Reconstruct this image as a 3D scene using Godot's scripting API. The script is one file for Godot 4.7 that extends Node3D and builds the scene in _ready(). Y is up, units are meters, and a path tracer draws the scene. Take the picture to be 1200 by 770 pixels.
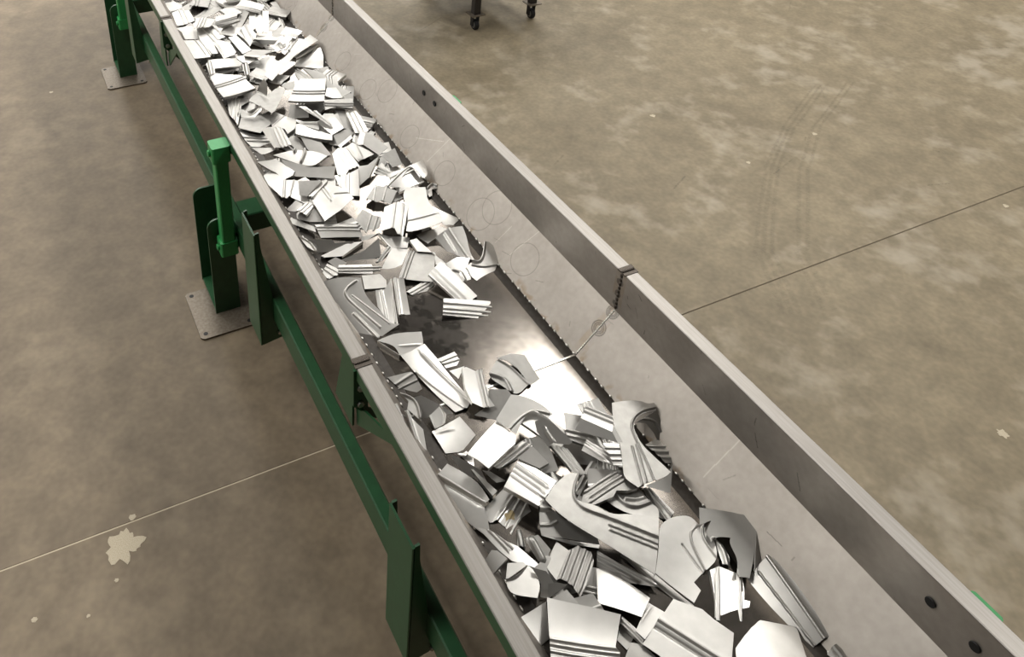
extends Node3D
# A vibrating trough conveyor full of pressed-steel offcuts, on a workshop floor.
# x runs across the trough, -z along it, y up; metres.

var M := {}
var taken := {}

# ------------------------------------------------------------------ small helpers
func numbered(called: String) -> String:
	var n: int = taken.get(called, 0)
	taken[called] = n + 1
	return called if n == 0 else "%s_%03d" % [called, n]

func tag(o: Node, label := "", category := "", group := "", kind := "") -> Node:
	if label: o.set_meta("label", label)
	if category: o.set_meta("category", category)
	if group: o.set_meta("group", group)
	if kind: o.set_meta("kind", kind)
	return o

func base(called: String, where := Vector3.ZERO) -> Node3D:
	var o := Node3D.new()
	o.name = numbered(called)
	add_child(o)
	o.position = where
	return o

func new_st() -> SurfaceTool:
	var st := SurfaceTool.new()
	st.begin(Mesh.PRIMITIVE_TRIANGLES)
	return st

func build(st: SurfaceTool, called: String, mat: Material, parent: Node = self) -> MeshInstance3D:
	var o := MeshInstance3D.new()
	o.mesh = st.commit()
	o.material_override = mat
	o.name = numbered(called) if parent == self else called
	parent.add_child(o, true)
	return o

func tri(st: SurfaceTool, a: Vector3, b: Vector3, c: Vector3, n: Vector3, ua := Vector2.ZERO, ub := Vector2.ZERO, uc := Vector2.ZERO) -> void:
	if (b - a).cross(c - a).dot(n) > 0.0:
		var t := b; b = c; c = t
		var tu := ub; ub = uc; uc = tu
	st.set_normal(n); st.set_uv(ua); st.add_vertex(a)
	st.set_normal(n); st.set_uv(ub); st.add_vertex(b)
	st.set_normal(n); st.set_uv(uc); st.add_vertex(c)

func quad(st: SurfaceTool, a: Vector3, b: Vector3, c: Vector3, d: Vector3, n: Vector3, uv := [Vector2.ZERO, Vector2.ZERO, Vector2.ZERO, Vector2.ZERO]) -> void:
	tri(st, a, b, c, n, uv[0], uv[1], uv[2])
	tri(st, a, c, d, n, uv[0], uv[2], uv[3])

# a polygon in local xy pushed along local z, closed
func extrude(st: SurfaceTool, pts: PackedVector2Array, xf: Transform3D, depth: float) -> void:
	var idx := Geometry2D.triangulate_polygon(pts)
	var z1 := Vector3(0, 0, depth)
	var nf := xf.basis.z.normalized()
	for i in range(0, idx.size(), 3):
		var a := Vector3(pts[idx[i]].x, pts[idx[i]].y, 0)
		var b := Vector3(pts[idx[i + 1]].x, pts[idx[i + 1]].y, 0)
		var c := Vector3(pts[idx[i + 2]].x, pts[idx[i + 2]].y, 0)
		tri(st, xf * a, xf * b, xf * c, -nf)
		tri(st, xf * (a + z1), xf * (b + z1), xf * (c + z1), nf)
	var cw := Geometry2D.is_polygon_clockwise(pts)
	for i in pts.size():
		var p := pts[i]
		var q := pts[(i + 1) % pts.size()]
		var e := (q - p).normalized()
		var n2 := Vector2(e.y, -e.x)
		if cw: n2 = -n2
		var n := (xf.basis * Vector3(n2.x, n2.y, 0)).normalized()
		var a := Vector3(p.x, p.y, 0)
		var b := Vector3(q.x, q.y, 0)
		quad(st, xf * a, xf * b, xf * (b + z1), xf * (a + z1), n)

func oct(x0: float, y0: float, x1: float, y1: float, b: float) -> PackedVector2Array:
	return PackedVector2Array([Vector2(x0 + b, y0), Vector2(x1 - b, y0), Vector2(x1, y0 + b), Vector2(x1, y1 - b), Vector2(x1 - b, y1), Vector2(x0 + b, y1), Vector2(x0, y1 - b), Vector2(x0, y0 + b)])

const ALONG_Z := Basis(Vector3(1, 0, 0), Vector3(0, 1, 0), Vector3(0, 0, 1))    # polygon is x,y
const ALONG_X := Basis(Vector3(0, 0, -1), Vector3(0, 1, 0), Vector3(1, 0, 0))   # polygon is -z,y
const ALONG_Y := Basis(Vector3(1, 0, 0), Vector3(0, 0, -1), Vector3(0, 1, 0))   # polygon is x,-z

func bar_z(st: SurfaceTool, x0: float, y0: float, x1: float, y1: float, z0: float, z1: float, b := 0.003) -> void:
	extrude(st, oct(x0, y0, x1, y1, b), Transform3D(ALONG_Z, Vector3(0, 0, z0)), z1 - z0)

func bar_x(st: SurfaceTool, z0: float, y0: float, z1: float, y1: float, x0: float, x1: float, b := 0.003) -> void:
	extrude(st, oct(-z1, y0, -z0, y1, b), Transform3D(ALONG_X, Vector3(x0, 0, 0)), x1 - x0)

func bar_y(st: SurfaceTool, x0: float, z0: float, x1: float, z1: float, y0: float, y1: float, b := 0.003) -> void:
	extrude(st, oct(x0, -z1, x1, -z0, b), Transform3D(ALONG_Y, Vector3(0, y0, 0)), y1 - y0)

func lathe(st: SurfaceTool, prof: Array, at: Vector3, axis: Vector3, seg := 16) -> void:
	var w := axis.normalized()
	var u := w.cross(Vector3.UP if absf(w.y) < 0.9 else Vector3.RIGHT).normalized()
	var v := w.cross(u)
	for i in prof.size() - 1:
		var p: Vector2 = prof[i]
		var q: Vector2 = prof[i + 1]
		var d := q - p
		if d.length() < 1e-6: continue
		for s in seg:
			var a0 := TAU * s / seg
			var a1 := TAU * (s + 1) / seg
			var r0 := u * cos(a0) + v * sin(a0)
			var r1 := u * cos(a1) + v * sin(a1)
			var n0 := (r0 * d.y - w * d.x).normalized()
			var n1 := (r1 * d.y - w * d.x).normalized()
			var P := [at + w * p.y + r0 * p.x, at + w * p.y + r1 * p.x, at + w * q.y + r1 * q.x, at + w * q.y + r0 * q.x]
			var N := [n0, n1, n1, n0]
			var order := [0, 1, 2, 0, 2, 3]
			if (P[1] - P[0]).cross(P[2] - P[0]).dot(n0 + n1) > 0 or (P[1] - P[0]).length() < 1e-6 and (P[2] - P[0]).cross(P[3] - P[0]).dot(n0 + n1) > 0:
				order = [0, 2, 1, 0, 3, 2]
			for k in order:
				st.set_normal(N[k]); st.set_uv(Vector2.ZERO); st.add_vertex(P[k])

func cyl(st: SurfaceTool, at: Vector3, axis: Vector3, r: float, length: float, seg := 16, bev := 0.0) -> void:
	lathe(st, [Vector2(0, 0), Vector2(r - bev, 0), Vector2(r, bev), Vector2(r, length - bev), Vector2(r - bev, length), Vector2(0, length)], at, axis, seg)

func mirror(x: float) -> float:
	return 2.0 * 1.0235 - x

# ------------------------------------------------------------------ materials
func noise_img(size: Vector2i, seed_: int, freq: float, oct_ := 4, kind := FastNoiseLite.TYPE_SIMPLEX_SMOOTH) -> PackedByteArray:
	var n := FastNoiseLite.new()
	n.seed = seed_
	n.noise_type = kind
	n.frequency = freq
	n.fractal_octaves = oct_
	var im := n.get_image(size.x, size.y, false, false, true)
	im.convert(Image.FORMAT_L8)
	return im.get_data()

func noise_tex(seed_: int, freq: float, lo: Color, hi: Color, size := 512, oct_ := 4) -> NoiseTexture2D:
	var n := FastNoiseLite.new()
	n.seed = seed_
	n.frequency = freq
	n.fractal_octaves = oct_
	var t := NoiseTexture2D.new()
	t.width = size; t.height = size
	t.seamless = true
	t.noise = n
	var g := Gradient.new()
	g.set_color(0, lo); g.set_color(1, hi)
	t.color_ramp = g
	return t

func mat(col: Color, rough: float, metal := 0.0, tex: Texture2D = null, scale := 1.0) -> StandardMaterial3D:
	var m := StandardMaterial3D.new()
	m.albedo_color = col
	m.roughness = rough
	m.metallic = metal
	if tex:
		m.albedo_texture = tex
		m.uv1_triplanar = true
		m.uv1_scale = Vector3.ONE * scale
	return m

# concrete: mottled, scuffed; world tile of `metres` a side
func concrete(seed_: int, a: Color, b: Color, pale: Color, scuff: float, strokes: Array) -> ImageTexture:
	var S := 1150
	var sz := Vector2i(S, S)
	var n1 := noise_img(sz, seed_, 0.0022, 4)
	var n2 := noise_img(sz, seed_ + 1, 0.012, 5)
	var n3 := noise_img(sz, seed_ + 2, 0.16, 3)
	var n4 := noise_img(sz, seed_ + 3, 0.009, 5)
	var n5 := noise_img(sz, seed_ + 4, 0.035, 4)
	var out := PackedByteArray()
	out.resize(S * S * 3)
	var ar := a.r * 255.0; var ag := a.g * 255.0; var ab := a.b * 255.0
	var dr := b.r * 255.0 - ar; var dg := b.g * 255.0 - ag; var db := b.b * 255.0 - ab
	var pr := pale.r * 255.0; var pg := pale.g * 255.0; var pb := pale.b * 255.0
	var o := 0
	for i in S * S:
		var t := (n1[i] * 0.5 + n2[i] * 0.5) / 255.0
		var g := 0.92 + (n3[i] - 128) * 0.0005 + (n5[i] - 128) * 0.0006
		var p := clampf((n4[i] * 0.55 + n5[i] * 0.3 + n1[i] * 0.15 - 140.0) / 55.0, 0.0, 1.0) * scuff
		out[o] = int(clampf((ar + dr * t) * g * (1.0 - p) + pr * p, 0, 255))
		out[o + 1] = int(clampf((ag + dg * t) * g * (1.0 - p) + pg * p, 0, 255))
		out[o + 2] = int(clampf((ab + db * t) * g * (1.0 - p) + pb * p, 0, 255))
		o += 3
	var im := Image.create_from_data(S, S, false, Image.FORMAT_RGB8, out)
	for s in strokes:   # [x0,z0,x1,z1,width px,darkness] in tile 0..1
		var p0 := Vector2(s[0], s[1]) * S
		var p1 := Vector2(s[2], s[3]) * S
		var L := int(p0.distance_to(p1))
		for k in L:
			var q := p0.lerp(p1, float(k) / L)
			q.x += sin(k * 0.021 + s[0] * 90.0) * 2.0
			for w in int(s[4]):
				var xx := int(q.x) + w
				var yy := int(q.y)
				if xx >= 0 and yy >= 0 and xx < S and yy < S:
					var h := fmod(sin(xx * 12.9 + yy * 78.2) * 43758.5, 1.0)
					var c := im.get_pixel(xx, yy)
					im.set_pixel(xx, yy, c * (1.0 - s[5] * absf(h)))
	im.generate_mipmaps()
	return ImageTexture.create_from_image(im)

# rolled steel sheet of the trough, long side = along z. rings: [u 0..1, v 0..1, radius m]; length/width in metres
func sheet_tex(seed_: int, length: float, width: float, lo: Color, hi: Color, rings: Array, scratches: Array, rust: float, seam_us: Array, spots: Array) -> ImageTexture:
	var W := 1400
	var Hh := maxi(int(W * width / length), 40)
	var sz := Vector2i(W, Hh)
	var n1 := noise_img(sz, seed_, 0.006, 4)
	var n2 := noise_img(sz, seed_ + 1, 0.05, 4)
	var n3 := noise_img(sz, seed_ + 2, 0.02, 4)
	var im := Image.create(W, Hh, false, Image.FORMAT_RGB8)
	var px := length / W
	for y in Hh:
		for x in W:
			var i := y * W + x
			var t := n1[i] * 0.6 / 255.0 + n2[i] * 0.4 / 255.0
			var c := lo.lerp(hi, t)
			# rust freckles creeping from the lower cut edge
			var e := y * px
			if rust > 0.0 and e < 0.03:
				var r := clampf((n3[i] / 255.0 - 0.60) * 6.0, 0.0, 1.0) * rust * (1.0 - e / 0.03)
				c = c.lerp(Color(0.45, 0.33, 0.20), r)
			for s in seam_us:   # straw-brown heat tint in blotches beside a weld
				var d := absf(x - s * W) * px
				if d < 0.02:
					c = c.lerp(Color(0.56, 0.49, 0.40), 0.35 * clampf((n3[i] / 255.0 - 0.35) * 3.0, 0.0, 1.0))
			im.set_pixel(x, y, c)
	for r in rings:
		var rp: float = r[2] / px
		var th: float = r[3]
		var steps := int(rp * 8.0)
		for k in steps:
			var a := TAU * k / steps
			for w in 3:
				var xx := int(r[0] * W + cos(a) * (rp + w * th))
				var yy := int(r[1] * Hh + sin(a) * (rp + w * th) * 0.95)
				if xx >= 0 and yy >= 0 and xx < W and yy < Hh:
					var c := im.get_pixel(xx, yy)
					im.set_pixel(xx, yy, c * r[4])
	for s in scratches:  # [u0,v0,u1,v1,gain]
		var p0 := Vector2(s[0] * W, s[1] * Hh)
		var p1 := Vector2(s[2] * W, s[3] * Hh)
		var L := int(p0.distance_to(p1)) + 1
		for k in L:
			var q := p0.lerp(p1, float(k) / L)
			for w in 2:
				var xx := clampi(int(q.x) + w, 0, W - 1)
				var yy := clampi(int(q.y), 0, Hh - 1)
				im.set_pixel(xx, yy, im.get_pixel(xx, yy) * s[4])
	for s in spots:      # [u,v,radius m, gain] dirty blots
		var rp: float = s[2] / px
		for dy in range(-int(rp) - 1, int(rp) + 2):
			for dx in range(-int(rp) - 1, int(rp) + 2):
				var xx := int(s[0] * W) + dx
				var yy := int(s[1] * Hh) + dy
				if xx < 0 or yy < 0 or xx >= W or yy >= Hh: continue
				var d := Vector2(dx, dy).length() / rp + (n2[yy * W + xx] - 128) / 300.0
				if d < 1.0:
					im.set_pixel(xx, yy, im.get_pixel(xx, yy) * s[3])
	im.generate_mipmaps()
	return ImageTexture.create_from_image(im)

func make_materials() -> void:
	M.steel = mat(Color(0.73, 0.722, 0.705), 0.37, 0.82, noise_tex(11, 0.01, Color(0.94, 0.94, 0.94), Color(1, 1, 1)), 4.0)
	M.steel_dull = mat(Color(0.64, 0.632, 0.615), 0.42, 0.82, noise_tex(12, 0.012, Color(0.90, 0.90, 0.90), Color(1, 1, 1)), 4.0)
	M.steel_bright = mat(Color(0.79, 0.782, 0.765), 0.33, 0.82, noise_tex(13, 0.008, Color(0.95, 0.95, 0.95), Color(1, 1, 1)), 4.0)
	M.rim = mat(Color(0.60, 0.585, 0.565), 0.40, 0.75, noise_tex(14, 0.02, Color(0.90, 0.89, 0.88), Color(1, 1, 1)), 3.0)
	M.rim.uv1_scale = Vector3(14.0, 14.0, 0.5)
	M.weld = mat(Color(0.85, 0.84, 0.82), 0.30, 1.0)
	M.weld_dark = mat(Color(0.42, 0.40, 0.38), 0.45, 0.8, noise_tex(15, 0.06, Color(0.55, 0.5, 0.45), Color(1, 1, 1)), 9.0)
	M.mill = mat(Color(0.25, 0.235, 0.22), 0.42, 0.6, noise_tex(16, 0.03, Color(0.8, 0.78, 0.75), Color(1, 1, 1)), 3.0)
	M.green_dark = mat(Color(0.15, 0.325, 0.20), 0.38, 0.0, noise_tex(17, 0.02, Color(0.88, 0.88, 0.88), Color(1, 1, 1)), 2.0)
	M.green_bright = mat(Color(0.20, 0.58, 0.32), 0.4, 0.0, noise_tex(18, 0.03, Color(0.92, 0.92, 0.92), Color(1, 1, 1)), 4.0)
	M.bolt = mat(Color(0.75, 0.74, 0.72), 0.35, 1.0)
	M.black = mat(Color(0.03, 0.03, 0.03), 0.6)
	M.foot_plate = mat(Color(0.50, 0.465, 0.415), 0.45, 0.45, noise_tex(19, 0.03, Color(0.78, 0.76, 0.74), Color(1, 1, 1)), 4.0)
	M.cart = mat(Color(0.20, 0.185, 0.175), 0.5, 0.3)
	M.rubber = mat(Color(0.06, 0.06, 0.06), 0.7)
	M.grey_plastic = mat(Color(0.45, 0.44, 0.42), 0.5)
	M.ceiling = mat(Color(0.50, 0.50, 0.50), 0.8, 0.0, noise_tex(20, 0.01, Color(0.9, 0.9, 0.9), Color(1, 1, 1)), 0.3)
	M.wall = mat(Color(0.60, 0.60, 0.595), 0.85, 0.0, noise_tex(21, 0.01, Color(0.9, 0.9, 0.9), Color(1, 1, 1)), 0.3)
	M.lamp = mat(Color(1, 1, 1), 0.5)
	M.lamp.emission_enabled = true
	M.lamp.emission = Color(1.0, 0.98, 0.95)
	M.lamp.emission_energy_multiplier = 4.0
	M.lamp_body = mat(Color(0.6, 0.6, 0.6), 0.5, 0.5)
	M.sealant = mat(Color(0.72, 0.67, 0.58), 0.8)
	M.pale_chip = mat(Color(0.78, 0.74, 0.66), 0.8, 0.0, noise_tex(22, 0.05, Color(0.8, 0.78, 0.74), Color(1, 1, 1)), 10.0)
	M.stain = mat(Color(0.60, 0.54, 0.40), 0.6, 0.2)
	M.dirt = mat(Color(0.36, 0.32, 0.26), 0.9)

# ------------------------------------------------------------------ lamps
func high_bay(at: Vector3, energy: float) -> void:
	var o := base("high_bay_lamp", at)
	tag(o, "long white high-bay lamp hung under the hall ceiling", "lamp", "high-bay lamps under the ceiling")
	var st := new_st()
	bar_z(st, -0.62, 0.02, 0.62, 0.10, -0.95, 0.95, 0.01)
	build(st, "housing", M.lamp_body, o)
	st = new_st()
	bar_z(st, -0.60, 0.0, 0.60, 0.02, -0.92, 0.92, 0.004)
	build(st, "diffuser", M.lamp, o)
	for s in [-1, 1]:
		st = new_st()
		cyl(st, Vector3(0, 0.1, 0.6 * s), Vector3.UP, 0.008, CEIL - at.y - 0.1, 8)
		build(st, "hanger_rod", M.lamp_body, o)
	var l := AreaLight3D.new()
	l.name = "light"
	l.area_size = Vector2(1.20, 1.84)
	l.light_energy = energy
	l.light_color = Color(1.0, 0.992, 0.975)
	l.area_range = 60.0
	l.area_attenuation = 2.0
	l.shadow_enabled = true
	l.position = Vector3(0, -0.01, 0)
	l.rotation_degrees = Vector3(-90, 0, 0)
	o.add_child(l)

const CEIL := 7.0

# ------------------------------------------------------------------ trough
const FLOOR_Y := 0.577
const CREASE_Y := 0.7085
const RIM_Y := 0.85
const SLOPE_X0 := 1.294
const WALL_X := 1.412
const SHEET_LO := Color(0.565, 0.54, 0.51)   # one rolled sheet steel for the whole trough
const SHEET_HI := Color(0.67, 0.645, 0.615)
const SCALE_LO := Color(0.35, 0.33, 0.31)     # hot-rolled bottom plate, brown-black mill scale worn in patches
const SCALE_HI := Color(0.51, 0.49, 0.465)
const SEAMS := [-5.665, -3.52, -1.373, 0.774]

# flat plate through p0, p0+du, p0+dv with its back `t` along `back`; face gets uv 0..1
func plate(st: SurfaceTool, p0: Vector3, du: Vector3, dv: Vector3, back: Vector3) -> void:
	var n := -back.normalized()
	var a := p0; var b := p0 + du; var c := p0 + du + dv; var d := p0 + dv
	quad(st, a, b, c, d, n, [Vector2(0, 0), Vector2(1, 0), Vector2(1, 1), Vector2(0, 1)])
	quad(st, a + back, b + back, c + back, d + back, -n)
	quad(st, a, b, b + back, a + back, -dv.normalized())
	quad(st, d, c, c + back, d + back, dv.normalized())
	quad(st, a, d, d + back, a + back, -du.normalized())
	quad(st, b, c, c + back, b + back, du.normalized())

func uv_mat(tex: Texture2D, rough: float, metal: float) -> StandardMaterial3D:
	var m := StandardMaterial3D.new()
	m.albedo_texture = tex
	m.roughness = rough
	m.metallic = metal
	return m

func weld_bead(st: SurfaceTool, at: Vector3, along: Vector3, up: Vector3, l: float, w: float, h: float) -> void:
	var side := along.cross(up).normalized()
	var ring := 6
	for i in 4:
		for j in ring:
			var P := []
			for k in [[i, j], [i, j + 1], [i + 1, j + 1], [i + 1, j]]:
				var t: float = -1.0 + 2.0 * k[0] / 4.0
				var r := sqrt(maxf(0.0, 1.0 - t * t))
				var a: float = PI * k[1] / ring
				var nn: Vector3 = (along * t + side * cos(a) * r + up * sin(a) * r).normalized()
				P.append([at + along * t * l + side * cos(a) * r * w + up * sin(a) * r * h, nn])
			for k in [0, 1, 2, 0, 2, 3]:
				st.set_normal(P[k][1]); st.set_uv(Vector2.ZERO); st.add_vertex(P[k][0])

func make_trough() -> void:
	var o := base("conveyor_trough")
	tag(o, "long bare steel conveyor trough with sloped sides and green outer brackets", "conveyor trough")
	# ring marks on the plain slope: z, share up the slope, radius
	var rings := [[-3.911, 0.344, 0.05], [-3.216, 0.37, 0.05], [-2.938, 0.364, 0.05], [-2.826, 0.70, 0.055], [-2.534, 0.365, 0.05], [-2.255, 0.40, 0.05], [-1.994, 0.391, 0.06], [-1.956, 0.72, 0.062], [-1.728, 0.447, 0.055]]
	var lines := [[-2.347, 1.0, -2.366, 0.27], [-2.365, 0.85, -2.5, 0.45], [-1.854, 0.69, -1.863, 0.226], [-0.893, 1.0, -0.897, 0.257], [-1.755, 1.0, -1.786, 0.261]]
	for k in 3:
		var z0: float = SEAMS[k] + 0.0008
		var z1: float = SEAMS[k + 1] - 0.0008
		var L := z1 - z0
		var sec := Node3D.new()
		sec.name = "trough_section"
		o.add_child(sec, true)
		# floor, with dark scale left in blotches where nothing has slid yet
		var blots := []
		for b in [[0.10, 0.40, 0.07], [0.14, 0.30, 0.06], [0.08, 0.28, 0.05], [0.16, 0.45, 0.05], [0.19, 0.33, 0.06], [0.12, 0.5, 0.03], [0.07, 0.42, 0.03], [0.15, 0.15, 0.05]]: blots.append([b[0], b[1], b[2], 0.80])
		var st := new_st()
		plate(st, Vector3(0.785, FLOOR_Y, z1), Vector3(0, 0, -L), Vector3(0.475, 0, 0), Vector3(0, -0.006, 0))
		build(st, "floor_plate", uv_mat(sheet_tex(40 + k, L, 0.475, SCALE_LO, SCALE_HI, [], [], 0.0, [], blots if k == 1 else []), 0.17, 0.95), sec)
		for s in 2:
			st = new_st()
			if s == 0: plate(st, Vector3(1.2605, FLOOR_Y, z1), Vector3(0, 0, -L), Vector3(0.036, 0, 0), Vector3(0, -0.006, 0))
			else: plate(st, Vector3(0.751, FLOOR_Y, z1), Vector3(0, 0, -L), Vector3(0.0335, 0, 0), Vector3(0, -0.006, 0))
			build(st, "floor_edge_strip", M.mill, sec)
		# slopes
		var rr := []
		var ss := []
		if true:
			for r in rings:
				if r[0] > z0 and r[0] < z1: rr.append([(z1 - r[0]) / L, r[1], r[2], 0.5, 0.93])
			for r in lines:
				if r[0] > z0 and r[0] < z1: ss.append([(z1 - r[0]) / L, r[1], (z1 - r[2]) / L, r[3], 1.12])
			for w in 2:   # grinding ovals on each end's weld
				var zz := z0 if w == 0 else z1
				for q in [[0.60, 0.021], [0.95, 0.018]]:
					for f in [1.0, 0.7, 0.45]:
						rr.append([(z1 - zz) / L, q[0], q[1] * f, 0.9, 0.80])
		var rng := RandomNumberGenerator.new()
		rng.seed = 90 + k
		for i in 26:
			var u := rng.randf(); var v := rng.randf()
			ss.append([u, v, u + rng.randf_range(-0.01, 0.02), v + rng.randf_range(-0.2, 0.2), rng.randf_range(0.82, 1.1)])
		var stex := sheet_tex(50 + k, L, 0.177, SHEET_LO, SHEET_HI, rr, ss, 0.45, [0.0, 1.0], [])
		var run := Vector3(WALL_X - SLOPE_X0, CREASE_Y - FLOOR_Y, 0)
		st = new_st()
		plate(st, Vector3(SLOPE_X0, FLOOR_Y, z1), Vector3(0, 0, -L), run, Vector3(run.y, -run.x, 0).normalized() * 0.005)
		build(st, "sloped_side", uv_mat(stex, 0.42, 0.72), sec)
		st = new_st()
		plate(st, Vector3(mirror(SLOPE_X0), FLOOR_Y, z1), Vector3(0, 0, -L), Vector3(-run.x, run.y, 0), Vector3(-run.y, -run.x, 0).normalized() * 0.005)
		build(st, "sloped_side", uv_mat(stex, 0.42, 0.72), sec)
		# upright walls
		var sp := []
		for i in 3:
			sp.append([1.0 if k == 1 else 0.0, 0.15 + 0.3 * i, 0.012, 0.72])
			sp.append([0.0 if k == 1 else 1.0, 0.15 + 0.3 * i, 0.012, 0.72])
		var s2 := []
		for i in 30:
			var u := rng.randf(); var v := rng.randf()
			s2.append([u, v, u + rng.randf_range(-0.01, 0.01), v + rng.randf_range(-0.3, 0.3), rng.randf_range(0.75, 1.08)])
		var wtex := sheet_tex(60 + k, L, 0.1415, SHEET_LO, SHEET_HI, [], s2, 0.0, [0.0, 1.0], sp)
		for s in 2:
			st = new_st()
			var x := WALL_X if s == 0 else mirror(WALL_X)
			plate(st, Vector3(x, CREASE_Y, z1), Vector3(0, 0, -L), Vector3(0, RIM_Y - 0.003 - CREASE_Y, 0), Vector3(0.005 if s == 0 else -0.005, 0, 0))
			build(st, "upright_wall", uv_mat(wtex, 0.42, 0.72), sec)
			# flat rim with a small down-turned lip
			st = new_st()
			if s == 0: bar_z(st, WALL_X, RIM_Y - 0.006, 1.452, RIM_Y, z0, z1, 0.002)
			else: bar_z(st, mirror(1.452), RIM_Y - 0.006, mirror(WALL_X), RIM_Y, z0, z1, 0.002)
			build(st, "rim", M.rim, sec)
			st = new_st()
			if s == 0: bar_z(st, 1.446, RIM_Y - 0.045, 1.4515, RIM_Y - 0.0065, z0, z1, 0.001)
			else: bar_z(st, mirror(1.4515), RIM_Y - 0.045, mirror(1.446), RIM_Y - 0.0065, z0, z1, 0.001)
			build(st, "rim_lip", M.green_dark, sec)
	# welds across at the two seams in view
	for zz in [SEAMS[1], SEAMS[2]]:
		var st := new_st()
		bar_x(st, zz - 0.0035, FLOOR_Y, zz + 0.0035, FLOOR_Y + 0.002, 0.756, 1.293, 0.001)
		build(st, "floor_weld", M.weld, o)
		for s in 2:
			st = new_st()
			var run := Vector3(WALL_X - SLOPE_X0, CREASE_Y - FLOOR_Y, 0)
			var nrm := Vector3(-run.y, run.x, 0).normalized()
			for i in 22:
				var p := Vector3(SLOPE_X0, FLOOR_Y, zz) + run * ((i + 0.5) / 22.0)
				var al := run.normalized()
				if s == 1:
					p.x = mirror(p.x); al.x = -al.x
				weld_bead(st, p, al, nrm if s == 0 else Vector3(-nrm.x, nrm.y, 0), 0.0055, 0.003, 0.0018)
			build(st, "slope_weld", M.weld, o)
			st = new_st()
			var x0 := 1.409 if s == 0 else mirror(1.455)
			bar_x(st, zz - 0.017, RIM_Y - 0.002, zz - 0.002, RIM_Y + 0.0025, x0, x0 + 0.046, 0.001)
			bar_x(st, zz + 0.002, RIM_Y - 0.002, zz + 0.017, RIM_Y + 0.0015, x0, x0 + 0.046, 0.001)
			for i in 7:
				weld_bead(st, Vector3(x0 + 0.006 + 0.0057 * i, RIM_Y + 0.001, zz), Vector3(1, 0, 0), Vector3.UP, 0.005, 0.006, 0.004)
			build(st, "rim_weld", M.weld_dark, o)
			st = new_st()
			for i in 9:
				weld_bead(st, Vector3(WALL_X if s == 0 else mirror(WALL_X), CREASE_Y + 0.012 + 0.0145 * i, zz), Vector3.UP, Vector3(-1 if s == 0 else 1, 0, 0), 0.009, 0.006, 0.003)
			build(st, "wall_weld", M.weld_dark, o)
	# stitch welds where the slope meets the floor
	for s in 2:
		var st := new_st()
		var rng := RandomNumberGenerator.new()
		rng.seed = 5 + s
		var z := -5.0
		while z < 0.6:
			var p := Vector3(SLOPE_X0 - 0.001, FLOOR_Y + 0.002, z)
			if s == 1: p.x = mirror(p.x)
			weld_bead(st, p, Vector3(0, 0, 1), Vector3(-0.6 if s == 0 else 0.6, 0.8, 0), rng.randf_range(0.005, 0.010), 0.003, 0.003)
			z += rng.randf_range(0.022, 0.05)
		tag(build(st, "stitch_weld", M.weld, o), "row of shiny stitch-weld dots")
	# wall bolts in pairs
	for zz in [-4.72, -4.63, -2.568, -2.479, -0.42, -0.33]:
		for s in 2:
			var st := new_st()
			var x := WALL_X if s == 0 else mirror(WALL_X)
			cyl(st, Vector3(x, 0.79, zz), Vector3(-1 if s == 0 else 1, 0, 0), 0.011, 0.004, 14, 0.001)
			build(st, "wall_bolt", M.black, o)
	# bolted joint brackets hanging outside under the rim
	for zz in [SEAMS[1], SEAMS[2]]:
		for s in 2:
			var jb := Node3D.new()
			jb.name = "joint_bracket"
			o.add_child(jb, true)
			var fx := func(v: float) -> float: return v if s == 0 else mirror(v)
			var st := new_st()
			extrude(st, PackedVector2Array([Vector2(fx.call(0.588), 0.839), Vector2(fx.call(0.588), 0.712), Vector2(fx.call(0.650), 0.640), Vector2(fx.call(0.672), 0.640), Vector2(fx.call(0.628), 0.690), Vector2(fx.call(0.628), 0.839)]), Transform3D(ALONG_Z, Vector3(0, 0, zz + 0.004)), 0.008)
			build(st, "joint_plate", M.green_dark, jb)
			for y in [0.775, 0.718]:
				st = new_st()
				cyl(st, Vector3(fx.call(0.606), y, zz + 0.012), Vector3(0, 0, 1), 0.0095, 0.008, 6, 0.001)
				build(st, "bolt", M.bolt, jb)
			# side gusset, both sides of the joint
			st = new_st()
			extrude(st, PackedVector2Array([Vector2(-(zz - 0.085), 0.80), Vector2(-(zz - 0.135), 0.605), Vector2(-(zz - 0.02), 0.600), Vector2(-(zz - 0.02), 0.80)]), Transform3D(ALONG_X, Vector3(0.598 if s == 0 else mirror(0.598) - 0.006, 0, 0)), 0.006)
			build(st, "gusset_plate", M.green_dark, jb)
			st = new_st()
			extrude(st, PackedVector2Array([Vector2(-(zz - 0.02), 0.600), Vector2(-(zz - 0.02), 0.66), Vector2(-(zz + 0.03), 0.705), Vector2(-(zz + 0.21), 0.80), Vector2(-(zz + 0.23), 0.80)]), Transform3D(ALONG_X, Vector3(0.610 if s == 0 else mirror(0.610) - 0.006, 0, 0)), 0.006)
			build(st, "gusset_plate", M.green_dark, jb)

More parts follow.
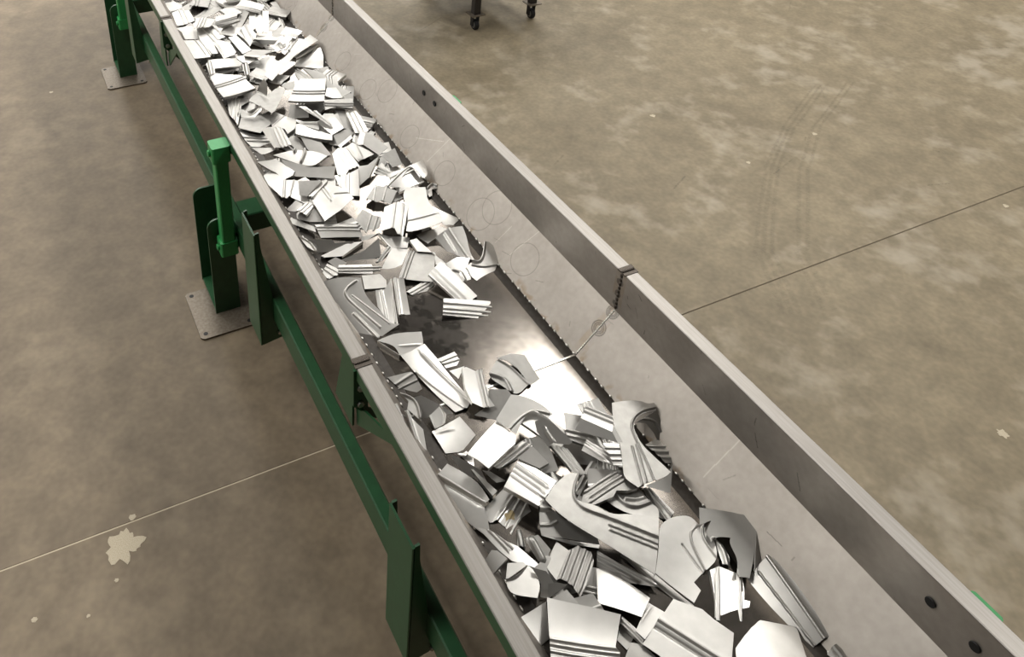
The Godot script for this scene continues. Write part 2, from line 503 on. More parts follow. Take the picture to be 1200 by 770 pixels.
# ------------------------------------------------------------------ green base frame
func leg(o: Node3D, z_near: float, z_far: float, s: int) -> void:
	var l := Node3D.new()
	l.name = "leg"
	o.add_child(l, true)
	var fx := func(v: float) -> float: return v if s == 0 else mirror(v)
	for z in [z_near, z_far]:
		var pts := PackedVector2Array([Vector2(fx.call(0.600), 0.008), Vector2(fx.call(0.600), 0.468)])
		for i in 8:
			var a := PI / 2 + PI / 2 * i / 7.0
			pts.append(Vector2(fx.call(0.501 + 0.036 + cos(a) * 0.036), 0.468 - 0.036 + sin(a) * 0.036))
		pts.append(Vector2(fx.call(0.501), 0.008))
		var st := new_st()
		extrude(st, pts, Transform3D(ALONG_Z, Vector3(0, 0, z - (0.008 if z == z_near else 0.0))), 0.008)
		build(st, "flange", M.green_dark, l)
	var st := new_st()
	bar_y(st, minf(fx.call(0.592), fx.call(0.600)), z_far + 0.008, maxf(fx.call(0.592), fx.call(0.600)), z_near - 0.008, 0.008, 0.468, 0.001)
	build(st, "web", M.green_dark, l)
	st = new_st()
	bar_y(st, minf(fx.call(0.503), fx.call(0.592)), z_far + 0.008, maxf(fx.call(0.503), fx.call(0.592)), z_near - 0.008, 0.008, 0.018, 0.001)
	build(st, "inner_foot", M.green_dark, l)
	st = new_st()
	bar_y(st, minf(fx.call(0.412), fx.call(0.636)), z_far + 0.062, maxf(fx.call(0.412), fx.call(0.636)), z_near + 0.112, 0.0, 0.008, 0.012)
	build(st, "foot_plate", M.foot_plate, l)
	for x in [0.435, 0.610]:
		for z in [z_near + 0.087, z_far + 0.085]:
			st = new_st()
			cyl(st, Vector3(fx.call(x), 0.0078, z), Vector3.UP, 0.009, 0.001, 12)
			build(st, "bolt_hole", M.black, l)
	for y in [0.395, 0.432]:
		st = new_st()
		cyl(st, Vector3(fx.call(0.592), y, (z_near + z_far) / 2 + 0.05), Vector3(-1 if s == 0 else 1, 0, 0), 0.009, 0.008, 6, 0.001)
		build(st, "bolt", M.bolt, l)
	st = new_st()
	cyl(st, Vector3(fx.call(0.55), 0.018, z_near - 0.06), Vector3.UP, 0.009, 0.008, 6, 0.001)
	build(st, "anchor_bolt", M.bolt, l)

func make_frame() -> void:
	var o := base("support_frame")
	tag(o, "dark green steel support frame with channel legs under the trough", "frame")
	for s in 2:
		var fx := func(v: float) -> float: return v if s == 0 else mirror(v)
		var st := new_st()
		bar_z(st, minf(fx.call(0.600), fx.call(0.637)), 0.36, maxf(fx.call(0.600), fx.call(0.637)), 0.46, -5.6, 0.75, 0.004)
		build(st, "rail", M.green_dark, o)
		for z in [-4.609, -2.53, -0.44]:
			leg(o, z, z - 0.22, s)
		# open channel brackets on the rail's outer face
		for b in [[-4.31, -4.19, 0.30, 0.74], [-2.195, -2.065, 0.262, 0.74], [-1.075, -0.957, 0.275, 0.732]]:
			var br := Node3D.new()
			br.name = "channel_bracket"
			o.add_child(br, true)
			st = new_st()
			bar_y(st, minf(fx.call(0.550), fx.call(0.556)), b[0], maxf(fx.call(0.550), fx.call(0.556)), b[1], b[2], b[3], 0.002)
			build(st, "web", M.green_dark, br)
			for z in [b[0], b[1] - 0.006]:
				st = new_st()
				var pts := PackedVector2Array([Vector2(fx.call(0.556), b[2]), Vector2(fx.call(0.628), b[2] + 0.012), Vector2(fx.call(0.628), 0.36), Vector2(fx.call(0.600), 0.36), Vector2(fx.call(0.600), 0.46), Vector2(fx.call(0.570), b[3] - 0.05), Vector2(fx.call(0.568), b[3] + 0.006), Vector2(fx.call(0.556), b[3] + 0.004)])
				extrude(st, pts, Transform3D(ALONG_Z, Vector3(0, 0, z)), 0.006)
				build(st, "flange", M.green_dark, br)
			for y in [0.30, 0.335]:
				st = new_st()
				cyl(st, Vector3(fx.call(0.618), y, b[1]), Vector3(0, 0, 1), 0.008, 0.008, 6, 0.001)
				build(st, "bolt", M.bolt, br)
	for z in [-4.72, -2.58, -0.55]:
		var st := new_st()
		bar_x(st, z - 0.05, 0.365, z + 0.05, 0.452, 0.6375, mirror(0.6375), 0.004)
		build(st, "cross_member", M.green_dark, o)

func rocker_arm(z: float, s: int, label: String, drop := 0.0) -> void:
	var x := 0.5625 if s == 0 else mirror(0.5625)
	var o := base("rocker_arm", Vector3(x, 0.345 - drop, z))
	tag(o, label, "rocker arm", "bright green rocker arms")
	var d := 1.0 if s == 0 else -1.0
	var st := new_st()
	bar_y(st, -0.024, -0.026, 0.024, 0.026, 0.05, 0.43, 0.004)
	build(st, "bar", M.green_bright, o)
	st = new_st()
	bar_y(st, -0.033, -0.032, 0.033, 0.032, 0.42, 0.484, 0.005)
	build(st, "top_block", M.green_bright, o)
	st = new_st()
	bar_y(st, -0.033, -0.030, 0.033, 0.030, 0.0, 0.062, 0.005)
	build(st, "bottom_block", M.green_bright, o)
	for y in [0.031, 0.452]:
		st = new_st()
		var reach := 0.0045 if y < 0.1 else 0.029
		cyl(st, Vector3(0.033 * d, y, 0), Vector3(d, 0, 0), 0.020, 0.0045 if y < 0.1 else reach, 18, 0.001)
		if y < 0.1:
			cyl(st, Vector3(0.02 * d, y + 0.015, 0), Vector3(d, 0, 0), 0.012, 0.018, 18, 0.001)
		build(st, "pivot_bush", M.green_bright if y < 0.1 else M.black, o)
		st = new_st()
		cyl(st, Vector3(-0.033 * d, y, 0), Vector3(-d, 0, 0), 0.013, 0.009, 6, 0.002)
		build(st, "bolt", M.green_bright, o)

# ------------------------------------------------------------------ wheeled cart at the back
func make_cart() -> void:
	var o := base("wheeled_cart", Vector3(2.97, 0, -4.62))
	tag(o, "dark steel cart on small swivel castors standing on the concrete beyond the trough", "cart")
	for sx in [-0.218, 0.218]:
		for sz in [0.26, -0.42]:
			var c := Node3D.new()
			c.name = "castor"
			o.add_child(c, true)
			var st := new_st()
			cyl(st, Vector3(sx - 0.014, 0.036, sz), Vector3(1, 0, 0), 0.036, 0.028, 22, 0.004)
			build(st, "wheel", M.rubber, c)
			st = new_st()
			cyl(st, Vector3(sx - 0.0155, 0.036, sz), Vector3(1, 0, 0), 0.022, 0.031, 16, 0.001)
			build(st, "hub", M.grey_plastic, c)
			st = new_st()
			bar_y(st, sx - 0.024, sz - 0.022, sx - 0.018, sz + 0.012, 0.026, 0.108, 0.001)
			bar_y(st, sx + 0.018, sz - 0.022, sx + 0.024, sz + 0.012, 0.026, 0.108, 0.001)
			bar_y(st, sx - 0.024, sz - 0.022, sx + 0.024, sz + 0.018, 0.100, 0.110, 0.001)
			build(st, "fork", M.black, c)
			st = new_st()
			bar_y(st, sx - 0.048, sz - 0.046, sx + 0.048, sz + 0.046, 0.110, 0.116, 0.001)
			build(st, "mounting_plate", M.foot_plate, c)
			st = new_st()
			bar_y(st, sx - 0.024, sz - 0.024, sx + 0.024, sz + 0.024, 0.116, 0.80, 0.004)
			build(st, "leg", M.cart, o)
	var st := new_st()
	bar_y(st, -0.95, -0.60, 0.36, 0.36, 0.80, 0.84, 0.004)
	build(st, "top", M.cart, o)
	st = new_st()
	bar_y(st, -0.25, -0.45, 0.25, 0.22, 0.30, 0.325, 0.004)
	build(st, "shelf", M.cart, o)

# ------------------------------------------------------------------ pressed-steel offcuts
func rib_height(p: Vector2, ribs: Array) -> float:
	var h := 0.0
	for r in ribs:
		if not r[3] and not r[4].has_point(p): continue
		var pl: PackedVector2Array = r[2]
		var d := 1e9
		for i in pl.size() - 1:
			d = minf(d, p.distance_to(Geometry2D.get_closest_point_to_segment(p, pl[i], pl[i + 1])))
		var w: float = r[0]
		if d >= w: continue
		if r[3]: h += r[1] * clampf((w - d) / (0.55 * w), 0.0, 1.0)
		else: h += r[1] * (0.5 + 0.5 * cos(PI * d / w))
	return h

func cell_bits(poly: PackedVector2Array, q0: Vector2, q1: Vector2, put: Callable, up_is_ccw: bool) -> void:
	var rect := PackedVector2Array([q0, Vector2(q1.x, q0.y), q1, Vector2(q0.x, q1.y)])
	var inside := 0
	for p in rect:
		if Geometry2D.is_point_in_polygon(p, poly): inside += 1
	var bits: Array = [rect]
	if inside < 4: bits = Geometry2D.intersect_polygons(poly, rect)
	for b in bits:
		if b.size() < 3: continue
		var cen := Vector2.ZERO
		for p in b: cen += p
		cen /= b.size()
		var idx := Geometry2D.triangulate_polygon(b)
		for k in range(0, idx.size(), 3):
			var A: Vector2 = b[idx[k]]; var B: Vector2 = b[idx[k + 1]]; var C: Vector2 = b[idx[k + 2]]
			var ccw := (B - A).cross(C - A) > 0
			if ccw == up_is_ccw:
				var t := B; B = C; C = t
			put.call(A, cen, false); put.call(B, cen, false); put.call(C, cen, false)
			put.call(A, cen, true); put.call(C, cen, true); put.call(B, cen, true)

func offcut_facet(st: SurfaceTool, f: Array, flange: float, curl: Vector2) -> void:
	var c := Vector3(f[0][0], f[0][1], f[0][2])
	var u := Vector3(f[1][0], f[1][1], f[1][2]).normalized()
	var v := Vector3(f[2][0], f[2][1], f[2][2]).normalized()
	var n := u.cross(v).normalized()
	if n.y < 0: n = -n
	var poly := PackedVector2Array()
	for i in range(0, f[3].size(), 2): poly.append(Vector2(f[3][i], f[3][i + 1]))
	var ribs := []
	var free := false
	for r in f[4]:
		var w: float = r[0] if r[0] else 4.6
		var h: float = r[1] if r[0] else 3.8
		var pl := PackedVector2Array()
		for i in range(2, r.size(), 2): pl.append(Vector2(r[i], r[i + 1]))
		var straight := pl.size() == 2 and absf((pl[1] - pl[0]).normalized().y) < 0.06
		if pl.size() > 2:
			for rep_ in 2:      # round the corners of curved beads
				var q := PackedVector2Array([pl[0]])
				for i in pl.size() - 1:
					if i > 0: q.append(pl[i].lerp(pl[i + 1], 0.25))
					if i < pl.size() - 2: q.append(pl[i].lerp(pl[i + 1], 0.75))
				q.append(pl[pl.size() - 1])
				pl = q
		var box := Rect2(pl[0], Vector2.ZERO)
		for p in pl: box = box.expand(p)
		ribs.append([w, h, pl, straight, box.grow(w)])
		if not straight: free = true
	var lo := poly[0]; var hi := poly[0]
	for p in poly:
		lo = lo.min(p); hi = hi.max(p)
	var us := [lo.x]
	var vs := [lo.y]
	var cell := 11.0 if free else 22.0
	var nu := maxi(1, int(ceil((hi.x - lo.x) / cell)))
	for i in nu: us.append(lo.x + (hi.x - lo.x) * (i + 1) / nu)
	var nv := maxi(1, int(ceil((hi.y - lo.y) / cell)))
	for i in nv: vs.append(lo.y + (hi.y - lo.y) * (i + 1) / nv)
	for r in ribs:
		if r[3]:
			var y: float = (r[2][0].y + r[2][1].y) / 2.0
			for k in [-1.0, -0.45, 0.45, 1.0]:
				var q: float = y + k * r[0]
				if q > lo.y and q < hi.y: vs.append(q)
			r[2] = PackedVector2Array([Vector2(r[2][0].x, y), Vector2(r[2][1].x, y)])
	vs.sort()
	var mid := (lo + hi) / 2.0
	var zf := func(p: Vector2) -> float:
		var q := p - mid
		return rib_height(p, ribs) + curl.x * q.x * q.x + curl.y * q.y * q.y
	var put := func(p: Vector2, cen: Vector2, flip: bool) -> void:
		var q := p.lerp(cen, 0.04)
		var e := 0.25
		var gx: float = (zf.call(q + Vector2(e, 0)) - zf.call(q - Vector2(e, 0))) / (2 * e)
		var gy: float = (zf.call(q + Vector2(0, e)) - zf.call(q - Vector2(0, e))) / (2 * e)
		var nn := (n - u * gx - v * gy).normalized()
		var z: float = zf.call(p)
		st.set_normal(-nn if flip else nn)
		st.set_uv(p * 0.01)
		st.add_vertex((c + u * p.x + v * p.y + n * (z - (1.2 if flip else 0.0))) * 0.001)
	var up_is_ccw := u.cross(v).dot(n) > 0
	for i in us.size() - 1:
		for j in vs.size() - 1:
			var x0: float = us[i]; var x1: float = us[i + 1]
			var y0: float = vs[j]; var y1: float = vs[j + 1]
			if x1 - x0 < 0.05 or y1 - y0 < 0.05: continue
			var fine := 1
			if free:
				var cc := Vector2((x0 + x1) / 2, (y0 + y1) / 2)
				var far := Vector2(x1 - x0, y1 - y0).length() / 2
				for r in ribs:
					if r[3]: continue
					for e in r[2].size() - 1:
						if cc.distance_to(Geometry2D.get_closest_point_to_segment(cc, r[2][e], r[2][e + 1])) < r[0] + far:
							fine = maxi(fine, int(ceil((x1 - x0) / 1.9)))
			var finy := 1 if fine == 1 else maxi(1, int(ceil((y1 - y0) / 1.9)))
			for fi in fine:
				for fj in finy:
					cell_bits(poly, Vector2(lerpf(x0, x1, float(fi) / fine), lerpf(y0, y1, float(fj) / finy)), Vector2(lerpf(x0, x1, float(fi + 1) / fine), lerpf(y0, y1, float(fj + 1) / finy)), put, up_is_ccw)
	# cut edges; the ones along the ribs turn down as a flange
	for i in poly.size():
		var a := poly[i]; var b := poly[(i + 1) % poly.size()]
		var L := a.distance_to(b)
		if L < 0.1: continue
		var dir := (b - a) / L
		var outw := Vector2(dir.y, -dir.x)
		if Geometry2D.is_point_in_polygon((a + b) / 2 + outw * 0.3, poly): outw = -outw
		var n3 := (u * outw.x + v * outw.y).normalized()
		var deep := flange if absf(dir.x) > 0.93 and L > 25.0 else 1.2
		var m := maxi(1, int(L / 6.0))
		for k in m:
			var p := a + dir * L * k / m; var q := a + dir * L * (k + 1) / m
			var P: Vector3 = (c + u * p.x + v * p.y + n * zf.call(p)) * 0.001
			var Q: Vector3 = (c + u * q.x + v * q.y + n * zf.call(q)) * 0.001
			var dn := -n * deep * 0.001
			quad(st, P, Q, Q + dn, P + dn, n3)
			if deep > 2.0:
				var ins := -n3 * 0.0012
				quad(st, P + ins, Q + ins, Q + ins + dn, P + ins + dn, -n3)
				quad(st, P + dn, Q + dn, Q + dn + ins, P + dn + ins, -n)

func make_offcuts() -> void:
	var rng := RandomNumberGenerator.new()
	rng.seed = 31
	var i := 0
	for d in OFFCUTS:
		var o := base(d[0], Vector3(d[3][0], d[3][1], d[3][2]))
		tag(o, d[1], "steel offcut", d[2] if d[2] else "pressed steel offcuts in the trough")
		var k := rng.randf()
		var mt: Material = M.steel if k < 0.55 else (M.steel_bright if k < 0.8 else M.steel_dull)
		var flange := rng.randf_range(8.0, 15.0) if rng.randf() < 0.7 else 1.2
		var curl := Vector2(rng.randf_range(-8e-4, 8e-4), rng.randf_range(-9e-4, 9e-4))
		var names := ["sheet", "folded_flange", "folded_flange"]
		var nf := 0
		for f in d[4]:
			var st := new_st()
			offcut_facet(st, f, flange if nf == 0 and d[4].size() == 1 else 1.2, curl if d[4].size() == 1 else Vector2.ZERO)
			if d[4].size() == 1:
				var mi := build(st, "sheet", mt, o)
				mi.name = "sheet"
			else:
				build(st, names[nf], mt, o)
			nf += 1
		if d[0] == "stained_steel_offcut":
			var g: Array = d[4][0].duplicate(true)
			var uu := Vector3(g[1][0], g[1][1], g[1][2])
			var vv := Vector3(g[2][0], g[2][1], g[2][2])
			var nn := uu.cross(vv).normalized() * 0.4
			if nn.y < 0: nn = -nn
			for q in 3: g[0][q] += nn[q]
			g[3] = []
			for q in 12:
				var r := 12.0 + 4.0 * sin(q * 2.3) + 2.5 * cos(q * 5.1)
				g[3].append_array([-6.0 + cos(TAU * q / 12) * r, 4.0 + sin(TAU * q / 12) * r])
			var st := new_st()
			offcut_facet(st, g, 0.3, Vector2.ZERO)
			tag(build(st, "stain", M.stain, o), "tan stain")
		i += 1

# ------------------------------------------------------------------ hall
func make_hall() -> void:
	var fl := base("floor")
	tag(fl, "mottled brown-grey concrete workshop floor cut by one straight joint", "", "", "structure")
	var strokes := []
	var path := [[4.21, -2.918], [3.658, -2.654], [3.267, -2.395], [2.929, -2.104], [2.738, -1.932], [2.558, -1.622]]
	for off in [0.0, 0.035, 0.07, 0.18, 0.22]:
		for i in path.size() - 1:
			strokes.append([(path[i][0] + off - 1.0) / 6.0, (path[i][1] + off * 0.3 + 6.0) / 6.0, (path[i + 1][0] + off - 1.0) / 6.0, (path[i + 1][1] + off * 0.3 + 6.0) / 6.0, 5, 0.06])
	var rng := RandomNumberGenerator.new()
	rng.seed = 77
	for i in 70:
		var x := rng.randf(); var z := rng.randf()
		strokes.append([x, z, x + rng.randf_range(-0.03, 0.05), z + rng.randf_range(-0.03, 0.03), 2, rng.randf_range(0.05, 0.16)])
	var right_tex := concrete(100, Color(0.475, 0.43, 0.348), Color(0.605, 0.554, 0.458), Color(0.66, 0.627, 0.572), 0.55, strokes)
	var left_tex := concrete(200, Color(0.425, 0.375, 0.304), Color(0.505, 0.447, 0.365), Color(0.57, 0.52, 0.44), 0.25, [])
	var tm := [left_tex, right_tex]
	var joint := -1.785
	for s in 2:
		var m := uv_mat(tm[s], 0.55, 0.0)
		m.metallic_specular = 0.4
		for k in 2:
			var x0 := -9.0 if s == 0 else 1.002
			var x1 := 0.998 if s == 0 else 14.0
			var z0 := -27.0 if k == 0 else joint + 0.003
			var z1 := joint - 0.003 if k == 0 else 9.0
			var st := new_st()
			var ox := -5.0 if s == 0 else 1.0
			var uvf := func(x: float, z: float) -> Vector2: return Vector2((x - ox) / 6.0, (z + 6.0) / 6.0)
			quad(st, Vector3(x0, 0, z0), Vector3(x1, 0, z0), Vector3(x1, 0, z1), Vector3(x0, 0, z1), Vector3.UP, [uvf.call(x0, z0), uvf.call(x1, z0), uvf.call(x1, z1), uvf.call(x0, z1)])
			for e in [[x0, z0, x1, z0, Vector3(0, 0, -1)], [x0, z1, x1, z1, Vector3(0, 0, 1)], [x0, z0, x0, z1, Vector3(-1, 0, 0)], [x1, z0, x1, z1, Vector3(1, 0, 0)]]:
				quad(st, Vector3(e[0], 0, e[1]), Vector3(e[2], 0, e[3]), Vector3(e[2], -0.15, e[3]), Vector3(e[0], -0.15, e[1]), e[4])
			build(st, "slab", m, fl)
	var st := new_st()
	bar_x(st, joint - 0.003, -0.15, joint + 0.003, -0.0012, -9.0, 0.998, 0.0005)
	build(st, "joint_filler", M.sealant, fl)
	st = new_st()
	bar_x(st, joint - 0.003, -0.15, joint + 0.003, -0.0016, 1.002, 14.0, 0.0005)
	build(st, "joint_filler", M.dirt, fl)
	st = new_st()
	bar_y(st, -9.0, -27.0, 14.0, 9.0, -0.35, -0.151, 0.001)
	build(st, "subfloor", M.wall, fl)
	# dried splash and chips on the concrete
	st = new_st()
	blot(st, Vector2(-0.012, -1.716), 0.062, 4)
	tag(build(st, "dried_splash", M.pale_chip, fl), "pale ragged dried splash")
	for p in [[0.03, -1.80, 0.012], [-0.05, -1.62, 0.007], [-0.14, -1.55, 0.006], [-0.28, -1.60, 0.009], [2.82, -0.901, 0.02], [3.104, -3.028, 0.016], [3.779, -2.537, 0.014], [0.111, -4.61, 0.012], [3.25, -2.48, 0.012], [4.1, -1.72, 0.014]]:
		st = new_st()
		blot(st, Vector2(p[0], p[1]), p[2], int(p[2] * 1e5))
		build(st, "paint_fleck", M.pale_chip, fl)
	var H := CEIL
	var parts := [["wall_back", -9.2, -27.2, 14.2, -27.0], ["wall_front", -9.2, 9.0, 14.2, 9.2], ["wall_left", -9.2, -27.0, -9.0, 9.0], ["wall_right", 14.0, -27.0, 14.2, 9.0]]
	for p in parts:
		st = new_st()
		bar_y(st, p[1], p[2], p[3], p[4], -0.15, H, 0.001)
		tag(build(st, p[0], M.wall), "plain grey hall wall", "", "", "structure")
	st = new_st()
	bar_y(st, -9.2, -27.2, 14.2, 9.2, H, H + 0.2, 0.001)
	tag(build(st, "ceiling", M.ceiling), "grey hall ceiling", "", "", "structure")

func blot(st: SurfaceTool, at: Vector2, r: float, seed_: int) -> void:
	var n := FastNoiseLite.new()
	n.seed = seed_
	n.frequency = 1.1
	var pts := PackedVector2Array()
	for i in 40:
		var a := TAU * i / 40
		var k := 0.8 + 0.5 * n.get_noise_2d(cos(a) * 1.1, sin(a) * 1.1) + 0.18 * n.get_noise_2d(cos(a) * 3.0 + 9.0, sin(a) * 3.0)
		pts.append(Vector2(at.x + cos(a) * r * k, -(at.y + sin(a) * r * k)))
	extrude(st, pts, Transform3D(ALONG_Y, Vector3(0, 0.0, 0)), 0.0008)

# ------------------------------------------------------------------ scene
func _ready() -> void:
	var cam := Camera3D.new()
	cam.name = "camera"
	var f := 1010.2069
	cam.projection = Camera3D.PROJECTION_FRUSTUM
	cam.near = 0.05
	cam.far = 100.0
	cam.size = 770.0 * cam.near / f
	cam.frustum_offset = Vector2(170.0, -287.0) * cam.near / f
	cam.transform = Transform3D(Basis(Vector3(0.9123718, 0.0072973, 0.4092975), Vector3(0.1973847, 0.8680932, -0.4554706), Vector3(-0.3586320, 0.4963476, 0.7905834)), Vector3(0, 2.5, 0))
	add_child(cam)
	cam.current = true
	var we := WorldEnvironment.new()
	we.name = "environment"
	var env := Environment.new()
	env.background_mode = Environment.BG_COLOR
	env.background_color = Color(0.02, 0.02, 0.02)
	env.tonemap_mode = Environment.TONE_MAPPER_LINEAR
	env.tonemap_exposure = 1.0
	env.sdfgi_enabled = true
	env.ssao_enabled = true
	env.ssil_enabled = true
	we.environment = env
	add_child(we)
	make_materials()
	for z in [-4.7, -9.1, -13.5, -17.9, -22.3]:
		for x in [4.6, 8.2]:
			high_bay(Vector3(x, 6.3, z), 13.6)
		for x in [-5.7, -2.1]:
			high_bay(Vector3(x, 6.3, z + 1.8), 13.6)
		if z < -9.0: high_bay(Vector3(1.1, 6.3, z + 0.9), 13.6)  # unseen lamps above the trough line, added to brighten the far offcuts
	high_bay(Vector3(4.6, 6.3, -0.3), 13.6)  # unseen extra lamp, added to lighten the near offcuts
	make_hall()
	make_trough()
	make_frame()
	rocker_arm(-4.565, 0, "bright green rocker arm in front of the far frame leg")
	rocker_arm(-2.485, 0, "bright green upright rocker arm with square end blocks beside the rim")
	rocker_arm(-2.485, 1, "bright green rocker arm top peeking over the far-side rim by paired bolts", 0.046)
	rocker_arm(-0.372, 1, "bright green rocker arm top just outside the plain rim", 0.046)
	make_cart()
	make_offcuts()

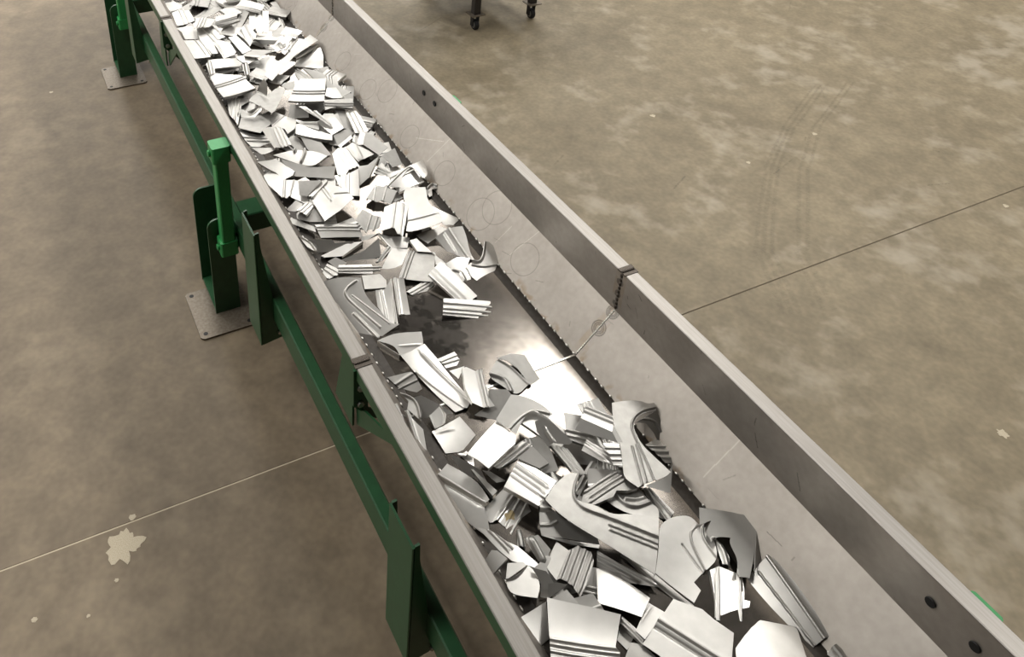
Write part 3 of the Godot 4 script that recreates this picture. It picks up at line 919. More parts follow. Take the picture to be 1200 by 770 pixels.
const OFFCUTS := [
["curled_steel_offcut","large crosswise ragged-edged offcut, curled bead, by frame-side rim beyond far weld, lying low","steel offcuts with curled bead beyond far weld",[0.7963,0.5761,-4.2247],[[[0,2.9,0],[-.949,.038,-.314],[-.314,.004,.949],[62.5,-74.8,56.6,14,26.8,78.8,-13.5,71.8,-65.5,-15.1,-67,-74.8],[[10,5,23.4,-74.8,8,-37.4,-23.1,-22.5,-50,-59.7]]]]],
["ribbed_steel_offcut","large lengthwise ragged-edged offcut, two pressed ribs, by frame-side rim beyond far weld, lying low","steel offcuts with two pressed ribs beyond far weld",[0.7958,0.5780,-4.0695],[[[0,3.9,0],[-.079,.031,.996],[.997,-.012,.08],[-65.7,-44.7,-101,-6.9,-107.9,44.9,68.7,54,102.3,-3.5,103.6,-43.8],[[0,0,-95.4,-2.4,99.1,-2.4],[0,0,-104.1,19.8,98.4,17.8]]]]],
["flat_steel_offcut","mid-sized slanting four-sided offcut, plain face, mid-trough beyond far weld, lying low","steel offcuts with plain face beyond far weld",[0.8742,0.5789,-4.1971],[[[0,3.2,0],[.85,.039,-.525],[-.525,.002,-.851],[-83.1,23,53.5,23,76.8,-13.2,-47.3,-32.7],[]]]],
["curled_steel_offcut","large slanting ragged-edged offcut, curled bead, mid-trough beyond far weld, lying low","steel offcuts with curled bead beyond far weld",[0.9598,0.5721,-4.1059],[[[0,10,0],[.796,.048,-.603],[-.605,.089,-.791],[-137.2,15.1,-5.2,21.4,50.1,48.6,90.5,34.1,108.8,-34.7,37.6,-50,-144.6,-34.4],[[0,0,-139.2,2.1,12.4,2.1],[8,5,62.8,73.3,27.7,16.7,31.7,-10.1]]]]],
["flat_steel_offcut","large lengthwise ragged-edged offcut, plain face, by frame-side rim beyond far weld, on top","steel offcuts with plain face beyond far weld",[0.7658,0.6238,-3.7904],[[[0,3.2,0],[-.143,.004,.99],[.988,-.06,.143],[-56.1,-58.9,-78.5,17.7,-13.6,52.3,83.3,52.3,71.5,-27.3,-6.7,-36.1],[]]]],
["ribbed_steel_offcut","large lengthwise ragged-edged offcut, two pressed ribs, by frame-side rim beyond far weld, on top","steel offcuts with two pressed ribs beyond far weld",[0.7632,0.6284,-3.5816],[[[0,4.7,0],[.084,-.052,.995],[.996,.027,-.083],[-126.3,-41.7,-81.8,30.3,65,38.6,79.3,22.2,63.9,-49.3],[[0,0,-85.8,30.3,76.1,30.3],[0,0,-93.4,16.3,69.8,7.5]]]]],
["ribbed_steel_offcut","large lengthwise ragged-edged offcut, two pressed ribs, mid-trough beyond far weld, on top","steel offcuts with two pressed ribs beyond far weld",[0.8353,0.6321,-3.6559],[[[0,13.1,0],[.105,-.055,.993],[.987,.131,-.097],[-179.2,-19.7,-172.4,40.7,40.7,61.6,40.9,29.3,151.4,-21.6,135.1,-43.5,-16.5,-46.9],[[0,0,-179.2,2.7,67.3,2.7],[0,0,-176.9,22.9,46.2,22.9]]]]],
["flat_steel_offcut","mid-sized lengthwise four-sided offcut, plain face, mid-trough beyond far weld, lying low","steel offcuts with plain face beyond far weld",[0.9106,0.5759,-3.8615],[[[0,11.8,0],[.026,-.078,-.997],[-1,.004,-.026],[151.6,16.1,137.5,-13.4,-136.8,-18.9,-152.3,16.1],[]]]],
["ribbed_steel_offcut","large lengthwise ragged-edged offcut, one pressed rib, mid-trough short of far weld, on top","steel offcuts with one pressed rib short of far weld",[0.8714,0.6492,-3.5092],[[[0,1.8,0],[-.008,-.001,1],[.999,-.051,.008],[-78.2,-39.1,-99.9,-5.9,-42.9,33.2,50.8,33.6,75.5,15.7,94.7,-37.6],[[0,0,-79,-29.1,77.5,-29.1]]]]],
["ribbed_steel_offcut","large slanting ragged-edged offcut, three pressed ribs, mid-trough beyond far weld, lying low","steel offcuts with three pressed ribs beyond far weld",[1.0243,0.5736,-3.9356],[[[0,5.4,0],[-.434,-.033,.9],[.898,.06,.436],[44.4,-66,-106.7,-29.3,-136.9,8.1,-78.9,74.1,108.8,58.2,79,-16.2,90.3,-28.9],[[0,0,-103.5,-22.1,82.5,-22.1],[0,0,-134.6,3.1,90.5,2.5],[0,0,-119.3,29.7,104.6,27.9]]]]],
["flat_steel_offcut","mid-sized slanting four-sided offcut, plain face, mid-trough beyond far weld, lying low","steel offcuts with plain face beyond far weld",[1.0616,0.5776,-4.1140],[[[0,1.4,0],[-.494,.019,.869],[.869,.045,.493],[55.7,-29.8,-51,-9.3,-74.7,19.5,69.9,19.5],[]]]],
["flat_steel_offcut","mid-sized slanting ragged-edged offcut, plain face, mid-trough beyond far weld, lying low","steel offcuts with plain face beyond far weld",[1.1395,0.5727,-4.0677],[[[0,9.3,0],[.453,-.153,.878],[.876,.261,-.406],[-76.2,1.6,-37.6,19,60.3,19,43,-10.6,10.6,-29.2],[]]]],
["ribbed_steel_offcut","large lengthwise ragged-edged offcut, three pressed ribs, mid-trough beyond far weld, on top","steel offcuts with three pressed ribs beyond far weld",[1.0938,0.6247,-3.7151],[[[0,14.5,0],[-.31,-.18,.934],[.951,-.047,.306],[-114.9,-45,-115.4,51.7,67.1,51.2,73.6,-5.5,43.8,-8.3,45.7,-44.1],[[0,0,-119,-13.8,49.7,-13.8],[0,0,-119.1,3.3,75.8,1.6],[0,0,-119.2,23.2,75.8,21.9]]]]],
["ribbed_steel_offcut","mid-sized lengthwise ragged-edged offcut, two pressed ribs, by plain slope beyond far weld, lying low","steel offcuts with two pressed ribs beyond far weld",[1.2294,0.5740,-4.0036],[[[0,5.1,0],[.103,-.053,.993],[.994,.046,-.1],[-111.7,-7.9,-83.9,26.4,84.1,15.3,97.6,2.5,46.1,-12.9,-32.2,-23.4],[[0,0,-97.6,-2.6,70.4,-2.6],[0,0,-94.2,16,90.6,7.4]]]]],
["flat_steel_offcut","mid-sized lengthwise four-sided offcut, plain face, by plain slope beyond far weld, lying low","steel offcuts with plain face beyond far weld",[1.2783,0.5710,-3.9485],[[[0,14.2,0],[-.089,.144,-.985],[-.988,-.138,.07],[87.5,12.9,79,-19.8,-80.5,-6,-86,12.9],[]]]],
["curled_steel_offcut","mid-sized lengthwise ragged-edged offcut, curled bead, by plain slope beyond far weld, lying low","steel offcuts with curled bead beyond far weld",[1.2045,0.5734,-3.7279],[[[0,11.7,0],[-.335,-.113,.935],[.94,-.111,.323],[-106.3,-5.5,-96.8,16.3,-45.4,29.4,65.4,29.4,103.5,0,80.2,-29.6,26.3,-34.4,8.4,-17.6,-35.2,12.1],[[8,4,-102.7,-1.2,-44.6,22.9,65.9,25.1]]]]],
["flat_steel_offcut","mid-sized lengthwise four-sided offcut, plain face, mid-trough beyond far weld, on top","steel offcuts with plain face beyond far weld",[0.9470,0.6252,-3.5527],[[[0,13.9,0],[-.139,.129,-.982],[-.977,-.179,.115],[78.2,21.1,77.9,-15,-77.1,-27.2,-78.9,21.1],[]]]],
["ribbed_steel_offcut","large lengthwise ragged-edged offcut, two pressed ribs, mid-trough beyond far weld, on top","steel offcuts with two pressed ribs beyond far weld",[1.0055,0.6454,-3.6272],[[[0,2.6,0],[-.077,-.024,.997],[.996,-.041,.076],[-13,-46.5,-88.7,3.8,-113.4,35,33.4,42.8,127.7,-12.4,53.8,-22.7],[[0,0,-59.2,-14.9,119.4,-14.9],[0,0,-97.5,10.4,79.4,16.4]]]]],
["folded_steel_offcut","mid-sized slanting four-sided offcut, folded flange, mid-trough beyond far weld, on top","steel offcuts with folded flange beyond far weld",[1.0960,0.6148,-3.5946],[[[0,3.2,0],[-.825,-.041,-.564],[-.566,.031,.824],[64.5,20.3,56.9,-25.7,-62.3,-14.8,-59.2,20.3],[]],[[-9.7,-5.3,24.9],[.825,.041,.564],[.269,.849,-.455],[-70.2,10.9,53.6,10.9,38.1,-10.4,-21.5,-11.4],[]]]],
["flat_steel_offcut","small slanting four-sided offcut, plain face, mid-trough beyond far weld, lying low","steel offcuts with plain face beyond far weld",[1.0967,0.5779,-3.5680],[[[0,1.1,0],[.773,-.045,.633],[.632,-.031,-.774],[-37.8,16.4,12.1,16.4,35.2,-14,-9.6,-18.8],[]]]],
["ribbed_steel_offcut","small lengthwise ragged-edged offcut, two pressed ribs, mid-trough short of far weld, half buried","steel offcuts with two pressed ribs short of far weld",[1.1278,0.6011,-3.5117],[[[0,1.9,0],[-.025,-.037,.999],[.999,-.047,.023],[-28.5,-4.7,-44.6,23.4,11.5,31,48.7,-23.5,12.9,-26.2],[[0,0,-25.5,-1.2,35.8,-1.2],[0,0,-39,14.5,28.7,15.3]]]]],
["folded_steel_offcut","mid-sized crosswise four-sided offcut, folded flange, mid-trough short of far weld, on top","steel offcuts with folded flange short of far weld",[1.0080,0.6177,-3.4582],[[[0,6.3,0],[.931,-.051,.362],[.363,.236,-.901],[-65.5,-17.8,-25.7,20,69.8,20,21.5,-22.2],[]],[[-33.6,5.5,22.5],[.912,-.063,.406],[.388,-.198,-.9],[-43.1,14,44,14,37,-20.8,-37.9,-7.2],[]]]],
["flat_steel_offcut","small slanting ragged-edged offcut, plain face, mid-trough short of far weld, on top","steel offcuts with plain face short of far weld",[0.9405,0.6050,-3.4397],[[[0,7,0],[.749,-.001,.662],[.637,.277,-.719],[-55.5,7.4,-17.3,19.6,54.4,19.6,27.1,-25.2,-8.8,-21.5],[]]]],
["flat_steel_offcut","mid-sized crosswise ragged-edged offcut, plain face, mid-trough short of far weld, on top","steel offcuts with plain face short of far weld",[0.8423,0.6416,-3.3710],[[[0,6.4,0],[.948,.007,.32],[.314,.169,-.934],[-83.7,32.8,31.3,32.8,62.6,-3.1,47.8,-26.9,-58,-35.6],[]]]],
["arched_steel_offcut","arched steel offcut with ribbed apron just beyond the far trough weld","",[0.8033,0.6168,-3.2204],[[[0,10.2,0],[.993,.108,-.051],[-.055,.035,-.998],[-60.5,83.5,-28.3,99.8,65.3,32.2,70.2,2.2,79.1,-113.2,-61.9,-101,-64,-3.5],[[0,0,-70.1,-2.1,72.6,-2.1],[0,0,-68.6,17.7,73.1,13.5]]]]],
["ribbed_steel_offcut","small lengthwise ragged-edged offcut, one pressed rib, by frame-side rim short of far weld, on top","steel offcuts with one pressed rib short of far weld",[0.7628,0.6273,-3.3712],[[[0,11.8,0],[-.156,-.16,.975],[.979,.105,.174],[-37.8,-19.6,-60.2,3.7,-8.8,15.5,40.7,11.9,66.1,-11.5],[[9,8,-49.4,-2.8,56.6,-2.8]]]]],
["ribbed_steel_offcut","small lengthwise four-sided offcut, one pressed rib, mid-trough short of far weld, half buried","steel offcuts with one pressed rib short of far weld",[0.9211,0.5947,-3.3594],[[[0,5.4,0],[-.212,-.062,.975],[.971,.102,.217],[-49.2,-15.2,-60,12.2,39.3,13.3,69.9,-10.2],[[9,8,-53.7,1,59.3,1]]]]],
["leaf_steel_offcut","long leaf-shaped steel offcut with creased middle leaning on the sloped side","",[1.1694,0.6062,-3.4023],[[[0,15.1,0],[-.719,-.064,.692],[.686,.098,.721],[98,-27.8,-35,-18.1,-171.6,-1.7,-154.5,24.7,-127.3,64.6,40.8,17,263.9,17,85.8,-75.7],[]],[[-153.1,-9.7,14.2],[.117,.134,.984],[.945,.291,-.152],[176.2,-48.2,-3,42.2,-60.4,52,-63.1,2.2,-49.8,-48.2],[]]]],
["flat_steel_offcut","small slanting four-sided offcut, plain face, by plain slope short of far weld, on top","steel offcuts with plain face short of far weld",[1.2291,0.6082,-3.4060],[[[0,3.8,0],[-.88,-.046,.472],[.473,-.006,.881],[74.3,-14.1,-78.9,-3.3,-77.4,8.7,82,8.7],[]]]],
["flat_steel_offcut","large slanting ragged-edged offcut, plain face, by plain slope short of far weld, lying low","steel offcuts with plain face short of far weld",[1.2408,0.5733,-3.3716],[[[0,17.8,0],[-.755,-.06,-.653],[-.636,-.175,.752],[55.5,82.9,64.5,27.9,25.5,-1.4,6.6,-27.8,11.8,-68.2,-23.3,-73.2,-52.8,-23,-87.8,82.9],[]]]],
["flat_steel_offcut","mid-sized slanting ragged-edged offcut, plain face, mid-trough short of far weld, on top","steel offcuts with plain face short of far weld",[1.1853,0.6244,-3.0318],[[[0,23.8,0],[-.482,.159,-.861],[-.873,-.168,.458],[136.5,1.7,94.6,-18.5,47.5,-32.2,-20.2,-2.9,-71.3,-10.1,-122.1,-14.1,-113.7,33.7,-26.5,33.7,17.4,-10.6,57.8,19.2],[]]]],
["ribbed_steel_offcut","mid-sized lengthwise ragged-edged offcut, two pressed ribs, mid-trough short of far weld, lying low","steel offcuts with two pressed ribs short of far weld",[1.1423,0.5771,-3.2618],[[[0,1.9,0],[.176,.028,.984],[.984,-.018,-.176],[-55.9,-0.8,-50.4,23.3,74.7,26.1,42,-30.6,-10.4,-18],[[0,0,-51.7,3.6,63.7,3.6],[0,0,-52.8,17.9,72.2,16.4]]]]],
["ribbed_steel_offcut","large crosswise ragged-edged offcut, two pressed ribs, mid-trough short of far weld, on top","steel offcuts with two pressed ribs short of far weld",[1.0681,0.6431,-3.0122],[[[0,7.9,0],[.94,-.042,.34],[.342,.044,-.939],[-26.7,55.3,-10,80,99.5,81.3,86.6,-98,-64.6,-99.1,-46.9,-33.3,-37.8,13.9],[[0,0,-52.7,-20,98.4,-20],[0,0,-56.3,-40,94.1,-40.1]]]]],
["flat_steel_offcut","small lengthwise ragged-edged offcut, plain face, mid-trough short of far weld, lying low","steel offcuts with plain face short of far weld",[1.0595,0.5730,-3.1749],[[[0,9,0],[-.299,.138,-.944],[-.951,-.123,.283],[31.2,4,10.7,-37.9,-22,-12.8,-44.3,23.3,24.5,23.3],[]]]],
["flat_steel_offcut","mid-sized lengthwise ragged-edged offcut, plain face, mid-trough short of far weld, on top","steel offcuts with plain face short of far weld",[1.1716,0.6450,-2.9326],[[[0,3,0],[-.074,-.017,.997],[.995,-.072,.073],[-48.7,-11.1,-47.4,30.9,44.9,30.9,39.2,-12.7,12.1,-38],[]]]],
["ribbed_steel_offcut","mid-sized slanting ragged-edged offcut, two pressed ribs, mid-trough beside rocker arm, on top","steel offcuts with two pressed ribs beside rocker arm",[1.1705,0.6390,-2.8490],[[[0,3,0],[.92,-.018,.392],[.392,.063,-.918],[-66.7,24.8,-16.8,35.4,51.4,40,56.6,-0.8,52.9,-31.9,-16.1,-21,-61.4,-46.5],[[0,0,-66.6,1.6,58.8,1.6],[0,0,-66.2,-15.7,58.8,-16.4]]]]],
["folded_steel_offcut","large lengthwise ragged-edged offcut, folded flange, mid-trough short of far weld, on top","steel offcuts with folded flange short of far weld",[0.9226,0.6258,-3.0320],[[[0,4.1,0],[.374,.039,.927],[.928,-.024,-.373],[-44.7,-77.6,-90.7,7,-24.3,5.2,-45.8,71.4,-37,109.3,-5.6,94.9,101.2,-55,109.3,-80.4,37.7,-74.9],[[0,0,-90.1,-3.2,-6.7,-3.2]]],[[-7.7,27.7,-62.8],[.348,.039,.936],[.328,.931,-.161],[-30.3,-28.1,36.1,-28.1,23.9,19,-4.8,34.9,-24.9,2.3],[]]]],
["ribbed_steel_offcut","mid-sized lengthwise ragged-edged offcut, three pressed ribs, by frame-side rim short of far weld, half buried","steel offcuts with three pressed ribs short of far weld",[0.7928,0.6038,-3.0569],[[[0,2.2,0],[-.326,.008,.945],[.945,.03,.325],[-72.3,-52.8,-85.1,36.7,-36.1,40.6,-1.9,10.5,133.8,1.6,61.6,-36.6],[[0,0,-92.8,-29.3,71.1,-29.3],[0,0,-86.3,-16.9,118.5,-10.7],[0,0,-89.3,-2.4,65.9,1.2]]]]],
["curled_steel_offcut","small slanting ragged-edged offcut, curled bead, mid-trough short of far weld, on top","steel offcuts with curled bead short of far weld",[0.8198,0.6103,-2.9606],[[[0,16.7,0],[-.884,-.047,-.466],[-.35,-.596,.723],[51,-10.6,5.2,-5.5,-38.3,-28.3,-42.4,-5.4,-16.3,24.9,40.8,24.9],[[14,-10,30,-15.6,3.5,14.8,-26.9,-20.7]]]]],
["flat_steel_offcut","large lengthwise ragged-edged offcut, plain face, mid-trough short of far weld, half buried","steel offcuts with plain face short of far weld",[0.8301,0.5973,-2.9067],[[[0,2.6,0],[-.318,.022,.948],[.948,-.013,.319],[38.4,-79.6,-42.3,-70.5,-64.6,13.5,-90.3,51.3,20.5,51.3,54.3,23.8,84,10.3],[]]]],
["ribbed_steel_offcut","mid-sized slanting ragged-edged offcut, one pressed rib, mid-trough beside rocker arm, half buried","steel offcuts with one pressed rib beside rocker arm",[0.9254,0.5971,-2.8718],[[[0,2.9,0],[.802,.014,-.597],[-.597,.036,-.801],[-55.3,17.1,16.9,75.4,51.8,76.4,44.5,23,45.9,-35.4,-13.4,-65.8,-55,-60.3,-35.3,-30.5],[[0,0,-57.9,22.6,43.7,22.6]]]]],
["folded_steel_offcut","mid-sized lengthwise ragged-edged offcut, folded flange, mid-trough beside rocker arm, half buried","steel offcuts with folded flange beside rocker arm",[0.8693,0.5991,-2.7462],[[[0,10,0],[-.045,-.202,.978],[.999,-.026,.041],[-77.9,-25.1,-57.7,26,42.6,35.5,50.6,-9,42.4,-27.4],[[0,0,-70.9,-9.3,47.9,-9.3],[0,0,-67.5,3.8,55.5,7.1],[0,0,-63.4,19.3,52.9,21.9]]],[[-33.6,9.5,-23.2],[.077,-.107,.991],[.826,.564,-.004],[64.1,-0.8,-54.4,19.7,-68,-9.5,58.2,-9.5],[]]]],
["ribbed_steel_offcut","mid-sized crosswise ragged-edged offcut, two pressed ribs, by frame-side rim beside rocker arm, lying low","steel offcuts with two pressed ribs beside rocker arm",[0.7806,0.5724,-2.8277],[[[0,12.6,0],[.944,-.112,.31],[.319,.073,-.945],[-56.4,50.4,-42.4,40,54,24,81.2,-49,-4.3,-53.2,-32.1,-12.2],[[0,0,-36.4,2.8,58,2.8],[0,0,-22.4,-18.8,67.1,-16.8]]]]],
["flat_steel_offcut","small slanting ragged-edged offcut, plain face, by frame-side rim beside rocker arm, lying low","steel offcuts with plain face beside rocker arm",[0.7889,0.5748,-2.7489],[[[0,7.2,0],[-.465,.155,-.872],[-.885,-.111,.452],[77.9,21.3,30.5,21.7,-29.3,-32.3,-48,-32.1,-31.2,21.3],[]]]],
["flat_steel_offcut","mid-sized slanting ragged-edged offcut, plain face, mid-trough beside rocker arm, half buried","steel offcuts with plain face beside rocker arm",[0.9993,0.6012,-2.7436],[[[0,7.8,0],[-.804,.072,-.59],[-.593,-.026,.805],[71.2,-27.3,59.2,-35.5,-87.2,-4.1,-96.7,33.5,53.5,33.5],[]]]],
["ribbed_steel_offcut","mid-sized slanting four-sided offcut, one pressed rib, mid-trough beside rocker arm, half buried","steel offcuts with one pressed rib beside rocker arm",[1.0109,0.6098,-2.7957],[[[0,2.2,0],[.904,-.025,.428],[.426,-.045,-.903],[-53.6,22.5,34.6,29.4,43.9,-39.4,-24.9,-12.6],[[8,5,-26.5,5.9,33.9,5.9]]]]],
["ribbed_steel_offcut","small lengthwise ragged-edged offcut, two pressed ribs, mid-trough beside rocker arm, on top","steel offcuts with two pressed ribs beside rocker arm",[1.0497,0.6239,-2.8201],[[[0,12.2,0],[.314,-.136,.94],[.938,.196,-.285],[-89,-17.7,-68.9,2.4,-21.3,3,-16.5,17.3,89.6,13.2,90.4,0.4,53.6,-4.8,-38,-13.7],[[0,0,-52.3,-5.2,61.7,-5.2],[0,0,-22,6.2,94.4,9.6]]]]],
["flat_steel_offcut","mid-sized lengthwise ragged-edged offcut, plain face, mid-trough beside rocker arm, on top","steel offcuts with plain face beside rocker arm",[1.0907,0.6035,-2.7640],[[[0,14.6,0],[-.243,.081,-.967],[-.942,-.257,.216],[38.6,36.8,60.3,-14.4,31.9,-40.7,-67.3,-18.6,-63.5,36.8],[]]]],
["flat_steel_offcut","mid-sized lengthwise ragged-edged offcut, plain face, mid-trough beside rocker arm, on top","steel offcuts with plain face beside rocker arm",[1.1548,0.6026,-2.7657],[[[0,9.6,0],[-.133,-.158,.979],[.99,.02,.138],[-78,-19.6,-80,17.8,62.9,17.8,51.8,1.7,43.4,-17.6],[]]]],
["ribbed_steel_offcut","mid-sized lengthwise ragged-edged offcut, two pressed ribs, mid-trough beside rocker arm, on top","steel offcuts with two pressed ribs beside rocker arm",[1.1885,0.6236,-2.7058],[[[0,3.5,0],[-.126,-.048,.991],[.992,-.011,.126],[-90.5,-25,-96.4,20.8,57,28.3,71.3,5,58.6,-29.1],[[0,0,-84.2,-18.1,57.3,-18.1],[0,0,-95.7,4.9,61.8,-0.6]]]]],
["hooked_steel_offcut","steel offcut with tall curled hook standing on pale pointed sheet","",[0.9047,0.6037,-2.5956],[[[0,5.3,0],[-.818,.018,.574],[.573,-.053,.818],[60.1,-91.8,17,-68.5,-4.2,-55.3,-17.8,-44.7,-28.5,-34.1,-36.3,-23.3,-43.3,-12.8,-49.7,-2.4,-55.3,7.8,-60.2,17.8,-63.1,28.4,-64,39.4,-62.1,53.8,-55.1,80.6,-6,80.6,16.3,76.7,28.5,69.1,36.2,57.6,39.4,42.2,42.4,25.1,45.2,6.4,47.7,-14.1,50,-36.3,52.2,-54.4,54.2,-68.3,56.4,-79.4],[[9,14,-6.9,-37.8,-73.3,-78.7,-95,-69.2,-67.8,-32.6,-23.8,-1.4,34.4,20.1]]]]],
["flat_steel_offcut","mid-sized slanting ragged-edged offcut, plain face, mid-trough beside rocker arm, lying low","steel offcuts with plain face beside rocker arm",[0.9849,0.5734,-2.6568],[[[0,14.7,0],[.707,-.064,.705],[.693,.264,-.671],[-81.9,36.1,7.3,36.1,70.7,-9.8,33.5,-47.6,-29.6,-14.7],[]]]],
["flat_steel_offcut","mid-sized slanting ragged-edged offcut, plain face, mid-trough beside rocker arm, half buried","steel offcuts with plain face beside rocker arm",[0.9066,0.5889,-2.5181],[[[0,14.2,0],[-.894,.032,-.448],[-.439,-.268,.858],[112.2,-37.1,45.1,-19.6,-21,-7.8,-97.8,-18.9,-94,41.7,55.6,41.7],[]]]],
["flat_steel_offcut","mid-sized slanting ragged-edged offcut, plain face, by frame-side rim beside rocker arm, half buried","steel offcuts with plain face beside rocker arm",[0.7949,0.5954,-2.5546],[[[0,7.7,0],[.394,-.092,.914],[.918,.097,-.386],[-89.1,-26.6,-49.9,36.8,51.2,36.8,63,14,56.2,-25.9,6.1,-14.3,-37.3,-21],[]]]],
["ribbed_steel_offcut","large lengthwise ragged-edged offcut, two pressed ribs, by frame-side rim beside rocker arm, half buried","steel offcuts with two pressed ribs beside rocker arm",[0.7879,0.5978,-2.4524],[[[0,8.1,0],[-.372,-.011,.928],[.923,.098,.371],[-45.9,-88.7,-80.7,-84.5,-112.9,-60.6,-111.5,-51.8,-33.2,-9.5,-27.1,28.8,2.6,84.3,84.2,89.9,115,78.3,66,15.4,74.7,7.5,68.8,-9.2],[[0,0,-32.7,-3,73.8,-3],[0,0,-27.2,31.6,73.6,17.1]]]]],
["folded_steel_offcut","mid-sized crosswise four-sided offcut, folded flange, mid-trough beside rocker arm, half buried","steel offcuts with folded flange beside rocker arm",[1.1124,0.5901,-2.6768],[[[0,13,0],[-.907,-.173,.383],[.41,-.16,.898],[26.8,-29.7,-43.3,-14.2,-38.1,22,54.6,22],[]],[[0.3,3.5,28.5],[.907,.173,-.383],[-.402,.625,-.67],[-42.4,6.1,50.4,6.1,32.9,-5.5,-40.9,-6.6],[]],[[-46.4,-0.8,7.2],[-.069,-.223,.972],[.701,.683,.206],[-26.8,11.5,32,11.5,-5.2,-23],[]]]],
["ribbed_steel_offcut","mid-sized lengthwise ragged-edged offcut, three pressed ribs, mid-trough beside rocker arm, half buried","steel offcuts with three pressed ribs beside rocker arm",[1.0438,0.5990,-2.5068],[[[0,4,0],[-.065,-.049,.997],[.998,.013,.066],[-63.8,-26.4,-91.2,6.2,-84.3,36.7,44.9,46.7,51.6,3.1,73.1,-18,69.6,-48.4],[[0,0,-74.3,-0.9,54.1,-0.9],[0,0,-90.7,18.7,50.1,18.8],[0,0,-89.8,32.4,49.3,37.5]]]]],
["ribbed_steel_offcut","mid-sized slanting ragged-edged offcut, three pressed ribs, mid-trough beside rocker arm, lying low","steel offcuts with three pressed ribs beside rocker arm",[1.0103,0.5852,-2.3904],[[[0,8.9,0],[-.389,-.136,.911],[.906,.125,.406],[-45.3,-50.9,-41.8,-3.5,-69.8,39.8,75.1,42.6,70.1,5.1,11.8,-33.1],[[0,0,-66.5,3,73.8,3],[0,0,-45.7,-25,34.8,-24.5],[0,0,-43.6,-9.9,48.7,-9.6]]]]],
["plate_steel_offcut","wide pale kite-shaped steel plate with short double groove on the heap","",[0.9072,0.6150,-2.2854],[[[0,6.1,0],[.04,-.024,.999],[.998,.055,-.038],[-44.4,-66.7,-83.3,22.1,-51.6,53,-16.5,63.8,26.7,70.3,67.5,-2.3,90.8,-71.5,10.8,-68.7],[[0,0,-71.5,-9.8,1.3,-9.8],[0,0,-76.4,1.4,-3.4,1.2],[5,3,-25.9,18.7,-9.4,64.8]]]]],
["flat_steel_offcut","small slanting four-sided offcut, plain face, mid-trough beside rocker arm, on top","steel offcuts with plain face beside rocker arm",[0.8832,0.6235,-2.3611],[[[0,0.5,0],[.801,.009,-.598],[-.598,.008,-.801],[-59.7,6.2,56.6,6.2,54.8,-4.6,-51.7,-7.8],[]]]],
["flat_steel_offcut","mid-sized slanting four-sided offcut, plain face, mid-trough beside rocker arm, on top","steel offcuts with plain face beside rocker arm",[0.8418,0.6221,-2.3737],[[[0,8,0],[-.833,-.17,.527],[.548,-.111,.829],[-10.4,-46,-60.5,24.8,30.8,24.8,40,-3.7],[]]]],
["flat_steel_offcut","small slanting ragged-edged offcut, plain face, by frame-side rim beside rocker arm, lying low","steel offcuts with plain face beside rocker arm",[0.7838,0.5720,-2.3375],[[[0,13,0],[-.779,-.505,.371],[.549,-.265,.793],[22.2,-22.3,-23,-15,-37.5,15.1,17.8,15.1,20.6,7],[]]]],
["ribbed_steel_offcut","small slanting ragged-edged offcut, two pressed ribs, mid-trough beside rocker arm, on top","steel offcuts with two pressed ribs beside rocker arm",[0.8077,0.6132,-2.2881],[[[0,1.8,0],[.801,-.041,-.598],[-.599,-.034,-.8],[-33.8,19.5,23.5,16.1,35.3,9.3,15.4,-20,-40.4,-24.9],[[0,0,-35,7.1,28.4,7.1],[0,0,-38.8,-7.1,24.4,-7.4]]]]],
["flat_steel_offcut","mid-sized lengthwise ragged-edged offcut, plain face, mid-trough beside rocker arm, half buried","steel offcuts with plain face beside rocker arm",[0.8130,0.5932,-2.2510],[[[0,3.9,0],[.192,-.134,.972],[.979,.099,-.18],[-49.2,-32.4,-36.6,28.2,37.9,28.2,55.8,40.2,15.2,-18.3,-23.1,-45.9],[]]]],
["flat_steel_offcut","small slanting four-sided offcut, plain face, by frame-side rim beside rocker arm, lying low","steel offcuts with plain face beside rocker arm",[0.7714,0.5874,-2.2309],[[[0,3.6,0],[-.583,-.048,-.811],[-.813,.036,.582],[62.6,-15,-40.6,-10.7,-65.4,12.9,43.3,12.9],[]]]],
["ribbed_steel_offcut","mid-sized slanting ragged-edged offcut, two pressed ribs, mid-trough beside rocker arm, lying low","steel offcuts with two pressed ribs beside rocker arm",[0.8873,0.5792,-2.1440],[[[0,11.8,0],[.878,.067,.474],[.449,.23,-.863],[-101.8,28.7,42.9,31.1,63,-5.5,70.1,-24.6,-74.2,-29.6],[[0,0,-100.6,16.4,55.8,16.4],[0,0,-93.1,1.7,64.5,3.3]]]]],
["ribbed_steel_offcut","mid-sized slanting ragged-edged offcut, two pressed ribs, mid-trough beside rocker arm, lying low","steel offcuts with two pressed ribs beside rocker arm",[0.9901,0.5737,-2.1631],[[[0,11.4,0],[-.603,-.178,.777],[.797,-.11,.594],[10.9,-44.6,-46.9,-32.1,-32.9,10.7,-31.1,40,16,42.6,56.8,11.6,27.1,-28.2],[[0,0,-29.5,4.2,55.3,4.2],[0,0,-29,29.2,43.5,25.5]]]]],
["folded_steel_offcut","mid-sized lengthwise ragged-edged offcut, folded flange, mid-trough beside rocker arm, on top","steel offcuts with folded flange beside rocker arm",[1.1917,0.6057,-2.5600],[[[0,12.4,0],[.274,-.131,.953],[.957,.134,-.257],[-63.4,10.4,-40.7,26.9,56,26.9,67.7,-26.7,-19.6,-37.4],[]],[[-37.3,4.9,-59.2],[-.561,-.216,.799],[.655,.474,.588],[-23.5,25.5,41.2,29.3,36.8,7,1.8,-30.9,-56.4,-31],[[0,0,-42.8,0.4,35.5,0.4]]]]],
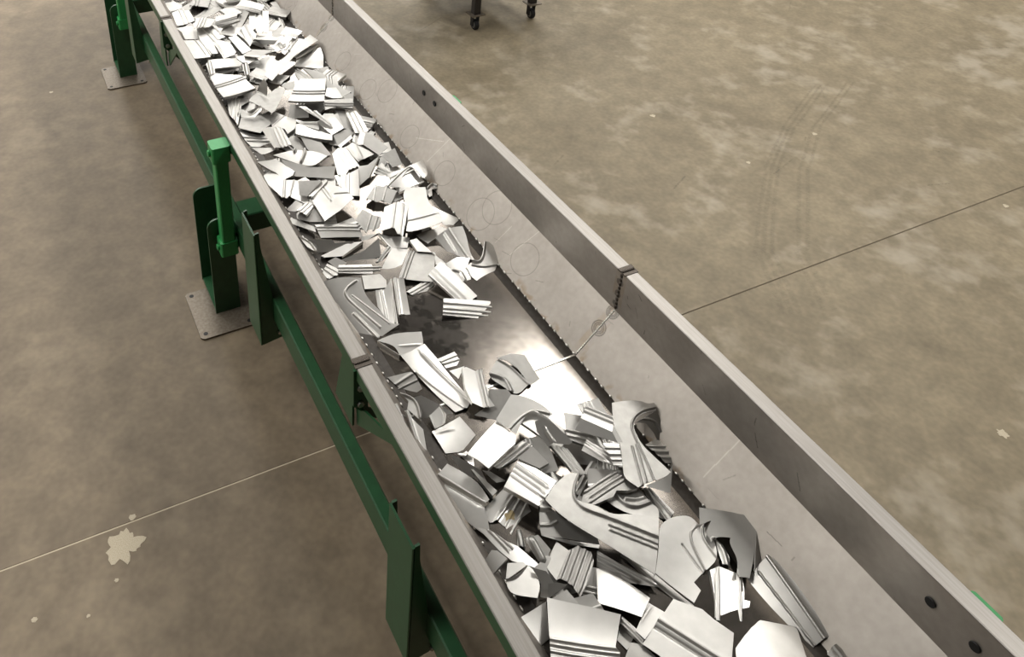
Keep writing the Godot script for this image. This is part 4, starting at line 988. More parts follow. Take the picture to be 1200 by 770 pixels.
["ribbed_steel_offcut","mid-sized lengthwise ragged-edged offcut, one pressed rib, mid-trough beside rocker arm, half buried","steel offcuts with one pressed rib beside rocker arm",[1.1159,0.6011,-2.5448],[[[0,7.9,0],[-.1,-.148,.984],[.994,-.054,.093],[-33,-36.6,-53.6,-2.1,-29.8,13.9,27.7,63.1,58.5,-14.4,30.2,-23.8],[[14,3,-39.8,-1.8,47.9,-1.8]]]]],
["hooked_steel_offcut","steel offcut bent like a beak beside the sloped side","",[1.2117,0.5921,-2.4526],[[[0,7.9,0],[-.123,-.192,.974],[.982,.119,.147],[-30.6,-25.1,-53.2,37.7,38.5,37.7,40.1,-1.7,17.3,-7.2,5.2,-10.5,-3.6,-13.4,-13.7,-17.5],[]],[[-45.2,-29.6,6.7],[-.622,-.723,.3],[.421,.014,.907],[-56.4,-25.6,-50,6.7,-24.4,38.6,37.6,18,53.1,4.3,55.2,-23.3,-15.1,-18.7],[[0,0,-30.8,-14.1,55.3,-14.1],[0,0,-42.2,13.8,45.5,8.7]]]]],
["flat_steel_offcut","mid-sized slanting ragged-edged offcut, plain face, mid-trough beside rocker arm, half buried","steel offcuts with plain face beside rocker arm",[1.1013,0.5834,-2.4237],[[[0,19.7,0],[-.671,-.227,.706],[.723,.015,.691],[-10.1,-36.7,-24.5,-5,-80.2,22.1,28,22.1,86.8,-2.5],[]]]],
["ribbed_steel_offcut","mid-sized slanting ragged-edged offcut, two pressed ribs, mid-trough beside rocker arm, half buried","steel offcuts with two pressed ribs beside rocker arm",[1.0863,0.5991,-2.2544],[[[0,6.9,0],[-.516,-.182,.837],[.845,.052,.532],[17,-55,-49.2,-30,-40.3,8.7,-26.2,51.9,41,36.4,24.1,3.7,33.6,-15.7],[[0,0,-41.9,-28.6,33,-28.6],[0,0,-38.9,11.7,36.1,6.4]]]]],
["arched_steel_offcut","slim arched steel offcut standing like a bridge against the sloped side","",[1.2272,0.6159,-2.3085],[[[0,8.1,0],[.855,.087,-.512],[-.519,.189,-.834],[-108,35.7,-50.8,35.7,-22.6,35.3,-4.9,34.5,8.6,33.2,17.9,31.6,29,29,42.2,25.3,61.5,19.1,100.1,6,71.4,-24.9,57.3,-38.7,48,-45.7,40.3,-49.6,34.1,-50.3,28.3,-50,22.9,-48.7,16.5,-45.6,5.8,-38.3,12.1,-25.8,15.7,-18.4,18.8,-12,22.8,-3.4,30.4,12.9,19.8,17.5,12.9,19.5,6.3,20.3,-1.1,20.5,-9.5,20.1,-19.3,18.2,-30.6,14.6,-46.7,7.8,-78.1,-7.1,-82,-2.7,-85.1,1.5,-88.9,6.9,-95.1,16.1],[[7,5,-101.5,32.5,-4.9,30.8,32.2,24.3,24.1,-6.4,12.1,-36.8]]]]],
["curled_steel_offcut","small lengthwise ragged-edged offcut, curled bead, by plain slope beside rocker arm, lying low","steel offcuts with curled bead beside rocker arm",[1.2813,0.5862,-2.2353],[[[0,1.8,0],[.324,.046,-.945],[-.946,.008,-.324],[12.8,18.4,38.1,-2.6,23.4,-21.6,3.7,-18.4,-1.5,1.5,-33.9,4.4,-42.6,18.4],[[8,8,6,15.2,28.1,-1,16.8,-20.6]]]]],
["bell_shaped_steel_offcut","smooth bell-shaped steel offcut with faint crease lying beside the sloped side","",[1.1633,0.6081,-2.0978],[[[0,9.9,0],[.98,.113,.164],[.163,.014,-.986],[-34.1,97.8,-31.7,108.2,-28.2,117.9,-22.2,128.8,-9.4,147,56,121,45.8,75,42.5,50.7,42.8,32.4,45.5,15,50.4,-1.6,53.9,-16.7,56.1,-30.3,56.8,-42.6,56.2,-53.4,54.9,-62.3,53,-69.4,50.4,-74.6,47.2,-78,38,-80.9,22.9,-83.1,1.9,-84.8,-25,-85.9,-45.8,-86,-60.8,-85.2,-70.7,-82.7,-77.9,-76.5,-62.9,-42.5,-55.3,-22,-50.2,-3.8,-45.9,15.9,-42.5,37.3,-39.6,56.2,-37.2,72.6,-35.4,86.5],[[6,3,-56.3,-26.2,49.4,-26.2]]]]],
["folded_steel_offcut","mid-sized slanting ragged-edged offcut, folded flange, mid-trough beside rocker arm, on top","steel offcuts with folded flange beside rocker arm",[1.0713,0.6102,-2.0946],[[[0,7.9,0],[-.513,-.072,.856],[.858,-.088,.507],[-75.3,-25.3,-91.4,-6.5,-75.6,31.3,80.4,24.3,68.2,3.8,45.2,-6.1,48.5,-21.4],[[0,0,-87.4,-15.9,48.5,-15.9],[0,0,-81.6,12.9,81,14.3]]],[[-28.5,5.9,-27.5],[.486,.075,-.871],[-.824,-.293,-.485],[-57.8,-16.1,66.1,-16.1,55.2,12.4,-63.5,19.9],[]]]],
["flat_steel_offcut","small slanting ragged-edged offcut, plain face, by plain slope beside rocker arm, lying low","steel offcuts with plain face beside rocker arm",[1.2516,0.5742,-2.0733],[[[0,7.8,0],[.584,-.123,.802],[.811,.12,-.572],[-79.8,22.1,33.4,22.1,42.6,12.2,33,-31.7,2.4,-32.9,-31.7,8.2],[]]]],
["flat_steel_offcut","mid-sized crosswise four-sided offcut, plain face, mid-trough before bright cross weld, lying low","steel offcuts with plain face before bright cross weld",[1.1717,0.5776,-2.0190],[[[0,1.4,0],[-.937,-.008,.35],[.35,-.046,.936],[50.2,-32.8,-45.9,-8.1,-55.3,20.4,51,20.4],[]]]],
["gooseneck_steel_offcut","long steel offcut with one bead running to a cupped hook","",[1.2209,0.5731,-1.9192],[[[0,12,0],[-.001,-.155,.988],[.989,.148,.025],[-68.6,-59.2,-76.9,-26.8,-79.8,-9.2,-80,4.1,-77.6,19.7,-70.1,46.8,-47.1,43,-32.6,39.7,-18.9,35.8,-3.5,30.8,13.6,24.7,28.5,20,41.3,16.7,54.3,14.6,74.1,13.3,69.8,-1.2,65.9,-9.5,61.1,-16.5,54.9,-23.7,47.2,-31.3,35.1,-38,18.4,-43.9,-9.4,-49.9],[[6,6,-81.2,-0.1,71.4,-0.1],[5,2,-71.6,-27.2,14.2,-22.7]]]]],
["cupped_steel_offcut","cupped steel hook with flared point resting against the sloped side","",[1.2465,0.5722,-1.8188],[[[0,15.9,0],[-.987,-.012,.159],[.157,-.25,.956],[64.9,-7.7,45.6,-11.9,35.7,-13.2,28.8,-12.8,21.4,-10.7,9.8,-4.8,-7.3,-16.1,-16.9,-23.3,-24.8,-30.3,-34.9,-40.4,-53.5,-60.4,-61.2,-59.5,-65.2,-57.3,-68.1,-53.5,-70.7,-48.1,-73.1,-41,-72.8,-31.7,-69.8,-20.2,-64,-6.6,-55.7,9.1,-46.2,22.5,-35.5,33.9,-23.6,43,-10.7,50.1,2.3,55.4,15.4,58.9,31.7,60.6,61.1,60.6,67.5,45,69.8,36.2,70.1,29,69.2,21.7,66.9,14.2,65.3,7.9,64.4,2.8,64.2,-1.7],[[8,10,31.1,-20.6,19.2,-2,-9.1,-10.4,-52.3,-55.7],[6,5,38.9,-4.4,10.1,20.2,-40.1,33.2]]]]],
["curled_steel_offcut","mid-sized lengthwise ragged-edged offcut, curled bead, mid-trough before bright cross weld, lying low","steel offcuts with curled bead before bright cross weld",[1.1671,0.5731,-1.8057],[[[0,12,0],[.053,.209,-.977],[-.998,-.006,-.056],[48.2,39.1,60.2,-7.7,43.6,-45.8,18.7,-25.5,-25.6,-16.6,-57.6,-1.1,-56.1,18.4,-31.3,39.1],[[8,5,16.7,29,0.7,7.8,-31.6,8.8]]]]],
["tipped_steel_offcut","steel sheet tipped up on edge below the frame-side rim","",[0.8171,0.5681,-2.0909],[[[0,25.9,0],[-.973,-.145,-.178],[-.012,-.742,.671],[65.9,-33.9,-10.2,-15.6,-16.1,-0.4,-80.9,9.1,-44.6,26.7,42.1,26.7,43.8,-12.5],[]]]],
["curled_steel_offcut","small lengthwise ragged-edged offcut, curled bead, by frame-side rim beside rocker arm, half buried","steel offcuts with curled bead beside rocker arm",[0.7512,0.5988,-2.1124],[[[0,1.2,0],[-.143,.027,-.989],[-.99,-.027,.142],[54.2,10.6,23.9,-5.6,-26.4,-12.3,-46.4,-3.2,-5.3,10.6],[[7,5,48.6,7.1,7.9,-9.8,-41,-4.9]]]]],
["flat_steel_offcut","mid-sized crosswise ragged-edged offcut, plain face, mid-trough beside rocker arm, lying low","steel offcuts with plain face beside rocker arm",[0.8368,0.5873,-2.0533],[[[0,3.7,0],[.979,.017,-.202],[-.202,.156,-.967],[-65.8,13.8,39.3,13.8,91.3,-5.9,-4.6,-23.5,-60.2,1.8],[]]]],
["flat_steel_offcut","small crosswise four-sided offcut, plain face, mid-trough beside rocker arm, lying low","steel offcuts with plain face beside rocker arm",[0.9509,0.5761,-2.0900],[[[0,2.9,0],[.992,.007,.123],[.117,.25,-.961],[-17.4,10.2,43.9,10.2,-7.6,-11.6,-18.9,-8.8],[]]]],
["flat_steel_offcut","mid-sized crosswise ragged-edged offcut, plain face, mid-trough before bright cross weld, lying low","steel offcuts with plain face before bright cross weld",[0.9099,0.5708,-2.0093],[[[0,17.3,0],[.984,.165,.062],[-.04,.552,-.833],[-89,9.5,-3.8,9.5,63.5,33.4,47.2,-26.4,-17.9,-25.9],[]]]],
["ribbed_steel_offcut","mid-sized lengthwise ragged-edged offcut, one pressed rib, mid-trough before bright cross weld, lying low","steel offcuts with one pressed rib before bright cross weld",[1.0307,0.5787,-2.0323],[[[0,6.3,0],[.16,-.145,.976],[.987,.039,-.156],[-57.3,-31.6,-24.8,-6.5,-1.2,33.9,14.9,51.2,48.3,18.1,19.2,-31.8,0.9,-33.3],[[6,4,-55,-31.1,11.9,-31.1]]]]],
["ribbed_steel_offcut","small slanting four-sided offcut, one pressed rib, mid-trough before bright cross weld, lying low","steel offcuts with one pressed rib before bright cross weld",[0.9690,0.5765,-1.9865],[[[0,5.6,0],[.825,.139,-.549],[-.564,.119,-.817],[-45.2,5.8,39,8,37,-6.5,-30.8,-7.4],[[0,0,-44.1,2.4,40.9,2.4]]]]],
["ribbed_steel_offcut","small lengthwise ragged-edged offcut, two pressed ribs, by frame-side rim before bright cross weld, lying low","steel offcuts with two pressed ribs before bright cross weld",[0.7762,0.5780,-1.9821],[[[0,1,0],[.343,.016,.939],[.939,.029,-.344],[-14.3,-28.3,-39.2,18.8,7.7,26.6,26,7.2,19.8,-24.4],[[0,0,-29.6,-5.8,27.9,-5.8],[0,0,-35.7,6.6,20.8,13.6]]]]],
["flat_steel_offcut","small slanting four-sided offcut, plain face, mid-trough before bright cross weld, lying low","steel offcuts with plain face before bright cross weld",[0.8102,0.5751,-2.0116],[[[0,7,0],[-.428,.179,-.886],[-.898,-.198,.394],[26,17.3,18.3,-13,-24.5,-21.7,-19.8,17.3],[]]]],
["ribbed_steel_offcut","mid-sized crosswise ragged-edged offcut, two pressed ribs, mid-trough before bright cross weld, lying low","steel offcuts with two pressed ribs before bright cross weld",[0.8794,0.5747,-1.9527],[[[0,4.3,0],[.951,-.07,.302],[.303,.004,-.953],[-80.5,20.6,62.8,22.4,57.7,-2.2,43.8,-23.5,-83.8,-17.3],[[0,0,-85.8,5.4,64.6,5.4],[0,0,-87,-8.1,57.1,-8.6]]]]],
["flat_steel_offcut","mid-sized slanting ragged-edged offcut, plain face, mid-trough before bright cross weld, lying low","steel offcuts with plain face before bright cross weld",[0.9782,0.5756,-1.9396],[[[0,3.4,0],[-.662,-.041,.748],[.749,-.051,.66],[52.2,-27.8,-69.4,-24.2,-83.9,31.5,44.3,31.5,56.9,-11],[]]]],
["ribbed_steel_offcut","large slanting ragged-edged offcut, two pressed ribs, mid-trough before bright cross weld, lying low","steel offcuts with two pressed ribs before bright cross weld",[1.0327,0.5805,-1.8807],[[[0,7.4,0],[.632,-.065,-.773],[-.773,.02,-.634],[-62.8,41.6,79.5,41.7,99.3,-47.6,-50.7,-67.4,-65.4,31.7],[[0,0,-65.2,33.4,85,33.4],[0,0,-65.5,23.3,84.7,22.4]]]]],
["swan_neck_steel_offcut","large grey swan-neck steel offcut with looped bead leaning on the frame-side rim","",[0.8076,0.5644,-1.7572],[[[0,33,0],[-.091,.218,-.972],[-.989,-.132,.063],[159.6,73.1,153.5,44.6,148.7,28.2,143.1,14.4,134,-3.5,114.8,-36.7,88.8,-28.3,75,-24.6,64.6,-22.7,54.7,-21.7,45.3,-21.5,34.5,-22.3,22.4,-23.9,9,-26.3,-5.8,-29.6,-19.6,-32.4,-32.3,-34.7,-44,-36.5,-54.6,-37.8,-63.4,-40.2,-70.2,-43.6,-75.9,-49.5,-82.8,-62.1,-88.9,-25.6,-91.7,-8.7,-93.4,1.1,-94.6,7.8,-95.2,11.4,-96.4,17.6,-98,26.5,-100.8,41.6,-106.7,73.3,-40.2,73.2,-1.2,73.2,32,73.2,75.9,73.1],[[6,6,109.9,-17.3,103.1,19.5,85.1,35.5,53.4,32.5,-65.2,-3.8],[4,4,70.4,17.1,-67.5,-35.3],[8,5,10.6,42.2,-92.2,17.7]]]]],
["flat_steel_offcut","mid-sized crosswise ragged-edged offcut, plain face, mid-trough before bright cross weld, lying low","steel offcuts with plain face before bright cross weld",[0.8916,0.5771,-1.8828],[[[0,1.9,0],[-.966,.043,-.256],[-.255,.032,.966],[40.7,-32,-19.4,-33.7,-34,-1.4,-29.4,33.5,42.1,33.5],[]]]],
["ribbed_steel_offcut","mid-sized lengthwise ragged-edged offcut, two pressed ribs, mid-trough before bright cross weld, lying low","steel offcuts with two pressed ribs before bright cross weld",[0.8802,0.5740,-1.7718],[[[0,8.2,0],[-.274,-.097,.957],[.954,.095,.283],[-62.1,-28.6,-60.8,0.3,-97.6,28.2,56.3,20.3,86.2,18.6,76.6,-7.7,1.5,-31.1],[[0,0,-58,-11.7,62.5,-11.7],[0,0,-92.4,27,76,12]]]]],
["ribbed_steel_offcut","mid-sized lengthwise four-sided offcut, one pressed rib, mid-trough before bright cross weld, lying low","steel offcuts with one pressed rib before bright cross weld",[0.9322,0.5728,-1.7816],[[[0,12.5,0],[-.331,-.173,.928],[.94,.022,.34],[-71.8,-18.5,-66.9,15.6,68.7,20,70,-17],[[0,0,-73,-11.5,72.4,-11.5]]]]],
["ribbed_steel_offcut","small crosswise ragged-edged offcut, two pressed ribs, mid-trough before bright cross weld, lying low","steel offcuts with two pressed ribs before bright cross weld",[1.0010,0.5743,-1.7928],[[[0,4.7,0],[.977,.066,-.205],[-.214,.193,-.957],[-39.1,17.2,22.1,18.5,56.2,-8.9,-6,-22.3,-33.2,-4.5],[[0,0,-36.6,7.8,40.9,7.8],[0,0,-32.8,-5,47.9,-0.7]]]]],
["ribbed_steel_bar","long ribbed steel strip slanting over the lone grooved block","",[1.1043,0.5835,-1.7566],[[[0,16.8,0],[.287,-.199,.937],[.957,.025,-.287],[-72.6,-43,-88.2,25.9,-76.7,30.2,78.7,26.9,79.2,-2,79.5,-38],[[0,0,-76.7,-27.6,83.2,-27.6],[0,0,-80.2,-8.8,83.5,-12.7]]]]],
["grooved_steel_offcut","lone rectangular grooved steel offcut lying on the bare trough floor","",[1.0982,0.5702,-1.6552],[[[0,14.8,0],[.912,-.132,.389],[.404,.121,-.907],[-81.4,-32.4,-73.1,31.4,75.4,37.2,79.1,-36.2],[[0,0,-80.3,13.5,83.8,13.5],[0,0,-83.5,-6.4,82.9,-8.4],[0,0,-84.6,-21.6,82.9,-23.5]]]]],
["flat_steel_offcut","small lengthwise ragged-edged offcut, plain face, mid-trough before bright cross weld, lying low","steel offcuts with plain face before bright cross weld",[1.1026,0.5757,-1.9362],[[[0,9.4,0],[.294,-.124,.948],[.956,.059,-.289],[-71.7,-11.1,-64.7,14.1,82.1,14.1,58.5,-15.3,17.6,19.8,-21.9,-21.5],[]]]],
["corner_steel_offcut","steel offcut with drawn-down rounded corner lying across the long straight strip","",[0.8424,0.5898,-1.6073],[[[0,4.2,0],[.931,.052,.361],[.356,.09,-.93],[-66.3,11.8,-51.7,18.5,-43.1,22.3,-35.5,25.2,-27.4,28.1,-18.8,31,-7.8,33,5.6,34.2,25.9,34.4,66.5,33.1,67.4,6.4,66.9,-7.5,65.2,-17.4,61.5,-28.5,53,-46.8,-5.9,-43.7,-7.9,-34.6,-9.6,-29.3,-11.7,-24.6,-14.3,-19.6,-17.6,-14.3,-22.8,-9.2,-29.9,-4.3,-41.7,1.6],[[5,2,10.1,-13.2,56.6,-13.2]]],[[-44.5,-33,17.6],[.491,.14,.86],[.223,.934,-.279],[-46.7,44.3,34.2,30.2,35.3,-11.7,20.4,-21.1,18.8,-7.6,-22.2,-21.7,-39.8,-12.3],[[9,6,-39.5,2.2,25.6,2.2]]]]],
["long_steel_strip","long straight steel strip with two raised edges by the rim weld","",[0.8855,0.5732,-1.4589],[[[0,12,0],[.276,-.097,.956],[.959,-.044,-.281],[-110.1,-40.8,-103.4,-10.2,-101.6,46,-46.1,44.4,116.1,18.1,128.4,-11.5,116.7,-46],[[5,5,-86.4,14.2,120.6,14.2],[5,5,-43.8,-39.7,130.1,-18.7]]]]],
["ribbed_steel_offcut","small crosswise four-sided offcut, two pressed ribs, mid-trough at bright cross weld, lying low","steel offcuts with two pressed ribs at bright cross weld",[0.9502,0.5763,-1.4999],[[[0,2.7,0],[.995,-.055,-.086],[-.083,.052,-.995],[-29.8,20.5,30.9,22.4,24.5,-25.2,-25.6,-17.7],[[0,0,-32,8.3,35.4,8.3],[0,0,-31.7,-2.8,33.4,-9.7]]]]],
["flat_steel_offcut","small slanting triangular offcut, plain face, mid-trough at bright cross weld, lying low","steel offcuts with plain face at bright cross weld",[0.9491,0.5783,-1.4548],[[[0,0.7,0],[-.753,-.031,.657],[.657,-.008,.753],[5.8,-21.9,-27.1,10.9,21.2,10.9],[]]]],
["ribbed_steel_offcut","mid-sized lengthwise ragged-edged offcut, two pressed ribs, mid-trough at bright cross weld, on top","steel offcuts with two pressed ribs at bright cross weld",[0.9620,0.6000,-1.3660],[[[0,12.1,0],[-.316,-.154,.936],[.946,-.12,.3],[-54,-36,-55.8,-22.6,-43.2,1.2,-48.6,22,-2.5,19,-2.4,35.3,8,26.6,65.9,16,69.1,4.2,52.2,-27.2,11.2,-38.5],[[4,5,-47.2,6.1,71.5,6.1],[4,5,-49,16.4,66.5,15]]]]],
["flat_steel_offcut","small lengthwise four-sided offcut, plain face, mid-trough at bright cross weld, half buried","steel offcuts with plain face at bright cross weld",[0.9672,0.5999,-1.3115],[[[0,3.1,0],[.363,.216,-.906],[-.931,.041,-.363],[17.1,5.7,10.5,0.4,-12.3,-11.8,-15.4,5.7],[]]]],
["ribbed_steel_offcut","mid-sized crosswise ragged-edged offcut, two pressed ribs, by frame-side rim at bright cross weld, lying low","steel offcuts with two pressed ribs at bright cross weld",[0.7958,0.5727,-1.4736],[[[0,9.4,0],[.967,.241,-.083],[-.129,.18,-.975],[-32.7,45.7,30.8,22.9,34.9,5.9,30.6,-35.1,-9.8,-39.1,-29.7,-6.1,-24,5.8],[[0,0,-28.4,14,32.8,14],[0,0,-28.9,-1,36.8,-9.3]]]]],
["curled_steel_offcut","small slanting ragged-edged offcut, curled bead, by frame-side rim at bright cross weld, on top","steel offcuts with curled bead at bright cross weld",[0.7655,0.6049,-1.3764],[[[0,7.2,0],[-.421,.143,-.896],[-.907,-.046,.419],[49.2,-4.8,23.9,-17.6,-2.3,-19.3,-30,-4.1,-44.2,18.8,-18.8,16,4.7,15.8,17.4,-4.8],[[7,6,47,-4.5,17.3,-19.2,-9.8,-12.4,-37,12.1]]]]],
["flat_steel_offcut","mid-sized lengthwise ragged-edged offcut, plain face, mid-trough at bright cross weld, lying low","steel offcuts with plain face at bright cross weld",[0.8173,0.5698,-1.3620],[[[0,18.3,0],[-.245,.543,-.803],[-.962,-.242,.13],[56.3,34.3,46.5,3.2,0.3,-25.4,-43.5,-47.8,-39.2,-12.4,-11.8,13.8,-8.6,34.3],[]]]],
["curled_steel_offcut","small crosswise ragged-edged offcut, curled bead, mid-trough at bright cross weld, lying low","steel offcuts with curled bead at bright cross weld",[0.8214,0.5858,-1.3289],[[[0,5.2,0],[.934,.093,-.344],[-.355,.164,-.92],[-16,21.6,29.5,21.6,18.8,-8.4,-0.3,-21.3,-32.1,-13.4],[[6,5,29.4,19.4,21.3,-6.3,-0.3,-21.3],[5,4,-13.4,22.1,-30.2,-16]]]]],
["embossed_steel_offcut","pale square steel sheet with one small embossed bar","",[0.8339,0.5787,-1.2726],[[[0,3.3,0],[.995,-.02,.098],[.099,.066,-.993],[-50.2,25.7,-9.1,34.9,39.2,47.7,56.7,-16.6,3.4,-49,-40.1,-42.7],[[6,3,-38.5,18.8,-2.8,18.8]]]]],
["ribbed_steel_offcut","small lengthwise ragged-edged offcut, one pressed rib, by frame-side rim at bright cross weld, half buried","steel offcuts with one pressed rib at bright cross weld",[0.7449,0.5839,-1.3164],[[[0,16.2,0],[-.136,-.256,.957],[.99,-.058,.125],[-52.2,-11.1,-53.6,-2.7,-30.9,-0.3,4.7,19.9,60.8,10.8,36.7,-3.2,34.5,-13.4],[[0,0,-55.6,-8.1,36.6,-8.1]]]]],
["flat_steel_offcut","small lengthwise ragged-edged offcut, plain face, by frame-side rim at bright cross weld, on top","steel offcuts with plain face at bright cross weld",[0.7221,0.6079,-1.3552],[[[0,7.2,0],[-.042,.14,-.989],[-.999,-.004,.042],[42.1,4.1,40.1,-8.6,-15.3,-2.9,-51.3,3.1,-15.7,4.1],[]]]],
["flat_steel_sheet","bright plain steel sheet lying over ribbed ends","",[0.8800,0.6485,-1.1565],[[[0,5.4,0],[.896,-.067,-.439],[-.437,.039,-.898],[-64.7,38,73.5,38,67.5,-24.4,45.7,-35,-61.9,-25,-60.2,8.3],[]]]],
["ribbed_steel_offcut","mid-sized crosswise ragged-edged offcut, two pressed ribs, mid-trough amid swan-neck sheets, on top","steel offcuts with two pressed ribs amid swan-neck sheets",[0.9338,0.6237,-1.1124],[[[0,6.4,0],[.976,.126,-.18],[-.195,.118,-.974],[-76.4,32.9,32.1,33.2,45.1,9.8,47,-48.6,19.3,-44.4,-5.3,5.4,-61.8,11.7],[[0,0,-77.9,23.2,38.4,23.2],[0,0,-65.8,11.7,42.4,12]]]]],
["ribbed_steel_offcut","small slanting ragged-edged offcut, one pressed rib, mid-trough at bright cross weld, lying low","steel offcuts with one pressed rib at bright cross weld",[0.8339,0.5773,-1.1994],[[[0,1.7,0],[.884,-.064,.464],[.466,.022,-.885],[-24.9,5,-0.9,21,15.9,3,17.5,-26,-7.6,-2.9],[[9,6,-21.9,5.3,7.2,5.3]]]]],
["notched_steel_offcut","steel sheet with a large arched notch and rolled rim","",[1.0186,0.6448,-1.2099],[[[0,9.3,0],[.844,.118,-.523],[-.536,.163,-.828],[-73.2,59.5,15,59.5,23.2,43.8,27.4,33.7,30.4,24.2,32.9,13.4,35.1,1.4,36.2,-10,36.3,-20.8,35,-33.2,30.8,-54.4,11.9,-48.5,12.3,-29.1,11.3,-19.5,8.9,-13.2,5.2,-8.2,0.2,-4.5,-5.6,-1.6,-12.2,0.5,-19.5,1.7,-27.7,2,-36.2,2,-44.9,1.7,-56.2,0.9,-76.8,-1.1],[[5,5,-74.9,19.3,-21.6,8.9,11.3,-12.1,24.1,-45.3]]]]],
["curved_steel_bracket","curved steel bracket with rolled edges on the polished floor by the cross weld","",[1.0630,0.5810,-1.3701],[[[0,7.1,0],[.268,-.136,.954],[.963,.036,-.266],[-42.7,-34,-53.1,-6.3,-57.6,6.8,-59.5,14.4,-60.1,19.5,-59.3,22.2,-56.6,25,-52.1,27.9,-45.7,30.9,-37.5,34,-26.4,36.3,-12.4,37.9,9.2,38.7,52.7,38.7,49.7,31.3,48.7,25.9,48.7,20,49.4,12.8,50.8,4.2,51,-3.3,50,-9.7,47.8,-15.2,44.4,-19.6,40.2,-23.1,35,-25.6,28.9,-27.1,21.8,-27.6,14.4,-28.6,6.6,-30.1,-1.6,-32.1,-10.2,-34.6,-17.9,-36.1,-24.6,-36.9,-31.7,-36.4],[[5,5,-58.7,22.2,-21.4,34.5,51.2,30.8],[9,7,-39.8,-30.2,-4.4,-7.2,32.6,-23.6]]]]],
["flat_steel_offcut","mid-sized lengthwise ragged-edged offcut, plain face, mid-trough at bright cross weld, lying low","steel offcuts with plain face at bright cross weld",[1.1155,0.5708,-1.3826],[[[0,17.4,0],[.035,-.242,.97],[.999,.004,-.035],[-57.2,-50.3,-53.3,-2.2,-35.3,33.4,70.2,33.4,72,24.3,49.9,-3.3,-6.4,-9,-39.9,-26.3],[]]]],
["flat_steel_offcut","mid-sized slanting ragged-edged offcut, plain face, mid-trough at bright cross weld, lying low","steel offcuts with plain face at bright cross weld",[0.9775,0.5725,-1.3127],[[[0,18.6,0],[-.837,-.299,.459],[.511,-.123,.851],[-28.9,-27.2,-56.4,13.9,-49.9,29.8,33.7,29.8,75.9,-33,25.7,-13.2],[]]]],
["folded_steel_offcut","mid-sized slanting ragged-edged offcut, folded flange, mid-trough amid swan-neck sheets, on top","steel offcuts with folded flange amid swan-neck sheets",[1.1604,0.6721,-1.1007],[[[0,2.9,0],[.581,.032,.813],[.813,-.05,-.579],[-47.2,26.6,23.8,23,32.7,-3.3,35.8,-24.3,-45.2,-22],[[0,0,-50.4,5.2,31.4,5.2],[0,0,-50.7,20.4,28.8,19.3]]],[[-26.9,-4.6,18.4],[-.633,-.123,-.764],[-.522,-.661,.539],[42.5,-18.6,-37.9,-7.8,-55.5,13.2,50.9,13.2],[]]]],
["ribbed_steel_offcut","small lengthwise ragged-edged offcut, two pressed ribs, mid-trough amid swan-neck sheets, on top","steel offcuts with two pressed ribs amid swan-neck sheets",[1.1229,0.6365,-1.0287],[[[0,5.4,0],[.339,.045,.94],[.931,.129,-.341],[-51.3,-24.4,-60.2,18.8,-1.6,15,39.4,16,48.6,3.8,27.6,-10.6,-2.5,-18.7],[[0,0,-62,7.9,3.7,7.9],[0,0,-57.9,-5.6,18.8,-5.6]]]]],
["ribbed_steel_offcut","small slanting ragged-edged offcut, three pressed ribs, mid-trough amid swan-neck sheets, on top","steel offcuts with three pressed ribs amid swan-neck sheets",[1.1342,0.6592,-1.0151],[[[0,0.8,0],[.911,.011,.412],[.412,.023,-.911],[-17.7,29.5,21.5,27.9,15,-32.2,-6.8,-30.7,-12.1,5.4],[[0,0,-15.2,15,25.2,15],[0,0,-17.9,-2.5,22.2,-2.5],[0,0,-10.5,-18.4,19.9,-17.1]]]]],
["ribbed_steel_offcut","small lengthwise ragged-edged offcut, one pressed rib, mid-trough amid swan-neck sheets, on top","steel offcuts with one pressed rib amid swan-neck sheets",[1.0311,0.6356,-1.1292],[[[0,18.5,0],[.169,-.416,.893],[.936,.352,-.012],[-44.5,-17.4,-40.5,4.5,-25.6,18.2,44.3,34.3,44.4,21.9,20.5,-9.3,23.1,-25.2,-21.8,-27],[[6,5,-16,-6.1,20.3,-6.1]]]]],
["ribbed_steel_offcut","small lengthwise ragged-edged offcut, three pressed ribs, mid-trough amid swan-neck sheets, on top","steel offcuts with three pressed ribs amid swan-neck sheets",[1.0391,0.6292,-1.0546],[[[0,0.8,0],[.053,-.008,.999],[.997,.055,-.053],[-69.1,-13.2,-32.8,19.1,44.1,15.4,37.6,-9,20.1,-12.4],[[0,0,-65.7,-9.9,25.4,-9.9],[0,0,-50.3,1.4,40.7,-1.4],[0,0,-39.6,10.7,45.4,10.6]]]]],
["ribbed_steel_sheet","bright steel sheet with three long sharp ribs beside the stained block","",[0.9223,0.6257,-1.0414],[[[0,1.3,0],[.399,.014,.917],[.917,-.01,-.399],[-49.2,-51.1,-66.3,41.1,35.8,47.7,39.3,0.9,40.5,-38.5],[[0,0,-60.6,-13.5,36.5,-13.5],[0,0,-63.5,3.3,34.2,2.8],[0,0,-66.5,20.2,32.8,20.3]]]]],
["beaded_steel_sheet","long steel sheet with double bead lying along the frame-side rim","",[0.7696,0.5888,-1.1007],[[[0,5.2,0],[.501,.012,.865],[.859,.112,-.499],[-51.9,-18.4,-67.4,-8.3,-77.9,-0.2,-83.4,5.8,-83.7,9.6,-83.7,14.8,-83.6,21.2,-83,31.2,-81.4,51.7,-33.6,52.3,-9.5,50.9,7.1,47.7,24.8,41.1,52.4,26.3,51.1,13,52.5,5.1,56.3,-1.6,62.2,-8.7,70.2,-16.3,77.2,-23.6,83.3,-30.8,89.4,-39.5,98.8,-54.9,42.9,-51.2,12.6,-46.7,-10.1,-39.9,-31.6,-30.5],[[5,6,-87.7,12.1,58.1,12.1],[4,-4,-84.2,3.7,51.7,1.1]]]]],
